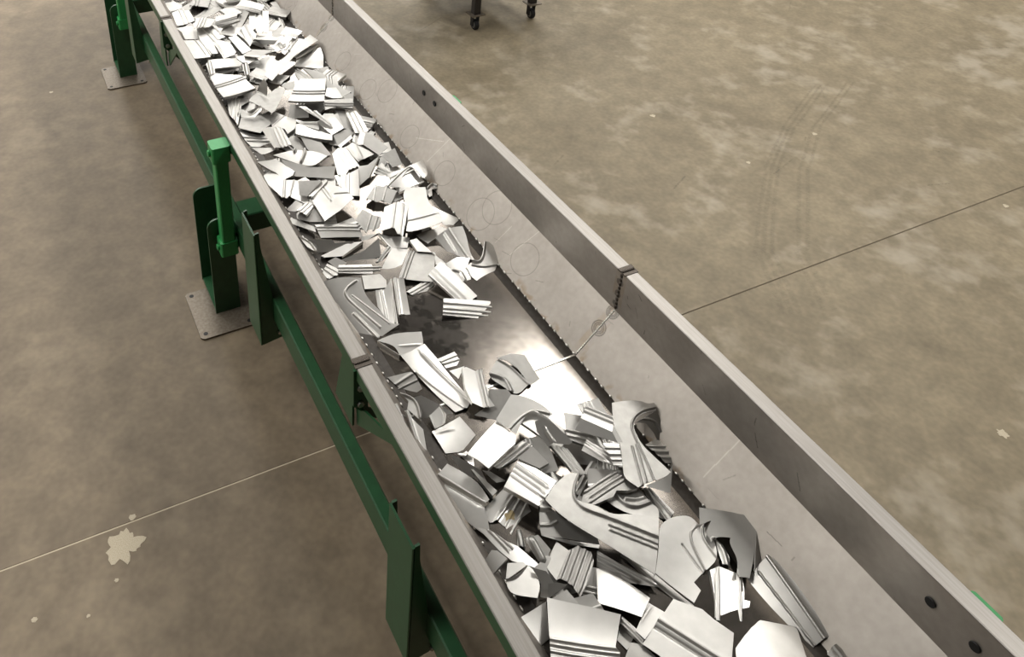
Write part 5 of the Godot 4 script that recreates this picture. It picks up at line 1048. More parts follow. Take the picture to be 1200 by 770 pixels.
["flat_steel_offcut","small lengthwise four-sided offcut, plain face, mid-trough amid swan-neck sheets, half buried","steel offcuts with plain face amid swan-neck sheets",[0.8290,0.5970,-1.1140],[[[0,2.9,0],[-.095,-.066,-.993],[-.995,-.007,.095],[43.7,5.7,40.8,0.9,-39.4,-12.3,-45.1,5.7],[]]]],
["flat_steel_offcut","small slanting four-sided offcut, plain face, mid-trough amid swan-neck sheets, lying low","steel offcuts with plain face amid swan-neck sheets",[0.8696,0.5752,-1.1246],[[[0,3.9,0],[-.379,.131,-.916],[-.925,-.078,.372],[32.4,7.9,16.4,-4.1,-24.1,-11.8,-24.7,7.9],[]]]],
["flat_steel_offcut","small lengthwise ragged-edged offcut, plain face, mid-trough at bright cross weld, lying low","steel offcuts with plain face at bright cross weld",[0.8174,0.5613,-1.1554],[[[0,29.8,0],[-.108,.519,-.848],[-.949,-.308,-.067],[59,28,6,18,-22.6,-4.9,-72.4,-25.2,-9.5,-25.2,39.5,9.3],[]]]],
["stained_steel_offcut","thick ribbed steel offcut with tan stain near the frame-side rim","",[0.8545,0.5745,-1.0194],[[[0,4.5,0],[.891,.032,-.453],[-.454,.111,-.884],[-50.5,30.4,47.9,33,51.7,28.8,54,-8.6,30.5,-41.3,-18.2,-35.2,-44.2,-25.8,-36.4,-2.2,-35,20.9],[[0,0,-47.3,22.1,50,22.1],[0,0,-38,-1.2,51.8,7.4],[0,0,-42.1,-20.9,53.9,-12.2]]],[[-18.7,6.8,-40.3],[-.933,-.048,.357],[.352,.093,.931],[50.4,19.7,-47.3,6.7,-50.8,-13.2,47.7,-13.2],[]]]],
["ribbed_steel_offcut","mid-sized lengthwise ragged-edged offcut, two pressed ribs, by frame-side rim amid swan-neck sheets, half buried","steel offcuts with two pressed ribs amid swan-neck sheets",[0.7909,0.5836,-0.9468],[[[0,19.5,0],[.34,-.232,.911],[.94,.063,-.335],[-72.4,-19.1,-53.3,-4.5,-5.6,9.1,16.5,19.7,92.1,30,27.9,-15,-5.2,-20.2],[[4,3,-50.5,-4.2,9.5,-4.2],[4,3,-47.7,0.4,11.5,6]]]]],
["flat_steel_offcut","small crosswise ragged-edged offcut, plain face, by frame-side rim amid swan-neck sheets, half buried","steel offcuts with plain face amid swan-neck sheets",[0.7424,0.6014,-0.9249],[[[0,7.7,0],[-.933,-.266,.242],[.274,-.088,.958],[17.3,-15.1,-13.7,-20.1,-22.2,-10.6,-26.8,16.4,20.9,16.4,24.6,13],[]]]],
["cupped_steel_offcut","pale steel sheet with round cup below the frame-side rim","",[0.7818,0.5979,-0.8615],[[[0,2.1,0],[.925,-.02,-.379],[-.379,-.072,-.922],[-22.3,32.9,-10.8,24.7,-3.2,21,4.3,19.2,15.5,18.3,38.1,18.3,40.6,13.2,40.6,8.5,38.7,2.5,35.3,-5.3,30.5,-14.8,24.9,-22.7,18.5,-29,9.2,-34.4,-8.8,-41.4,-20.5,-25.4,-26.3,-16.7,-30.2,-10.1,-33.4,-3.8,-35.9,2.3,-36.7,8.2,-35.9,13.9,-32.2,20.7],[[6,5,-20.4,32.7,-0.8,19,34.4,20.3]]],[[2.3,1.7,-36.1],[.988,-.002,-.152],[-.149,.186,-.971],[-37.2,-8.9,24.9,-8.9,22.9,0.7,-10.7,17.1],[]]]],
["flat_steel_offcut","small lengthwise ragged-edged offcut, plain face, mid-trough amid swan-neck sheets, half buried","steel offcuts with plain face amid swan-neck sheets",[0.8224,0.5821,-0.8428],[[[0,15,0],[-.121,.472,-.873],[-.962,-.271,-.013],[38,5.8,18.3,-17.5,-13.1,-20.8,-28.5,5.7,-18,21.1,3.3,5.8],[]]]],
["flat_steel_offcut","small crosswise four-sided offcut, plain face, mid-trough amid swan-neck sheets, half buried","steel offcuts with plain face amid swan-neck sheets",[0.8385,0.5932,-0.8233],[[[0,9.8,0],[-.981,-.184,.064],[.153,-.526,.837],[10.1,-13.7,-9.1,-5.4,-27,9.5,26,9.5],[]]]],
["ribbed_steel_offcut","upright steel offcut with four deep ribs and a plain wing","",[0.9067,0.5951,-0.8382],[[[0,4.9,0],[.804,.089,-.588],[-.591,.008,-.807],[-43.9,32.4,31.8,29.3,50.4,16.7,52.8,-14.5,36.8,-27.4,-0.6,-31.3,-53.2,-25.1,-38.6,-2.3,-35.5,22.2],[[0,0,-43.7,27.3,33.9,27.3],[0,0,-39.3,11.8,53.7,12.5],[0,0,-40.8,-3.1,55,-0.3],[0,0,-46.9,-19.2,53.1,-18.2]]],[[-25,-0.6,-40.8],[.828,.089,-.554],[-.501,-.33,-.8],[-46.6,-18.3,29.1,-18.3,40.5,17.3,-23.1,19.3],[]]]],
["ribbed_steel_offcut","small lengthwise ragged-edged offcut, one pressed rib, mid-trough amid swan-neck sheets, lying low","steel offcuts with one pressed rib amid swan-neck sheets",[0.8577,0.5850,-0.9140],[[[0,9,0],[.002,-.237,.972],[.993,.112,.025],[-34.8,-17.7,-28.6,15.1,10,24.9,34.3,-8.3,19.1,-14],[[10,8,-26.4,-4.5,23.2,-4.5]]]]],
["ribbed_steel_offcut","small lengthwise ragged-edged offcut, one pressed rib, mid-trough amid swan-neck sheets, lying low","steel offcuts with one pressed rib amid swan-neck sheets",[0.8373,0.5815,-0.9552],[[[0,0.5,0],[-.373,.015,.928],[.928,.026,.372],[-23.9,-6,-23.3,4.6,13.4,8,21.4,3.7,12.4,-10.4],[[7,8,-22.2,-1,18.4,-1]]]]],
["lipped_steel_offcut","steel sheet with bright curved lip under the largest swan-neck","",[0.9446,0.5808,-0.9327],[[[0,22.3,0],[.91,-.121,.396],[.412,.37,-.833],[-58.4,51.1,-48.3,55.5,-38.6,42.1,-30.8,34.1,-21.5,27,-9.8,19.3,4.4,11,18,3.8,31,-2.3,43.3,-7.4,55.1,-11.5,64.2,-15.7,70.4,-20,74.1,-25.4,75.9,-35.3,48.8,-31.6,31.3,-29.6,14.2,-28.1,-11.1,-26.4,-61,-23.4,-62.9,-11.4,-63.4,-2.8,-63.1,6.4,-61.8,21],[[5,5,-62.5,33.7,-35.3,33.7],[5,4,-61.7,-1.9,-37.1,-0.4,-22.6,7.8]]],[[6.4,8.6,39.6],[.871,-.153,.467],[.454,-.116,-.884],[-84.9,5.2,52.5,5.2,49.2,-4.3,-16.8,-6.1],[]]]],
["swan_neck_steel_offcut","largest swan-neck steel sheet with long bead and two short ribs","",[1.0085,0.6357,-0.9255],[[[0,3.2,0],[-.713,.028,.701],[.701,.014,.713],[17.6,-107.3,-3.6,-102.2,-15.8,-98.8,-25.9,-95.3,-36.3,-91.2,-47,-86.4,-56.1,-82,-63.8,-78,-69.9,-74.3,-74.5,-70.9,-78.4,-66.9,-81.9,-62.3,-85.3,-55.7,-90.5,-42.6,-72.4,-44.3,-62.2,-45,-53.6,-45.1,-44.8,-45,-35.6,-44.5,-27.9,-43.5,-21.4,-41.9,-16.3,-39.8,-12.5,-37.2,-10,-33,-9,-27.1,-9.4,-19.5,-11.3,-10.4,-11.8,-1.1,-11,8.4,-9,18,-5.7,27.8,-4.5,37.8,-5.4,48.2,-8.3,58.8,-13.2,69.9,-17.6,81.9,-21.6,95,-25.9,112.8,-32.6,146.6,-2.6,149,16.2,150.1,34,150.6,59.4,150.9,108,150.9,99.6,121.7,94.4,103.8,89.5,87.7,84.2,69.9,78.2,50.5,73.2,33.4,69,18.6,65.8,6.2,63.5,-3.8,60.6,-14.4,57.2,-25.9,53.1,-38.1,48.4,-51.1,43.4,-63.2,38.1,-74.3,31,-86.6],[[5,7,-87.3,-44.1,-44.5,-49.5,-13.7,-46.4,2.3,-31.9,9.1,-13,10.2,43.7,19.5,152.7],[4,4,27.5,42,36.2,159.8],[4,4,39.7,45.4,48.9,160.9]]]]],
["ribbed_steel_offcut","mid-sized crosswise ragged-edged offcut, three pressed ribs, mid-trough amid swan-neck sheets, on top","steel offcuts with three pressed ribs amid swan-neck sheets",[1.0877,0.6287,-0.9492],[[[0,7.2,0],[.987,-.054,-.151],[-.145,.099,-.984],[-99.2,19.2,-86.4,17,-66,31.8,38.9,33.3,45.5,9.2,80.8,-6.7,79.7,-29.7,57.7,-27.7,27,-19.2,4.6,-6.9,-14.8,-14.2,-67.8,-6.1],[[0,0,-70.9,29,44.4,29],[0,0,-71.9,16.7,45.6,12.9],[0,0,-73.9,7.1,49.5,1.6]]]]],
["cupped_steel_offcut","steel sheet with oval cup like an eye between two swan-necks","",[1.1217,0.6115,-0.9104],[[[0,6.5,0],[-.826,-.038,-.562],[-.56,.152,.814],[69.7,6.7,55.6,-1.6,48.4,-6.8,43.4,-11.5,39,-16.9,35.1,-22.8,29.5,-28.2,22,-33,10,-38.2,-14.9,-46.6,-28.5,-21.4,-35.4,-9.5,-40.4,-2.3,-45,3,-49.1,6.5,-51.9,10.8,-53.5,16,-53.7,23.6,-51.7,38.8,-9.9,38.8,11.6,36.8,26.7,32.8,43.1,24.9],[[7,8,41.7,-12.1,25.5,12.5,-2.5,19.3,-36.1,-1.8],[10,6,18.5,-5.8,-2.6,-6.1,-22.1,-16.4]]]]],
["swan_neck_steel_offcut","steel offcut shaped like a question mark leaning on the sloped side","",[1.2342,0.6408,-1.0393],[[[0,1.1,0],[.573,-.008,-.82],[-.82,-.006,-.572],[97.2,58.8,106.6,34.7,111.1,22,113.8,12.4,115.8,3.5,117,-4.8,117.5,-12,117.3,-17.9,116.2,-22.8,114.5,-26.4,113.6,-30.5,113.5,-34.8,114.8,-40.8,118.5,-52.2,93.7,-54.1,85.3,-35.1,80.5,-25.5,76.5,-19,72.3,-13.4,68,-8.7,63.1,-4.6,57.6,-0.9,51.6,2.2,45,4.9,38.4,6.6,31.9,7.3,25.4,7.2,19,6.1,12.1,4.4,4.7,2.1,-3.3,-0.9,-11.6,-4.3,-19.9,-8.9,-28.1,-14.4,-36.2,-20.9,-44.2,-28.4,-52.3,-35.9,-60.4,-43.5,-70.7,-53.1,-89.1,-70.3,-100.3,-61.3,-106.9,-54.1,-112.6,-45.8,-118.8,-35.4,-125.3,-22.8,-130.9,-12.5,-135.7,-4.4,-140.4,2.4,-147.2,10.7,-136.3,28.9,-129.1,37,-122.2,41,-114.3,43,-105.2,42.9,-94.6,42.9,-82.5,43.2,-68.6,43.5,-53.1,44.1,-38.3,45.3,-24.3,47.3,-11.1,50,1.3,53.5,15.3,56.1,31.1,57.9,53.3,58.8],[[4,6,102.2,-54.9,83.6,-16.5,60.3,4.8,28.5,15.7,-4.2,7.6,-68.4,-13.9,-125.6,-28.8],[4,4,-32.8,16.9,-137.8,1.1],[4,4,-25.6,6,-128.7,-9.6]]],[[76.5,-27.1,-14.8],[.994,-.001,-.112],[-.079,.7,-.71],[-49.6,39.8,24.8,39.8,25.6,-1.3,29.2,-16.3,11.1,-30.9,-1,-30.2,-8.8,-22.3,-10.3,-3.8,-21.1,25.4],[[5,5,-32.1,43.5,10.5,20.9,11.4,-19.9]]]]],
["ribbed_steel_offcut","small slanting ragged-edged offcut, three pressed ribs, by plain slope amid swan-neck sheets, lying low","steel offcuts with three pressed ribs amid swan-neck sheets",[1.2916,0.5864,-1.0120],[[[0,4.7,0],[.88,.055,.472],[.459,.158,-.874],[-33.3,14.6,-4.3,31,19.8,22.4,22.9,-32.2,8.7,-32.6,-13.8,-3.2],[[0,0,-35,11.6,23.1,11.6],[0,0,-17.8,-3.1,22.8,-3.8],[0,0,-6.8,-19.6,25.4,-18.6]]]]],
["flat_steel_offcut","small slanting ragged-edged offcut, plain face, by plain slope amid swan-neck sheets, lying low","steel offcuts with plain face amid swan-neck sheets",[1.2400,0.5746,-0.9427],[[[0,7.5,0],[-.637,-.287,.715],[.745,.01,.667],[17.4,-35.5,-13.2,7.2,-49.8,23.4,20.3,23.4,25.4,-18.6],[]]]],
["ribbed_steel_offcut","small lengthwise ragged-edged offcut, two pressed ribs, mid-trough amid swan-neck sheets, lying low","steel offcuts with two pressed ribs amid swan-neck sheets",[1.1935,0.5772,-0.8975],[[[0,1.8,0],[-.16,.027,.987],[.987,.032,.159],[-50.6,-13.5,-47.4,5.8,25.6,26.1,45.1,-2.1,27.3,-16.2],[[0,0,-52.2,-5.5,43.6,-5.5],[0,0,-49.9,1.9,37.7,14.7]]]]],
["beaded_steel_offcut","domed steel sheet with two parallel curved beads","",[1.1938,0.5763,-0.7915],[[[0,8.7,0],[-.33,-.004,-.944],[-.941,-.072,.33],[57.9,38.4,62.5,28.8,65.6,19.8,67.1,11.6,67,4.1,66,-3.4,63.9,-10.9,60.9,-18.6,57,-26.2,52.8,-33.2,48.3,-39.5,43.6,-45.1,38.6,-50.1,33.3,-53.5,27.7,-55.3,20.3,-55.2,6.5,-52.4,5.1,-65.4,3.7,-71.7,2,-75.7,-0.9,-79.1,-7,-83.5,-21.4,-63.2,-29.8,-52,-36.9,-43,-44.4,-34,-52.3,-25,-57.9,-15.8,-61.3,-6.4,-62.5,3.2,-61.5,13,-60.5,21.3,-59.5,28.1,-58.4,33.3,-57.3,37.1,-56.3,42.1,-55.4,48.4,-54.3,58.2,-52.4,78,-72.2,84.3,-75.3,119.6,18.4,119.6,31.9,88.7,39.5,72.2,45.6,60.1,51.8,48.8],[[4,6,9.7,-46.3,11.2,-21.5,-3.5,1.1,-56.5,36.5],[4,6,-5.6,-82.1,-0.8,-50.9,-18.8,-25.5,-62.2,-7.2],[4,-4,9.5,17.4,-58.1,45.6]]]]],
["curled_steel_sheet","steel sheet with rolled-down edge lying up the sloped side","",[1.2672,0.5937,-0.7538],[[[0,12.4,0],[.62,.175,-.765],[-.755,-.134,-.642],[62.2,60.5,63.6,22.9,63.8,2.4,63.5,-13.6,62.3,-33.1,59.5,-67.4,18.5,-61.6,-3.7,-58,-20.9,-54.7,-42,-49.9,-78.9,-40.7,-80.7,-12.5,-60.7,-16.3,-49.6,-17,-40.7,-15.7,-32,-13,-23.3,-8.7,-15.9,-5.6,-9.8,-3.8,-4.2,-3.5,3.4,-5.3,1.8,11.2,0.1,19.4,-2.2,24.7,-6.2,29.8,-14.8,37,-2.9,43.5,4.3,45.5,10.6,45.3,19.2,42.7,35.6,35.1,20.2,60.5],[[6,8,-6.1,31.8,-19.7,8,-42.8,-4,-80.5,-13.7]]],[[55.5,15.7,36.7],[-.55,-.354,.756],[.749,-.609,.26],[17.7,-13.9,-52.9,4.2,-53,17.1,21,17.1,67.2,-24.6],[]]]],
["curled_steel_offcut","small slanting ragged-edged offcut, curled bead, by plain slope past twin-bead sheet, lying low","steel offcuts with curled bead past twin-bead sheet",[1.2400,0.5857,-0.7361],[[[0,2.3,0],[.456,-.051,-.888],[-.89,-.056,-.453],[36.8,8,25.7,-6.7,-5.1,-12.5,-29.9,-4.7,-22,8,-5.5,8],[[8,6,34,6.2,8.7,-4,-27.3,-0.5]]]]],
["ribbed_steel_offcut","mid-sized slanting ragged-edged offcut, two pressed ribs, mid-trough past twin-bead sheet, lying low","steel offcuts with two pressed ribs past twin-bead sheet",[1.1904,0.5727,-0.6605],[[[0,9.4,0],[-.653,-.132,.746],[.758,-.114,.643],[-41,-43.7,-57.6,-22.8,-53.8,27.5,-24.8,30.1,-0.7,29.1,-1.4,41.9,31.2,35.1,65,7,61.4,-34,24,-33.4,-2.2,-36.7],[[5,5,-50.7,-26.8,63,-26.8],[5,5,-51.4,19.8,50.7,20.1]]]]],
["steel_channel_strip","grey channel-shaped steel strip lying along the sloped side","",[1.2851,0.5702,-0.5858],[[[0,20.9,0],[-.088,-.093,.992],[.89,.439,.12],[-82.8,-54.7,-104.5,24.8,-89.1,39.3,76.1,48.4,75.6,15.5,79.7,-15,36,-12.4,8.9,-45.8],[[5,6,-103.5,23,78.1,23],[4,5,-83,-13.5,82.4,-3.3]]]]],
["ribbed_steel_offcut","small lengthwise ragged-edged offcut, one pressed rib, by plain slope past twin-bead sheet, half buried","steel offcuts with one pressed rib past twin-bead sheet",[1.2963,0.5941,-0.4764],[[[0,2.9,0],[.033,-.134,.99],[.999,-.004,-.034],[-6.6,-21.7,-12.4,1.1,-12.4,13.2,21,21.4,10.3,-13.9],[[0,0,-15.2,3.7,19.6,3.7]]]]],
["flat_steel_sheet","plain pale steel sheet beside the grey channel strip","",[1.1947,0.5720,-0.5569],[[[0,9.9,0],[-.915,-.056,-.4],[-.404,.127,.906],[50.8,-55.4,-72.7,-27.6,-61.8,41.5,83.7,41.5],[]]]],
["stepped_steel_sheet","wide steel sheet with a long stepped fold","",[1.0516,0.5952,-0.6418],[[[0,1.8,0],[.478,.026,.878],[.878,-.014,-.478],[-64.5,-93.7,-56.6,-17.6,-51.8,-0.4,-47,37.8,-7.9,48.8,10.7,53.7,38.3,47.4,80.3,43.8,95.8,-24.8,2.8,-95.1],[[4,5,-59.5,-25.7,79.5,-25.7],[4,-4,-60.7,-42.2,72.9,-43.1]]]]],
["ribbed_steel_offcut","small slanting ragged-edged offcut, one pressed rib, mid-trough past twin-bead sheet, lying low","steel offcuts with one pressed rib past twin-bead sheet",[1.0693,0.5748,-0.7346],[[[0,7.3,0],[.425,-.086,.901],[.895,.188,-.404],[-106.3,1.8,-27.2,11.6,40,6.8,65.8,6.5,60.4,-11.1,-9.3,-7.6,-23.4,-8],[[5,4,-93.8,-1,47.8,-1]]]]],
["ribbed_steel_offcut","mid-sized slanting ragged-edged offcut, two pressed ribs, mid-trough amid swan-neck sheets, lying low","steel offcuts with two pressed ribs amid swan-neck sheets",[1.0097,0.5850,-0.7952],[[[0,3,0],[.541,.032,.84],[.839,.048,-.542],[-70.7,14.1,-15.5,10.8,57.5,12.9,73.2,5,14.5,-20.1,-59.1,-22.7],[[0,0,-67.8,6.6,69.1,6.6],[0,0,-66.3,-8.7,30.1,-8.6]]]]],
["flat_steel_offcut","mid-sized slanting ragged-edged offcut, plain face, mid-trough amid swan-neck sheets, half buried","steel offcuts with plain face amid swan-neck sheets",[0.9599,0.5984,-0.7502],[[[0,4.5,0],[.575,-.063,-.816],[-.818,-.02,-.575],[56.2,50.6,32.8,-18.1,7.6,-61.1,-40.4,-38.9,-30.5,16.9,-25.6,50.6],[]]]],
["ribbed_steel_offcut","small crosswise four-sided offcut, one pressed rib, mid-trough past twin-bead sheet, lying low","steel offcuts with one pressed rib past twin-bead sheet",[0.9816,0.5911,-0.6860],[[[0,5.8,0],[.915,-.121,-.386],[-.386,.021,-.922],[-40.7,9.7,38.3,19,45,-15.8,-42.6,-12.8],[[4,1,-22.4,11,34.2,11]]]]],
["flat_steel_offcut","small slanting four-sided offcut, plain face, mid-trough past twin-bead sheet, lying low","steel offcuts with plain face past twin-bead sheet",[0.9243,0.5776,-0.6873],[[[0,1.4,0],[-.888,.004,.46],[.459,.071,.886],[17.7,-10.7,-22.8,-19.1,-19.3,14.9,24.4,14.9],[]]]],
["ribbed_steel_offcut","small lengthwise four-sided offcut, one pressed rib, mid-trough past twin-bead sheet, lying low","steel offcuts with one pressed rib past twin-bead sheet",[0.9393,0.5932,-0.6862],[[[0,0.8,0],[.234,.011,.972],[.97,.06,-.234],[-31.2,5.6,25,9.6,31,-6.8,-24.7,-8.4],[[0,0,-30.8,0,32,0]]]]],
["flat_steel_offcut","small slanting four-sided offcut, plain face, mid-trough past twin-bead sheet, lying low","steel offcuts with plain face past twin-bead sheet",[0.9270,0.5873,-0.6490],[[[0,0.7,0],[-.91,-.016,-.413],[-.414,.027,.91],[33.6,15.2,12.8,-16.9,-11.3,-13.5,-35,15.2],[]]]],
["pocket_steel_sheet","wide grey steel sheet with three ribs along one edge","",[0.8562,0.6034,-0.6986],[[[0,2.5,0],[.853,-.015,.522],[.521,-.033,-.853],[-101.4,66.7,-2.9,61.3,53.5,53,37.5,-4.1,34.2,-16.5,41.7,-25.6,37.6,-57.6,-100.1,-77.1],[[0,0,-100.5,-18,39.7,-18],[0,0,-99.5,-29.9,45.4,-27.2],[0,0,-100.4,-45.3,43.7,-40.8]]]]],
["flat_steel_offcut","small crosswise four-sided offcut, plain face, by frame-side rim amid swan-neck sheets, lying low","steel offcuts with plain face amid swan-neck sheets",[0.7631,0.5802,-0.7757],[[[0,7.9,0],[.997,.034,-.072],[-.078,.224,-.971],[-29.1,30.7,44.1,30.7,5.8,-29.5,-20.7,-31.9],[]]]],
["flat_steel_offcut","small slanting triangular offcut, plain face, mid-trough amid swan-neck sheets, half buried","steel offcuts with plain face amid swan-neck sheets",[0.8425,0.6050,-0.7903],[[[0,4,0],[-.817,.063,-.573],[-.574,-.187,.797],[35.6,9.4,-0.2,-18.9,-35.5,9.4],[]]]],
["ribbed_steel_offcut","mid-sized lengthwise four-sided offcut, two pressed ribs, mid-trough beyond far weld, lying low","steel offcuts with two pressed ribs beyond far weld",[0.9470,0.5698,-3.6303],[[[0,16.9,0],[-.066,-.201,.977],[.971,.211,.109],[-44.1,-29.4,48.5,-33.6,55.5,36.3,-59.9,26.7],[[0,0,-121.1,-22.9,125,-22.9],[0,0,-121.1,-11.3,125,-11.3]]]]],
["ribbed_steel_offcut","mid-sized lengthwise four-sided offcut, three pressed ribs, mid-trough short of far weld, lying low","steel offcuts with three pressed ribs short of far weld",[0.8586,0.5749,-3.5003],[[[0,5.3,0],[-.24,-.09,.967],[.971,-.021,.239],[-59,-44.2,52.9,-41.7,49.9,36.6,-43.8,49.4],[[0,0,-118.9,-31.9,124.4,-31.9],[0,0,-118.9,-16.1,124.4,-16.1],[0,0,-118.9,-0.4,124.4,-0.4]]]]],
["ribbed_steel_offcut","mid-sized slanting four-sided offcut, two pressed ribs, mid-trough beside rocker arm, lying low","steel offcuts with two pressed ribs beside rocker arm",[0.9368,0.5733,-2.4302],[[[0,6.5,0],[-.413,-.118,.903],[.905,.054,.421],[-36.6,-34.4,35.8,-41.7,43.3,40.9,-42.5,35.2],[[0,0,-96.4,-24.7,93.3,-24.7],[0,0,-96.4,-10.7,93.3,-10.7]]]]],
["ribbed_steel_offcut","mid-sized slanting four-sided offcut, two pressed ribs, mid-trough beside rocker arm, lying low","steel offcuts with two pressed ribs beside rocker arm",[0.9462,0.5740,-2.8460],[[[0,9.7,0],[-.786,-.143,.601],[.602,.04,.797],[-52.7,-42.6,57.8,-36.5,49.5,40.3,-54.7,38.8],[[0,0,-107.3,-26.6,115.1,-26.6],[0,0,-107.3,-14,115.1,-14]]]]],
["flat_steel_offcut","mid-sized lengthwise four-sided offcut, plain face, mid-trough short of far weld, lying low","steel offcuts with plain face short of far weld",[0.8540,0.5750,-3.1490],[[[0,14.5,0],[-.088,.241,-.966],[-.996,-.034,.083],[54.5,30.9,-54.5,38.1,-61.3,-34.5,61.3,-34.5],[]]]],
["ribbed_steel_offcut","mid-sized crosswise four-sided offcut, two pressed ribs, mid-trough beyond far weld, lying low","steel offcuts with two pressed ribs beyond far weld",[0.8311,0.5731,-3.7313],[[[0,12.9,0],[.974,.062,.218],[.196,.246,-.949],[-51.2,-39.4,41.7,-48.9,51.7,39.9,-42.2,48.4],[[0,0,-100.4,-27.1,100,-27.1],[0,0,-100.4,-12.5,100,-12.5]]]]],
["ribbed_steel_offcut","mid-sized slanting four-sided offcut, three pressed ribs, mid-trough short of far weld, lying low","steel offcuts with three pressed ribs short of far weld",[1.0763,0.5755,-3.0115],[[[0,10.8,0],[-.652,-.262,.712],[.733,.021,.68],[-38.4,-32.3,38.2,-36.3,43,36.2,-42.8,32.4],[[0,0,-96,-24.5,98.2,-24.5],[0,0,-96,-11.9,98.2,-11.9],[0,0,-96,0.7,98.2,0.7]]]]],
["flat_steel_offcut","mid-sized slanting four-sided offcut, plain face, mid-trough beside rocker arm, lying low","steel offcuts with plain face beside rocker arm",[1.1191,0.5730,-2.1200],[[[0,12.1,0],[.807,-.125,.578],[.591,.144,-.794],[-52.6,-35.5,56.3,-35.5,48.4,33.1,-52.1,37.8],[]]]],
["flat_steel_offcut","mid-sized crosswise four-sided offcut, plain face, mid-trough short of far weld, lying low","steel offcuts with plain face short of far weld",[0.8638,0.5709,-2.9403],[[[0,12.7,0],[.941,-.092,.325],[.338,.222,-.915],[-50.5,-35.2,53.2,-35.2,49.9,34.9,-52.6,35.6],[]]]],
["flat_steel_offcut","mid-sized slanting four-sided offcut, plain face, mid-trough beyond far weld, half buried","steel offcuts with plain face beyond far weld",[0.8285,0.6052,-3.7818],[[[0,5.1,0],[-.584,.087,-.807],[-.811,-.049,.582],[37.9,30.4,-39,35.3,-41.7,-32.9,42.9,-32.9],[]]]],
["flat_steel_offcut","mid-sized slanting four-sided offcut, plain face, mid-trough beyond far weld, lying low","steel offcuts with plain face beyond far weld",[1.0763,0.5783,-3.6326],[[[0,1.7,0],[.472,.001,.882],[.881,-.043,-.472],[-45.7,-34.1,41.6,-34.1,39,29.2,-35,39],[]]]],
["ribbed_steel_offcut","mid-sized crosswise four-sided offcut, two pressed ribs, mid-trough short of far weld, lying low","steel offcuts with two pressed ribs short of far weld",[0.9547,0.5769,-3.4231],[[[0,6.2,0],[.992,.103,.07],[.072,-.024,-.997],[-66.4,-31.7,54.9,-36.2,62.7,29.6,-51.2,38.3],[[0,0,-134.3,-22.2,133.2,-22.2],[0,0,-134.3,-10.2,133.2,-10.2]]]]],
["ribbed_steel_offcut","mid-sized slanting four-sided offcut, two pressed ribs, mid-trough short of far weld, lying low","steel offcuts with two pressed ribs short of far weld",[1.1817,0.5690,-2.9636],[[[0,19.1,0],[.771,-.191,.607],[.635,.165,-.755],[-72.5,-40,66.6,-38.8,64.8,35.3,-58.9,43.5],[[0,0,-141.6,-22.3,135.4,-22.3],[0,0,-141.6,-9.4,135.4,-9.4]]]]],
["ribbed_steel_offcut","mid-sized slanting four-sided offcut, two pressed ribs, mid-trough short of far weld, lying low","steel offcuts with two pressed ribs short of far weld",[1.0329,0.5745,-3.2575],[[[0,5.6,0],[.633,.092,.769],[.768,.055,-.638],[-38.9,-36.6,42.2,-37.2,42.9,40,-46.2,33.7],[[0,0,-87.6,-19.6,83.9,-19.6],[0,0,-87.6,-8.3,83.9,-8.3]]]]],
["flat_steel_offcut","mid-sized slanting four-sided offcut, plain face, mid-trough short of far weld, half buried","steel offcuts with plain face short of far weld",[0.9652,0.5851,-3.4993],[[[0,12,0],[-.818,.097,-.567],[-.572,-.232,.787],[40.6,30.5,-37.8,35.8,-44,-33.2,41.2,-33.2],[]]]],
["ribbed_steel_offcut","mid-sized crosswise four-sided offcut, three pressed ribs, mid-trough short of far weld, lying low","steel offcuts with three pressed ribs short of far weld",[1.1994,0.5743,-3.1192],[[[0,8.7,0],[-.985,-.056,.162],[.168,-.138,.976],[-47.6,-28.8,46.8,-38.3,62.4,37.9,-61.6,29.2],[[0,0,-122.8,-21.4,121.5,-21.4],[0,0,-122.8,-9.8,121.5,-9.8],[0,0,-122.8,1.8,121.5,1.8]]]]],
["ribbed_steel_offcut","large slanting four-sided offcut, two pressed ribs, mid-trough beside rocker arm, lying low","steel offcuts with two pressed ribs beside rocker arm",[0.8655,0.5739,-2.4096],[[[0,11.8,0],[.444,-.143,.884],[.891,-.035,-.453],[-70.1,-40.4,62.6,-46.8,72.4,41.9,-64.9,45.3],[[0,0,-145.1,-25.4,140.5,-25.4],[0,0,-145.1,-11.1,140.5,-11.1]]]]],
["ribbed_steel_offcut","mid-sized slanting four-sided offcut, two pressed ribs, mid-trough beside rocker arm, lying low","steel offcuts with two pressed ribs beside rocker arm",[1.1923,0.5720,-2.4129],[[[0,8,0],[.609,-.102,.787],[.793,.078,-.604],[-46.8,-41.2,49.3,-38.1,45.5,40.2,-48,39.1],[[0,0,-96.7,-23.2,96.6,-23.2],[0,0,-96.7,-10.8,96.6,-10.8]]]]],
["flat_steel_offcut","mid-sized slanting four-sided offcut, plain face, mid-trough beside rocker arm, lying low","steel offcuts with plain face beside rocker arm",[1.0345,0.5729,-2.4082],[[[0,6.7,0],[.914,-.042,.403],[.405,.137,-.904],[-57.9,-30.9,59.4,-30.9,51,27.5,-52.5,34.2],[]]]],
["flat_steel_offcut","mid-sized slanting four-sided offcut, plain face, mid-trough short of far weld, half buried","steel offcuts with plain face short of far weld",[1.1101,0.5945,-2.9436],[[[0,9.4,0],[.879,.096,-.467],[-.475,.112,-.873],[45.7,38.9,-46.6,44,-49.6,-41.4,50.5,-41.4],[]]]],
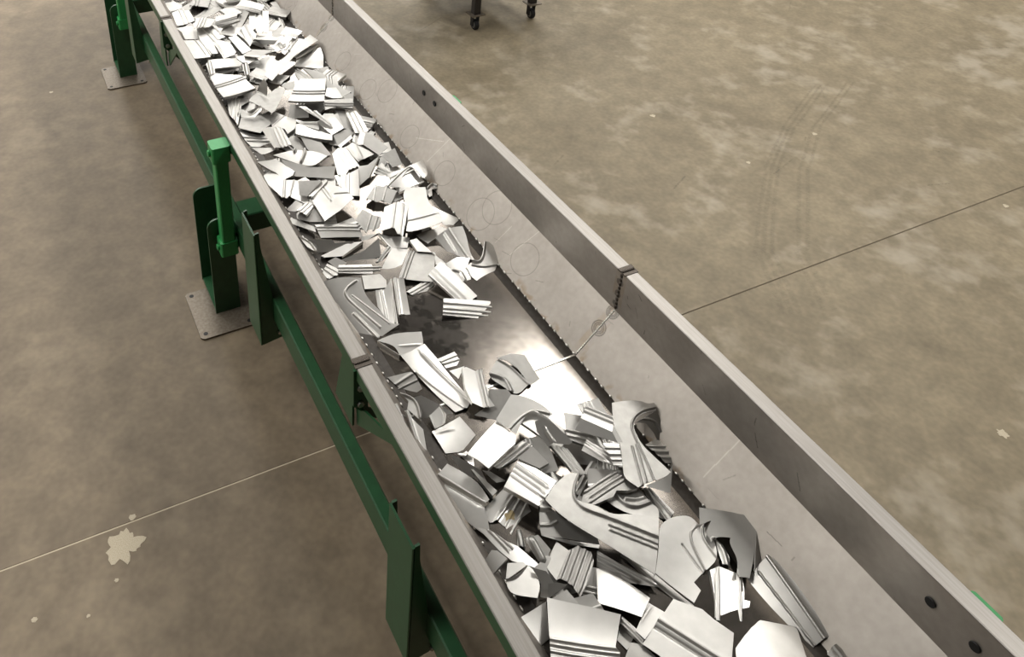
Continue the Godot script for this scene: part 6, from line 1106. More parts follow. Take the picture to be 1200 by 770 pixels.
["ribbed_steel_offcut","large slanting four-sided offcut, two pressed ribs, mid-trough short of far weld, lying low","steel offcuts with two pressed ribs short of far weld",[0.8295,0.5733,-3.3115],[[[0,9.4,0],[.812,-.014,.584],[.576,.183,-.797],[-66.7,-45.2,71,-46,72.2,48.7,-76.4,42.5],[[0,0,-144.6,-25.1,140.2,-25.1],[0,0,-144.6,-11,140.2,-11]]]]],
["ribbed_steel_offcut","mid-sized lengthwise four-sided offcut, two pressed ribs, by plain slope short of far weld, lying low","steel offcuts with two pressed ribs short of far weld",[1.2028,0.5762,-3.5385],[[[0,4,0],[.331,.011,.943],[.939,.094,-.331],[-41.4,-37.3,48.4,-34.7,45,40.1,-52,32],[[0,0,-108.2,-26.8,113.5,-26.8],[0,0,-108.2,-13.6,113.5,-13.6]]]]],
["ribbed_steel_offcut","mid-sized slanting four-sided offcut, three pressed ribs, by plain slope beside rocker arm, lying low","steel offcuts with three pressed ribs beside rocker arm",[1.2220,0.5766,-2.7432],[[[0,3.5,0],[.907,.027,.419],[.417,.062,-.907],[-52.8,-32.3,42.4,-39.1,51.4,31.2,-41,40.2],[[0,0,-104.7,-24.2,107.2,-24.2],[0,0,-104.7,-11.8,107.2,-11.8],[0,0,-104.7,0.6,107.2,0.6]]]]],
["flat_steel_offcut","mid-sized slanting four-sided offcut, plain face, mid-trough beside rocker arm, half buried","steel offcuts with plain face beside rocker arm",[1.1184,0.5866,-2.1136],[[[0,15.1,0],[-.529,.135,-.838],[-.841,-.21,.498],[46.8,36.7,-47.7,41.2,-50.3,-39,51.2,-39],[]]]],
["ribbed_steel_offcut","mid-sized crosswise four-sided offcut, two pressed ribs, mid-trough beside rocker arm, lying low","steel offcuts with two pressed ribs beside rocker arm",[0.8515,0.5760,-2.2454],[[[0,4,0],[.965,-.02,.26],[.26,.061,-.964],[-48.5,-48.9,47.6,-49.4,48.1,48.5,-47.2,49.8],[[0,0,-98.7,-27.9,96.7,-27.9],[0,0,-98.7,-12.5,96.7,-12.5]]]]],
["ribbed_steel_offcut","mid-sized lengthwise four-sided offcut, two pressed ribs, by plain slope short of far weld, half buried","steel offcuts with two pressed ribs short of far weld",[1.2223,0.5942,-3.1646],[[[0,14.5,0],[.034,-.219,.975],[.997,.077,-.018],[-50.4,-41.8,54.9,-32.5,42.6,35.9,-47.1,38.4],[[0,0,-120.9,-22,111.5,-22],[0,0,-120.9,-8.4,111.5,-8.4]]]]],
["flat_steel_offcut","mid-sized slanting four-sided offcut, plain face, mid-trough short of far weld, lying low","steel offcuts with plain face short of far weld",[0.8389,0.5713,-3.4357],[[[0,15.8,0],[-.716,.095,-.691],[-.688,-.266,.676],[53.3,30.2,-47.2,42.7,-63.6,-36.4,57.5,-36.4],[]]]],
["ribbed_steel_offcut","mid-sized lengthwise four-sided offcut, two pressed ribs, by plain slope short of far weld, lying low","steel offcuts with two pressed ribs short of far weld",[1.2439,0.5711,-3.4313],[[[0,13.9,0],[-.361,-.282,.889],[.918,.058,.392],[-44.1,-43.6,40.4,-43.2,40.1,39.2,-36.4,47.6],[[0,0,-89.1,-35.6,100.6,-35.6],[0,0,-89.1,-19.9,100.6,-19.9]]]]],
["ribbed_steel_offcut","mid-sized slanting four-sided offcut, three pressed ribs, by plain slope short of far weld, half buried","steel offcuts with three pressed ribs short of far weld",[1.2411,0.5942,-2.9747],[[[0,13,0],[-.459,-.233,.857],[.879,.02,.476],[-46.1,-46.3,52.6,-37,42,42.7,-48.5,40.6],[[0,0,-97.9,-25.7,99.5,-25.7],[0,0,-97.9,-12.4,99.5,-12.4],[0,0,-97.9,1,99.5,1]]]]],
["ribbed_steel_offcut","mid-sized crosswise four-sided offcut, two pressed ribs, mid-trough beside rocker arm, lying low","steel offcuts with two pressed ribs beside rocker arm",[1.1147,0.5721,-2.7588],[[[0,8.6,0],[.984,-.084,.158],[.168,.139,-.976],[-39.9,-35.4,46,-34.3,44.5,39,-50.6,30.8],[[0,0,-104.4,-27.1,112.2,-27.1],[0,0,-104.4,-14.2,112.2,-14.2]]]]],
["ribbed_steel_offcut","mid-sized slanting four-sided offcut, three pressed ribs, mid-trough beside rocker arm, lying low","steel offcuts with three pressed ribs beside rocker arm",[1.1917,0.5743,-2.6870],[[[0,10.7,0],[.612,-.138,.779],[.791,.106,-.602],[-45.6,-38.2,47.9,-38.3,48.1,40.2,-50.4,36.3],[[0,0,-105.7,-19.4,96.1,-19.4],[0,0,-105.7,-7,96.1,-7],[0,0,-105.7,5.3,96.1,5.3]]]]],
["ribbed_steel_offcut","mid-sized crosswise four-sided offcut, three pressed ribs, mid-trough beside rocker arm, lying low","steel offcuts with three pressed ribs beside rocker arm",[0.9102,0.5729,-2.1616],[[[0,10.1,0],[.99,.143,.02],[.003,.115,-.993],[-40.6,-37.2,45.5,-30.2,36.9,34.1,-41.7,33.3],[[0,0,-102.8,-24.1,102.4,-24.1],[0,0,-102.8,-11.1,102.4,-11.1],[0,0,-102.8,1.8,102.4,1.8]]]]],
["ribbed_steel_offcut","mid-sized slanting four-sided offcut, two pressed ribs, mid-trough short of far weld, on top","steel offcuts with two pressed ribs short of far weld",[0.8405,0.6066,-3.1821],[[[0,6.5,0],[.573,.038,.819],[.809,.138,-.572],[-40.8,-35.4,41.4,-36.2,42.2,36.6,-42.7,35],[[0,0,-85.6,-22,87.4,-22],[0,0,-85.6,-10.7,87.4,-10.7]]]]],
["ribbed_steel_offcut","mid-sized slanting four-sided offcut, two pressed ribs, mid-trough short of far weld, lying low","steel offcuts with two pressed ribs short of far weld",[0.9746,0.5794,-3.3127],[[[0,0.6,0],[-.647,.008,.763],[.763,.001,.647],[-65.3,-33.2,61.9,-36.7,68.5,34.9,-65.1,35],[[0,0,-143.8,-22,142.4,-22],[0,0,-143.8,-10.1,142.4,-10.1]]]]],
["ribbed_steel_offcut","mid-sized crosswise four-sided offcut, two pressed ribs, by plain slope beside rocker arm, lying low","steel offcuts with two pressed ribs beside rocker arm",[1.2096,0.5740,-2.5447],[[[0,6,0],[.999,-.013,.049],[.05,.11,-.993],[-50.1,-37,44.8,-49.1,59.4,44.7,-54.1,41.4],[[0,0,-118.2,-28.2,118,-28.2],[0,0,-118.2,-13.1,118,-13.1]]]]],
["flat_steel_offcut","mid-sized crosswise four-sided offcut, plain face, mid-trough beside rocker arm, half buried","steel offcuts with plain face beside rocker arm",[1.0809,0.5805,-2.7740],[[[0,20.4,0],[-.977,-.209,-.041],[.001,-.2,.98],[59.9,39.2,-56.4,45.6,-64.6,-42.4,61.1,-42.4],[]]]],
["ribbed_steel_offcut","mid-sized lengthwise four-sided offcut, three pressed ribs, mid-trough beside rocker arm, lying low","steel offcuts with three pressed ribs beside rocker arm",[0.9043,0.5712,-2.5365],[[[0,11.3,0],[.141,-.09,.986],[.977,.176,-.123],[-49.5,-41.6,43.6,-42,44,36.4,-38.2,47.2],[[0,0,-99.5,-25.2,96.1,-25.2],[0,0,-99.5,-10.9,96.1,-10.9],[0,0,-99.5,3.4,96.1,3.4]]]]],
["flat_steel_offcut","mid-sized lengthwise four-sided offcut, plain face, mid-trough short of far weld, half buried","steel offcuts with plain face short of far weld",[0.8678,0.5936,-3.4444],[[[0,13.8,0],[.23,.229,-.946],[-.972,.007,-.235],[58.7,36.4,-55.8,36.6,-58.9,-36.5,56,-36.5],[]]]],
["ribbed_steel_offcut","mid-sized crosswise four-sided offcut, three pressed ribs, mid-trough beyond far weld, on top","steel offcuts with three pressed ribs beyond far weld",[1.0032,0.6059,-3.6899],[[[0,10.2,0],[-.996,-.072,.06],[.069,-.145,.987],[-68.4,-38.1,67,-38.1,66.9,37.3,-65.6,38.9],[[0,0,-144,-19.2,131.2,-19.2],[0,0,-144,-7,131.2,-7],[0,0,-144,5.2,131.2,5.2]]]]],
["ribbed_steel_offcut","mid-sized slanting four-sided offcut, two pressed ribs, by plain slope beside rocker arm, lying low","steel offcuts with two pressed ribs beside rocker arm",[1.2127,0.5712,-2.2251],[[[0,14.8,0],[-.699,-.244,.672],[.709,-.113,.696],[-41.9,-30.4,35.3,-38.9,45.2,33.3,-38.6,36],[[0,0,-88.3,-22,88.7,-22],[0,0,-88.3,-10.4,88.7,-10.4]]]]],
["ribbed_steel_offcut","mid-sized slanting four-sided offcut, two pressed ribs, mid-trough beyond far weld, lying low","steel offcuts with two pressed ribs beyond far weld",[0.8113,0.5721,-3.8978],[[[0,8.4,0],[.586,-.098,.804],[.81,.068,-.582],[-52,-46.2,60.6,-35.7,46.8,42.2,-55.4,39.7],[[0,0,-110.1,-27.7,116.9,-27.7],[0,0,-110.1,-14.3,116.9,-14.3]]]]],
["flat_steel_offcut","mid-sized lengthwise four-sided offcut, plain face, mid-trough beside rocker arm, lying low","steel offcuts with plain face beside rocker arm",[1.1188,0.5737,-2.2716],[[[0,8.4,0],[-.349,.155,-.924],[-.937,-.051,.345],[42.6,35.3,-42.6,36.2,-43.2,-35.8,43.2,-35.8],[]]]],
["ribbed_steel_offcut","mid-sized slanting four-sided offcut, three pressed ribs, by plain slope short of far weld, on top","steel offcuts with three pressed ribs short of far weld",[1.2378,0.6215,-3.1147],[[[0,0.5,0],[-.78,-.004,.626],[.626,.007,.78],[-52.3,-50.9,54,-44.5,47.2,46.1,-48.9,49.3],[[0,0,-102.3,-28.5,103.6,-28.5],[0,0,-102.3,-13.6,103.6,-13.6],[0,0,-102.3,1.3,103.6,1.3]]]]],
["ribbed_steel_offcut","mid-sized slanting four-sided offcut, two pressed ribs, mid-trough beside rocker arm, lying low","steel offcuts with two pressed ribs beside rocker arm",[0.8238,0.5724,-2.5824],[[[0,17.1,0],[-.399,-.257,.881],[.894,.104,.435],[-45.3,-40.7,47,-47.8,55.3,49.4,-57.1,39.1],[[0,0,-109.7,-28.9,112.4,-28.9],[0,0,-109.7,-14.1,112.4,-14.1]]]]],
["ribbed_steel_offcut","mid-sized lengthwise four-sided offcut, two pressed ribs, mid-trough beside rocker arm, lying low","steel offcuts with two pressed ribs beside rocker arm",[0.9144,0.5739,-2.7128],[[[0,10.9,0],[.328,-.192,.925],[.944,.044,-.326],[-45.8,-41.6,47,-43,48.6,44,-49.8,40.5],[[0,0,-107.3,-21.3,96.8,-21.3],[0,0,-107.3,-7.5,96.8,-7.5]]]]],
["ribbed_steel_offcut","mid-sized crosswise four-sided offcut, two pressed ribs, mid-trough beyond far weld, half buried","steel offcuts with two pressed ribs beyond far weld",[0.8632,0.5927,-3.5530],[[[0,11.1,0],[.961,-.079,.264],[.275,.22,-.936],[-38.8,-35.4,37.7,-36.9,39.3,35.9,-38.2,36.4],[[0,0,-90,-23.6,88.9,-23.6],[0,0,-90,-10.7,88.9,-10.7]]]]],
["ribbed_steel_offcut","mid-sized crosswise four-sided offcut, two pressed ribs, mid-trough beyond far weld, lying low","steel offcuts with two pressed ribs beyond far weld",[0.9525,0.5730,-3.7875],[[[0,9.9,0],[.924,-.011,.383],[.379,.177,-.908],[-43.6,-44.2,43.1,-53,51.7,52.5,-51.2,44.7],[[0,0,-101.3,-29.1,100,-29.1],[0,0,-101.3,-13.2,100,-13.2]]]]],
["ribbed_steel_offcut","mid-sized crosswise four-sided offcut, three pressed ribs, mid-trough beyond far weld, lying low","steel offcuts with three pressed ribs beyond far weld",[1.1946,0.5720,-3.8597],[[[0,13.6,0],[-.949,-.055,.309],[.313,-.255,.915],[-36.9,-43.3,38.8,-43,38.6,45.2,-40.5,41.1],[[0,0,-84.5,-29,87.3,-29],[0,0,-84.5,-14.4,87.3,-14.4],[0,0,-84.5,0.3,87.3,0.3]]]]],
["ribbed_steel_offcut","mid-sized slanting four-sided offcut, three pressed ribs, mid-trough beyond far weld, on top","steel offcuts with three pressed ribs beyond far weld",[0.9026,0.6209,-3.6264],[[[0,10.3,0],[-.847,-.125,.516],[.522,-.021,.852],[-69.1,-31.3,59.2,-40.2,75.8,34.9,-65.8,36.6],[[0,0,-140.6,-22.9,144,-22.9],[0,0,-140.6,-11.1,144,-11.1],[0,0,-140.6,0.6,144,0.6]]]]],
["flat_steel_offcut","mid-sized slanting four-sided offcut, plain face, mid-trough beyond far weld, on top","steel offcuts with plain face beyond far weld",[0.9399,0.6465,-3.6703],[[[0,8.5,0],[-.566,-.094,.819],[.824,-.113,.556],[-44.2,-40.4,43.3,-40.4,42.9,39.3,-42.1,41.5],[]]]],
["ribbed_steel_offcut","mid-sized slanting four-sided offcut, two pressed ribs, mid-trough short of far weld, half buried","steel offcuts with two pressed ribs short of far weld",[0.8120,0.5879,-3.3602],[[[0,18.4,0],[-.391,-.259,.883],[.891,.134,.434],[-46.6,-43.5,47.5,-45.9,50.1,46.8,-51,42.7],[[0,0,-105.6,-35.2,117.7,-35.2],[0,0,-105.6,-19.4,117.7,-19.4]]]]],
["ribbed_steel_offcut","mid-sized slanting four-sided offcut, three pressed ribs, mid-trough beyond far weld, on top","steel offcuts with three pressed ribs beyond far weld",[1.0917,0.6232,-3.7553],[[[0,4.8,0],[.393,.048,.918],[.915,.077,-.396],[-40,-37.7,42.7,-32,36.3,34.3,-38.9,35.4],[[0,0,-96.6,-25.7,98.7,-25.7],[0,0,-96.6,-12.5,98.7,-12.5],[0,0,-96.6,0.7,98.7,0.7]]]]],
["ribbed_steel_offcut","mid-sized slanting four-sided offcut, two pressed ribs, mid-trough beyond far weld, lying low","steel offcuts with two pressed ribs beyond far weld",[1.1847,0.5741,-3.7792],[[[0,9.5,0],[-.731,-.165,.662],[.672,-.004,.741],[-54.6,-32.5,46.9,-39.3,56.8,34.1,-49.2,37.8],[[0,0,-110.1,-25.4,117.4,-25.4],[0,0,-110.1,-13.2,117.4,-13.2]]]]],
["ribbed_steel_offcut","mid-sized lengthwise four-sided offcut, three pressed ribs, by plain slope short of far weld, on top","steel offcuts with three pressed ribs short of far weld",[1.2054,0.6173,-3.0288],[[[0,14.2,0],[-.297,-.23,.927],[.955,-.056,.292],[-51.3,-28.9,54.2,-29,54.4,30.5,-57.3,27.3],[[0,0,-136.1,-22.8,141.1,-22.8],[0,0,-136.1,-11.4,141.1,-11.4],[0,0,-136.1,0.1,141.1,0.1]]]]],
["ribbed_steel_offcut","mid-sized crosswise four-sided offcut, two pressed ribs, by plain slope beside rocker arm, half buried","steel offcuts with two pressed ribs beside rocker arm",[1.2068,0.5977,-2.3082],[[[0,12,0],[-.978,-.041,.205],[.209,-.222,.952],[-60.4,-39.9,49.5,-51,63.2,42.2,-52.4,48.6],[[0,0,-125.6,-31.9,130.3,-31.9],[0,0,-125.6,-15.9,130.3,-15.9]]]]],
["ribbed_steel_offcut","mid-sized slanting four-sided offcut, two pressed ribs, mid-trough short of far weld, half buried","steel offcuts with two pressed ribs short of far weld",[0.9684,0.5890,-3.2987],[[[0,8.4,0],[.639,-.141,.756],[.768,.067,-.637],[-42.8,-33.7,43.4,-33.7,43.4,34.2,-44,33.3],[[0,0,-97.5,-18.4,90.8,-18.4],[0,0,-97.5,-7.2,90.8,-7.2]]]]],
["ribbed_steel_offcut","mid-sized slanting four-sided offcut, two pressed ribs, mid-trough short of far weld, lying low","steel offcuts with two pressed ribs short of far weld",[0.8211,0.5747,-3.0522],[[[0,12.3,0],[.827,-.035,.561],[.549,.267,-.792],[-48.7,-40.5,42.5,-40.4,42.4,34.4,-36.1,46.5],[[0,0,-103,-32.5,109.7,-32.5],[0,0,-103,-16.9,109.7,-16.9]]]]],
["ribbed_steel_offcut","mid-sized slanting four-sided offcut, two pressed ribs, by plain slope short of far weld, lying low","steel offcuts with two pressed ribs short of far weld",[1.2147,0.5797,-3.4426],[[[0,16.6,0],[.508,-.113,.854],[.846,.255,-.469],[-49.4,-44.4,57.2,-39.8,51.2,45.8,-59,38.4],[[0,0,-124.5,-32.4,133.2,-32.4],[0,0,-124.5,-16.9,133.2,-16.9]]]]],
["ribbed_steel_offcut","mid-sized slanting four-sided offcut, three pressed ribs, by plain slope beside rocker arm, half buried","steel offcuts with three pressed ribs beside rocker arm",[1.2144,0.5928,-2.7538],[[[0,7.7,0],[.743,-.008,.669],[.656,.204,-.727],[-66.3,-30.1,58.2,-35.5,68.6,31.3,-60.4,34.3],[[0,0,-145.4,-18.7,135.8,-18.7],[0,0,-145.4,-7.4,135.8,-7.4],[0,0,-145.4,3.9,135.8,3.9]]]]],
["ribbed_steel_offcut","mid-sized lengthwise four-sided offcut, two pressed ribs, mid-trough beside rocker arm, half buried","steel offcuts with two pressed ribs beside rocker arm",[1.1638,0.5889,-2.5726],[[[0,12.6,0],[-.322,-.209,.923],[.944,.001,.33],[-54.7,-39.5,54.8,-43.5,60.4,43.6,-60.5,39.4],[[0,0,-130.7,-29.9,136,-29.9],[0,0,-130.7,-15,136,-15]]]]],
["flat_steel_offcut","mid-sized crosswise four-sided offcut, plain face, mid-trough short of far weld, half buried","steel offcuts with plain face short of far weld",[1.0139,0.5901,-2.9248],[[[0,12,0],[.945,.026,.325],[.304,.29,-.907],[-44.7,-37.3,40.5,-37.3,40.3,33.4,-36.1,41.3],[]]]],
["ribbed_steel_offcut","mid-sized slanting four-sided offcut, two pressed ribs, by plain slope short of far weld, on top","steel offcuts with two pressed ribs short of far weld",[1.2029,0.6053,-3.4772],[[[0,11.1,0],[-.707,-.231,.668],[.686,.002,.727],[-49.3,-39.2,47.2,-40,48.2,38.3,-46.2,40.9],[[0,0,-114.8,-29.2,117.8,-29.2],[0,0,-114.8,-14.3,117.8,-14.3]]]]],
["ribbed_steel_offcut","mid-sized slanting four-sided offcut, two pressed ribs, by plain slope beyond far weld, on top","steel offcuts with two pressed ribs beyond far weld",[1.2085,0.6348,-3.5598],[[[0,8,0],[.716,-.127,.686],[.696,.065,-.715],[-39.4,-39.3,42.5,-39.6,42.8,42.4,-45.9,36.4],[[0,0,-88.9,-22.3,86.9,-22.3],[0,0,-88.9,-9.9,86.9,-9.9]]]]],
["ribbed_steel_offcut","mid-sized crosswise four-sided offcut, two pressed ribs, mid-trough short of far weld, on top","steel offcuts with two pressed ribs short of far weld",[0.8196,0.6137,-3.3703],[[[0,14.3,0],[-.986,-.154,.057],[.085,-.181,.98],[-38.2,-33,38,-39.9,45.9,39.7,-45.7,33.1],[[0,0,-89.8,-23.9,92.5,-23.9],[0,0,-89.8,-11.8,92.5,-11.8]]]]],
["flat_steel_offcut","mid-sized slanting four-sided offcut, plain face, mid-trough amid swan-neck sheets, lying low","steel offcuts with plain face amid swan-neck sheets",[0.8601,0.5721,-0.8409],[[[0,10.6,0],[.45,-.136,.883],[.893,.101,-.439],[-60.7,-29.2,56.6,-29.2,49.5,23.6,-45.4,34.7],[]]]],
["ribbed_steel_offcut","mid-sized slanting four-sided offcut, two pressed ribs, mid-trough amid swan-neck sheets, lying low","steel offcuts with two pressed ribs amid swan-neck sheets",[0.9425,0.5757,-0.7983],[[[0,8.2,0],[.805,-.017,.593],[.579,.238,-.78],[-43.6,-30.4,43.5,-31.3,44.8,31.2,-44.6,30.5],[[0,0,-98.6,-24.1,107.9,-24.1],[0,0,-98.6,-13,107.9,-13]]]]],
["ribbed_steel_offcut","mid-sized slanting four-sided offcut, three pressed ribs, mid-trough amid swan-neck sheets, lying low","steel offcuts with three pressed ribs amid swan-neck sheets",[0.9762,0.5712,-1.0346],[[[0,15.9,0],[.57,-.187,.8],[.821,.153,-.55],[-47.8,-42.3,50.4,-42.6,50.6,44.8,-53.2,40.2],[[0,0,-105.7,-29.6,113,-29.6],[0,0,-105.7,-15.5,113,-15.5],[0,0,-105.7,-1.3,113,-1.3]]]]],
["ribbed_steel_offcut","mid-sized lengthwise four-sided offcut, two pressed ribs, mid-trough amid swan-neck sheets, on top","steel offcuts with two pressed ribs amid swan-neck sheets",[0.9876,0.6055,-1.1086],[[[0,14.5,0],[-.202,-.185,.962],[.953,.19,.237],[-46.2,-30,45.7,-31.9,48.7,31.6,-48.2,30.3],[[0,0,-96.5,-20.9,102.9,-20.9],[0,0,-96.5,-10.9,102.9,-10.9]]]]],
["flat_steel_offcut","mid-sized slanting four-sided offcut, plain face, mid-trough amid swan-neck sheets, lying low","steel offcuts with plain face amid swan-neck sheets",[1.0988,0.5740,-1.0995],[[[0,9.2,0],[.879,.038,.475],[.456,.222,-.862],[-54.4,-32.2,56.3,-32.2,50,29.8,-51.8,34.5],[]]]],
["flat_steel_offcut","mid-sized lengthwise four-sided offcut, plain face, mid-trough past twin-bead sheet, lying low","steel offcuts with plain face past twin-bead sheet",[0.8379,0.5734,-0.6531],[[[0,6.8,0],[-.357,-.045,.933],[.924,.127,.36],[-51.9,-35.9,50.4,-35.9,46.5,32.3,-44.9,39.4],[]]]],
["flat_steel_offcut","mid-sized slanting four-sided offcut, plain face, mid-trough at bright cross weld, on top","steel offcuts with plain face at bright cross weld",[1.0348,0.6285,-1.1693],[[[0,8.1,0],[-.458,.103,-.883],[-.886,.034,.463],[62.3,29.4,-66.1,34,-67.7,-31.7,71.4,-31.7],[]]]],
["ribbed_steel_offcut","mid-sized slanting four-sided offcut, two pressed ribs, mid-trough amid swan-neck sheets, lying low","steel offcuts with two pressed ribs amid swan-neck sheets",[1.0812,0.5771,-1.0045],[[[0,12.7,0],[-.881,-.195,.432],[.456,-.097,.885],[-44.4,-34.1,50.7,-31.9,47.4,36.1,-53.7,29.9],[[0,0,-107.2,-26.3,119.8,-26.3],[0,0,-107.2,-14.5,119.8,-14.5]]]]],
["ribbed_steel_offcut","mid-sized slanting four-sided offcut, two pressed ribs, mid-trough amid swan-neck sheets, lying low","steel offcuts with two pressed ribs amid swan-neck sheets",[1.0002,0.5728,-0.9315],[[[0,10.5,0],[-.863,-.168,.477],[.492,-.058,.869],[-51.9,-41.2,58.9,-34.3,49,39.2,-56,36.3],[[0,0,-122.1,-27.3,127.7,-27.3],[0,0,-122.1,-13.8,127.7,-13.8]]]]],
["ribbed_steel_offcut","mid-sized crosswise four-sided offcut, three pressed ribs, mid-trough amid swan-neck sheets, lying low","steel offcuts with three pressed ribs amid swan-neck sheets",[0.8515,0.5699,-0.7597],[[[0,19.1,0],[.958,.206,.2],[.167,.167,-.972],[-62.5,-37.2,63.6,-29.5,50.5,30.2,-51.6,36.5],[[0,0,-133.2,-22.4,132.6,-22.4],[0,0,-133.2,-10.4,132.6,-10.4],[0,0,-133.2,1.7,132.6,1.7]]]]],
["ribbed_steel_offcut","mid-sized slanting four-sided offcut, three pressed ribs, mid-trough amid swan-neck sheets, half buried","steel offcuts with three pressed ribs amid swan-neck sheets",[1.1564,0.6000,-1.0272],[[[0,10,0],[-.556,-.096,.826],[.831,-.094,.549],[-66.4,-33.7,52.4,-44.5,69.3,35.6,-55.4,42.6],[[0,0,-134.7,-25.1,134.4,-25.1],[0,0,-134.7,-11.7,134.4,-11.7],[0,0,-134.7,1.8,134.4,1.8]]]]],
["ribbed_steel_offcut","mid-sized slanting four-sided offcut, two pressed ribs, mid-trough amid swan-neck sheets, on top","steel offcuts with two pressed ribs amid swan-neck sheets",[1.1303,0.6252,-1.1124],[[[0,8.6,0],[.796,-.031,.604],[.601,.156,-.784],[-48,-34.4,45.2,-46.3,60.8,44.2,-58,36.5],[[0,0,-120.3,-25.4,117.9,-25.4],[0,0,-120.3,-11.4,117.9,-11.4]]]]],
["ribbed_steel_offcut","mid-sized lengthwise four-sided offcut, three pressed ribs, mid-trough amid swan-neck sheets, on top","steel offcuts with three pressed ribs amid swan-neck sheets",[1.1633,0.6374,-1.1038],[[[0,16,0],[-.077,-.23,.97],[.993,.071,.095],[-63.3,-29.3,59.6,-32.4,66,30.6,-62.4,31.1],[[0,0,-127.8,-21.7,138.7,-21.7],[0,0,-127.8,-11.6,138.7,-11.6],[0,0,-127.8,-1.4,138.7,-1.4]]]]],
["ribbed_steel_offcut","mid-sized slanting four-sided offcut, two pressed ribs, mid-trough amid swan-neck sheets, on top","steel offcuts with two pressed ribs amid swan-neck sheets",[1.1000,0.6094,-0.9778],[[[0,6.6,0],[.893,.043,.449],[.438,.156,-.885],[-54.3,-27.7,42.3,-37.2,57,29.4,-45,35.5],[[0,0,-112.2,-21.7,113.4,-21.7],[0,0,-112.2,-10.4,113.4,-10.4]]]]],
["ribbed_steel_offcut","large slanting four-sided offcut, two pressed ribs, mid-trough beyond far weld, on top","steel offcuts with two pressed ribs beyond far weld",[1.0987,0.6668,-3.8514],[[[0,13.4,0],[.813,-.147,.563],[.578,.093,-.81],[-66.1,-44.8,62.8,-44.9,62.9,42.6,-59.7,47.1],[[0,0,-143.7,-34.9,154.6,-34.9],[0,0,-143.7,-18.4,154.6,-18.4]]]]],
["ribbed_steel_offcut","mid-sized crosswise four-sided offcut, three pressed ribs, mid-trough beyond far weld, lying low","steel offcuts with three pressed ribs beyond far weld",[1.1801,0.5768,-4.3406],[[[0,3.4,0],[-.954,-.052,.294],[.294,.015,.956],[-65.1,-35.5,51.3,-48.6,70.1,38.9,-56.2,45.1],[[0,0,-130.3,-28.7,135.7,-28.7],[0,0,-130.3,-14.4,135.7,-14.4],[0,0,-130.3,-0.1,135.7,-0.1]]]]],
["flat_steel_offcut","large lengthwise four-sided offcut, plain face, mid-trough beyond far weld, half buried","steel offcuts with plain face beyond far weld",[1.0494,0.5999,-4.1125],[[[0,4.2,0],[-.334,-.056,-.941],[-.942,-.021,.336],[62,34.4,-65.7,46.7,-75.2,-40.6,79,-40.6],[]]]],
["flat_steel_offcut","mid-sized crosswise four-sided offcut, plain face, mid-trough beyond far weld, on top","steel offcuts with plain face beyond far weld",[0.9359,0.6699,-3.7424],[[[0,3.1,0],[-.926,.011,.377],[.377,.058,.924],[-59.7,-41.6,61.3,-41.6,55.5,39.1,-57.2,44.2],[]]]],
["flat_steel_offcut","mid-sized lengthwise four-sided offcut, plain face, mid-trough beyond far weld, half buried","steel offcuts with plain face beyond far weld",[1.0326,0.5998,-3.9914],[[[0,4.3,0],[.28,-.06,.958],[.96,.037,-.278],[-47.6,-39.3,47.7,-39.3,46.3,38.3,-46.5,40.2],[]]]],
["ribbed_steel_offcut","large slanting four-sided offcut, two pressed ribs, by plain slope beyond far weld, lying low","steel offcuts with two pressed ribs beyond far weld",[1.2476,0.5842,-4.1343],[[[0,4.6,0],[.542,.053,.839],[.839,.026,-.544],[-68.7,-35.1,61.3,-45,78.7,40.8,-71.3,39.3],[[0,0,-143.7,-28.3,155.2,-28.3],[0,0,-143.7,-15,155.2,-15]]]]],
["ribbed_steel_offcut","mid-sized slanting four-sided offcut, three pressed ribs, mid-trough beyond far weld, lying low","steel offcuts with three pressed ribs beyond far weld",[1.0424,0.5773,-4.8399],[[[0,2.6,0],[.827,.01,.562],[.56,.066,-.826],[-52.7,-32.2,50.9,-30.1,47.6,29,-45.8,33.3],[[0,0,-116.3,-20.2,113.7,-20.2],[0,0,-116.3,-9,113.7,-9],[0,0,-116.3,2.2,113.7,2.2]]]]],
["ribbed_steel_offcut","mid-sized crosswise four-sided offcut, three pressed ribs, mid-trough beyond far weld, on top","steel offcuts with three pressed ribs beyond far weld",[1.1016,0.6212,-4.0880],[[[0,3.8,0],[.991,.04,.125],[.123,.05,-.991],[-59.7,-28.9,59.6,-38.3,79.1,38.3,-79.1,28.9],[[0,0,-153.5,-22.9,157.2,-22.9],[0,0,-153.5,-11.2,157.2,-11.2],[0,0,-153.5,0.6,157.2,0.6]]]]],
["ribbed_steel_offcut","large lengthwise four-sided offcut, two pressed ribs, mid-trough beyond far weld, lying low","steel offcuts with two pressed ribs beyond far weld",[1.0936,0.5777,-4.4636],[[[0,2.3,0],[-.193,-.021,.981],[.981,-.015,.193],[-57.2,-47.2,68.6,-47.4,68.9,55.2,-80.3,39.3],[[0,0,-152.9,-29.5,150.2,-29.5],[0,0,-152.9,-13.3,150.2,-13.3]]]]],
["ribbed_steel_offcut","large lengthwise four-sided offcut, three pressed ribs, mid-trough beyond far weld, lying low","steel offcuts with three pressed ribs beyond far weld",[1.0165,0.5752,-4.2772],[[[0,4.7,0],[.244,-.038,.969],[.968,-.049,-.246],[-76.6,-51.4,75.2,-45.5,66.6,44.6,-65.3,52.3],[[0,0,-157.6,-26.3,145.9,-26.3],[0,0,-157.6,-10.1,145.9,-10.1],[0,0,-157.6,6,145.9,6]]]]],
["flat_steel_offcut","mid-sized slanting four-sided offcut, plain face, mid-trough beyond far weld, lying low","steel offcuts with plain face beyond far weld",[1.1492,0.5793,-4.2526],[[[0,3.7,0],[-.885,.054,.462],[.461,-.03,.887],[-45,-41.8,46.1,-41.8,43.8,41,-44.9,42.7],[]]]],
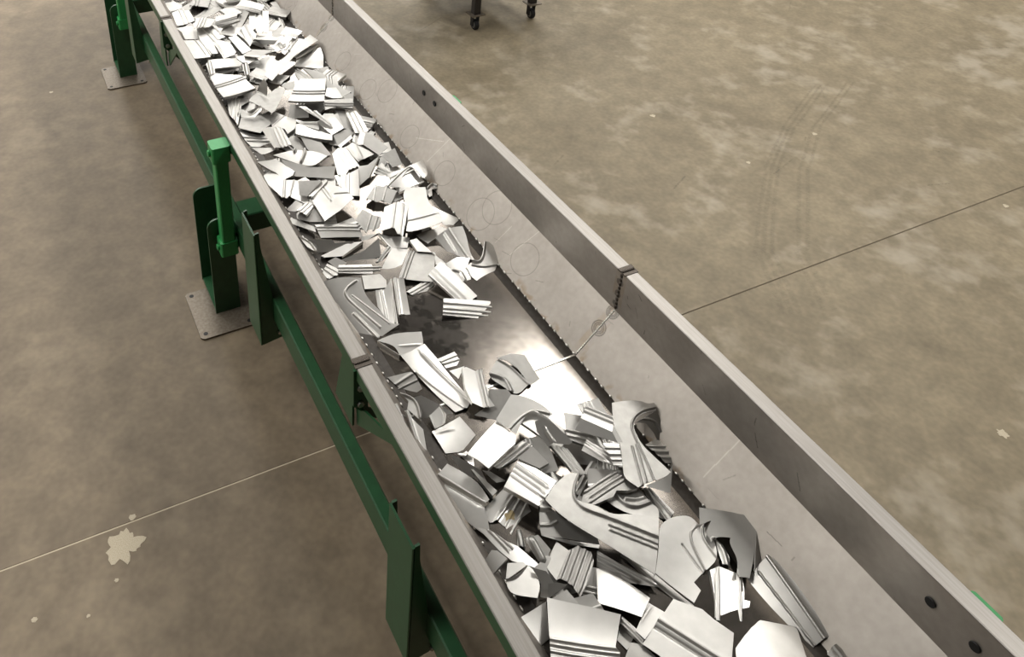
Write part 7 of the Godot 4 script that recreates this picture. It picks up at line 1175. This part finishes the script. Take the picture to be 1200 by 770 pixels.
["ribbed_steel_offcut","mid-sized slanting four-sided offcut, two pressed ribs, mid-trough beyond far weld, lying low","steel offcuts with two pressed ribs beyond far weld",[0.8425,0.5753,-4.8792],[[[0,4.7,0],[-.667,-.066,.742],[.743,-0,.669],[-69.2,-32.2,56.7,-40.8,71.8,33.7,-59.3,39.3],[[0,0,-143.8,-24.2,144.9,-24.2],[0,0,-143.8,-11.4,144.9,-11.4]]]]],
["flat_steel_offcut","large crosswise four-sided offcut, plain face, mid-trough beyond far weld, half buried","steel offcuts with plain face beyond far weld",[1.0474,0.5911,-4.3123],[[[0,6.9,0],[-.961,-.03,.275],[.277,-.105,.955],[-73.1,-51.5,67.1,-51.5,66.4,46.3,-60.3,56.6],[]]]],
["ribbed_steel_offcut","large lengthwise four-sided offcut, two pressed ribs, mid-trough beyond far weld, half buried","steel offcuts with two pressed ribs beyond far weld",[0.9264,0.5931,-4.1891],[[[0,5.2,0],[-.333,.04,.942],[.941,-.051,.334],[-75.6,-39.3,59.7,-53.8,81.7,43.4,-65.9,49.7],[[0,0,-164.8,-28.5,157.3,-28.5],[0,0,-164.8,-12,157.3,-12]]]]],
["ribbed_steel_offcut","large slanting four-sided offcut, three pressed ribs, by plain slope beyond far weld, lying low","steel offcuts with three pressed ribs beyond far weld",[1.2376,0.5821,-4.7064],[[[0,3.9,0],[-.766,.044,.641],[.643,.034,.765],[-62.5,-34.2,56.1,-48.4,79.5,44.5,-73,38.1],[[0,0,-150.4,-26.6,149.9,-26.6],[0,0,-150.4,-12.3,149.9,-12.3],[0,0,-150.4,1.9,149.9,1.9]]]]],
["ribbed_steel_offcut","large slanting four-sided offcut, two pressed ribs, mid-trough beyond far weld, half buried","steel offcuts with two pressed ribs beyond far weld",[1.1771,0.5868,-4.5082],[[[0,17.2,0],[-.846,-.225,.484],[.506,-.049,.861],[-58.5,-53.9,65.4,-52.3,63.5,58.1,-70.5,48.2],[[0,0,-136.5,-32.7,136.3,-32.7],[0,0,-136.5,-15.2,136.3,-15.2]]]]],
["flat_steel_offcut","mid-sized lengthwise four-sided offcut, plain face, mid-trough beyond far weld, on top","steel offcuts with plain face beyond far weld",[1.1697,0.6266,-4.5698],[[[0,4.1,0],[.289,.048,.956],[.957,-.05,-.286],[-45.9,-39.2,44.5,-39.2,43.3,37.1,-41.9,41.3],[]]]],
["ribbed_steel_offcut","large crosswise four-sided offcut, three pressed ribs, mid-trough beyond far weld, on top","steel offcuts with three pressed ribs beyond far weld",[1.1631,0.6385,-4.0962],[[[0,4.9,0],[.964,-.036,.262],[.264,.055,-.963],[-77.7,-37.7,69.2,-43.2,79.3,38.6,-70.8,42.3],[[0,0,-152.8,-28,163.1,-28],[0,0,-152.8,-14.6,163.1,-14.6],[0,0,-152.8,-1.1,163.1,-1.1]]]]],
["ribbed_steel_offcut","mid-sized slanting four-sided offcut, three pressed ribs, mid-trough beyond far weld, lying low","steel offcuts with three pressed ribs beyond far weld",[1.0088,0.5714,-4.6557],[[[0,11.2,0],[-.797,-.053,.602],[.601,-.168,.781],[-51,-45.3,48.9,-51.4,55.4,49.5,-53.3,47.3],[[0,0,-107.8,-33.8,115.9,-33.8],[0,0,-107.8,-17.8,115.9,-17.8],[0,0,-107.8,-1.7,115.9,-1.7]]]]],
["ribbed_steel_offcut","mid-sized slanting four-sided offcut, two pressed ribs, by plain slope beyond far weld, lying low","steel offcuts with two pressed ribs beyond far weld",[1.2050,0.5905,-4.2837],[[[0,4.5,0],[.829,-.054,.557],[.559,.033,-.828],[-54.6,-44,58,-41.3,54.5,43.9,-57.9,41.4],[[0,0,-127.8,-27.7,126.9,-27.7],[0,0,-127.8,-12.7,126.9,-12.7]]]]],
["ribbed_steel_offcut","mid-sized crosswise four-sided offcut, three pressed ribs, mid-trough beyond far weld, lying low","steel offcuts with three pressed ribs beyond far weld",[0.8524,0.5875,-4.8464],[[[0,4.4,0],[.945,-.046,.325],[.327,.035,-.944],[-70.7,-39,73.3,-31.6,59.4,33,-62,37.6],[[0,0,-164.9,-24.9,162.7,-24.9],[0,0,-164.9,-11.3,162.7,-11.3],[0,0,-164.9,2.3,162.7,2.3]]]]],
["ribbed_steel_offcut","mid-sized slanting four-sided offcut, two pressed ribs, by plain slope beyond far weld, half buried","steel offcuts with two pressed ribs beyond far weld",[1.2549,0.6011,-3.8827],[[[0,3,0],[.68,-.048,.732],[.732,-.01,-.681],[-55.6,-47.5,63.5,-39.7,53.1,45.6,-61,41.6],[[0,0,-124.3,-30.6,131.8,-30.6],[0,0,-124.3,-15.8,131.8,-15.8]]]]],
["ribbed_steel_offcut","mid-sized crosswise four-sided offcut, two pressed ribs, mid-trough beyond far weld, on top","steel offcuts with two pressed ribs beyond far weld",[0.9396,0.6824,-3.7288],[[[0,14.4,0],[.977,.167,.134],[.108,.155,-.982],[-58.9,-29.5,48.3,-36.1,59.2,29.6,-48.5,36],[[0,0,-117.2,-23.3,123.8,-23.3],[0,0,-117.2,-12,123.8,-12]]]]],
["ribbed_steel_offcut","mid-sized slanting four-sided offcut, three pressed ribs, mid-trough beyond far weld, on top","steel offcuts with three pressed ribs beyond far weld",[0.8364,0.6707,-3.7675],[[[0,2.2,0],[-.426,-.023,.904],[.904,.024,.427],[-59.7,-49.9,58.3,-37.5,43.7,36.2,-42.2,51.2],[[0,0,-113,-26.9,111,-26.9],[0,0,-113,-12.1,111,-12.1],[0,0,-113,2.7,111,2.7]]]]],
["flat_steel_offcut","large slanting four-sided offcut, plain face, mid-trough past twin-bead sheet, lying low","steel offcuts with plain face past twin-bead sheet",[0.9209,0.5781,-0.2917],[[[0,1.8,0],[-.815,-.009,.58],[.579,.027,.815],[-77,-44.3,73.1,-44.3,57.8,34.1,-53.9,54.5],[]]]],
["ribbed_steel_offcut","mid-sized lengthwise four-sided offcut, three pressed ribs, mid-trough past twin-bead sheet, lying low","steel offcuts with three pressed ribs past twin-bead sheet",[1.1628,0.5774,-0.0276],[[[0,2.6,0],[-.282,-.02,.959],[.959,.04,.282],[-57.5,-35.1,58,-35.1,58.1,35.4,-58.6,34.7],[[0,0,-134.2,-24,135.1,-24],[0,0,-134.2,-11.3,135.1,-11.3],[0,0,-134.2,1.3,135.1,1.3]]]]],
["flat_steel_offcut","large crosswise four-sided offcut, plain face, mid-trough past twin-bead sheet, lying low","steel offcuts with plain face past twin-bead sheet",[1.1828,0.5920,-0.0398],[[[0,3.2,0],[-.962,.036,.27],[.271,.007,.963],[-81.5,-41.9,71.4,-41.9,71.8,36.2,-61.7,47.6],[]]]],
["ribbed_steel_offcut","mid-sized slanting four-sided offcut, two pressed ribs, mid-trough past twin-bead sheet, lying low","steel offcuts with two pressed ribs past twin-bead sheet",[1.0156,0.5802,-0.4070],[[[0,12,0],[-.384,-.178,.906],[.92,.011,.392],[-56.6,-42.5,65,-41.9,64.1,47.4,-72.4,37],[[0,0,-148.7,-29.2,150.7,-29.2],[0,0,-148.7,-14,150.7,-14]]]]],
["ribbed_steel_offcut","mid-sized slanting four-sided offcut, two pressed ribs, mid-trough past twin-bead sheet, lying low","steel offcuts with two pressed ribs past twin-bead sheet",[0.8876,0.5841,-0.2453],[[[0,7.7,0],[.893,-.022,.449],[.447,.152,-.882],[-69.8,-34.5,59.5,-41.9,72.2,36,-62,40.5],[[0,0,-149,-24,145.7,-24],[0,0,-149,-10.7,145.7,-10.7]]]]],
["ribbed_steel_offcut","mid-sized lengthwise four-sided offcut, three pressed ribs, mid-trough past twin-bead sheet, half buried","steel offcuts with three pressed ribs past twin-bead sheet",[0.8484,0.6064,-0.2388],[[[0,3.5,0],[-.043,.023,.999],[.997,.067,.041],[-53.2,-34,54.2,-36.8,58.7,37.4,-59.7,33.4],[[0,0,-129.1,-18.5,116.8,-18.5],[0,0,-129.1,-6.6,116.8,-6.6],[0,0,-129.1,5.3,116.8,5.3]]]]],
["flat_steel_offcut","mid-sized lengthwise four-sided offcut, plain face, mid-trough past twin-bead sheet, lying low","steel offcuts with plain face past twin-bead sheet",[0.9246,0.5905,-0.3403],[[[0,4.7,0],[-.317,-.053,-.947],[-.948,.058,.314],[45.7,35.8,-46.8,38,-47.3,-36.9,48.4,-36.9],[]]]],
["ribbed_steel_offcut","large slanting four-sided offcut, two pressed ribs, mid-trough past twin-bead sheet, lying low","steel offcuts with two pressed ribs past twin-bead sheet",[1.0453,0.5740,-0.2490],[[[0,8.8,0],[.622,-.116,.774],[.782,.048,-.621],[-59.5,-39,54.5,-50.4,70.4,46.8,-65.4,42.6],[[0,0,-142.7,-28.5,140,-28.5],[0,0,-142.7,-12.8,140,-12.8]]]]],
["ribbed_steel_offcut","mid-sized crosswise four-sided offcut, three pressed ribs, mid-trough past twin-bead sheet, half buried","steel offcuts with three pressed ribs past twin-bead sheet",[0.9042,0.6059,-0.3729],[[[0,3.9,0],[-.939,-.055,.341],[.342,-.019,.94],[-55.6,-42.7,56.7,-42,55.8,42.8,-56.8,41.9],[[0,0,-135.4,-24.4,124.7,-24.4],[0,0,-135.4,-9.3,124.7,-9.3],[0,0,-135.4,5.9,124.7,5.9]]]]],
["flat_steel_offcut","mid-sized slanting four-sided offcut, plain face, mid-trough past twin-bead sheet, on top","steel offcuts with plain face past twin-bead sheet",[0.9565,0.6211,-0.4446],[[[0,16.7,0],[-.845,-.206,.494],[.523,-.119,.844],[-64.3,-40.7,65.8,-40.7,59.1,37.8,-60.7,43.7],[]]]]
]
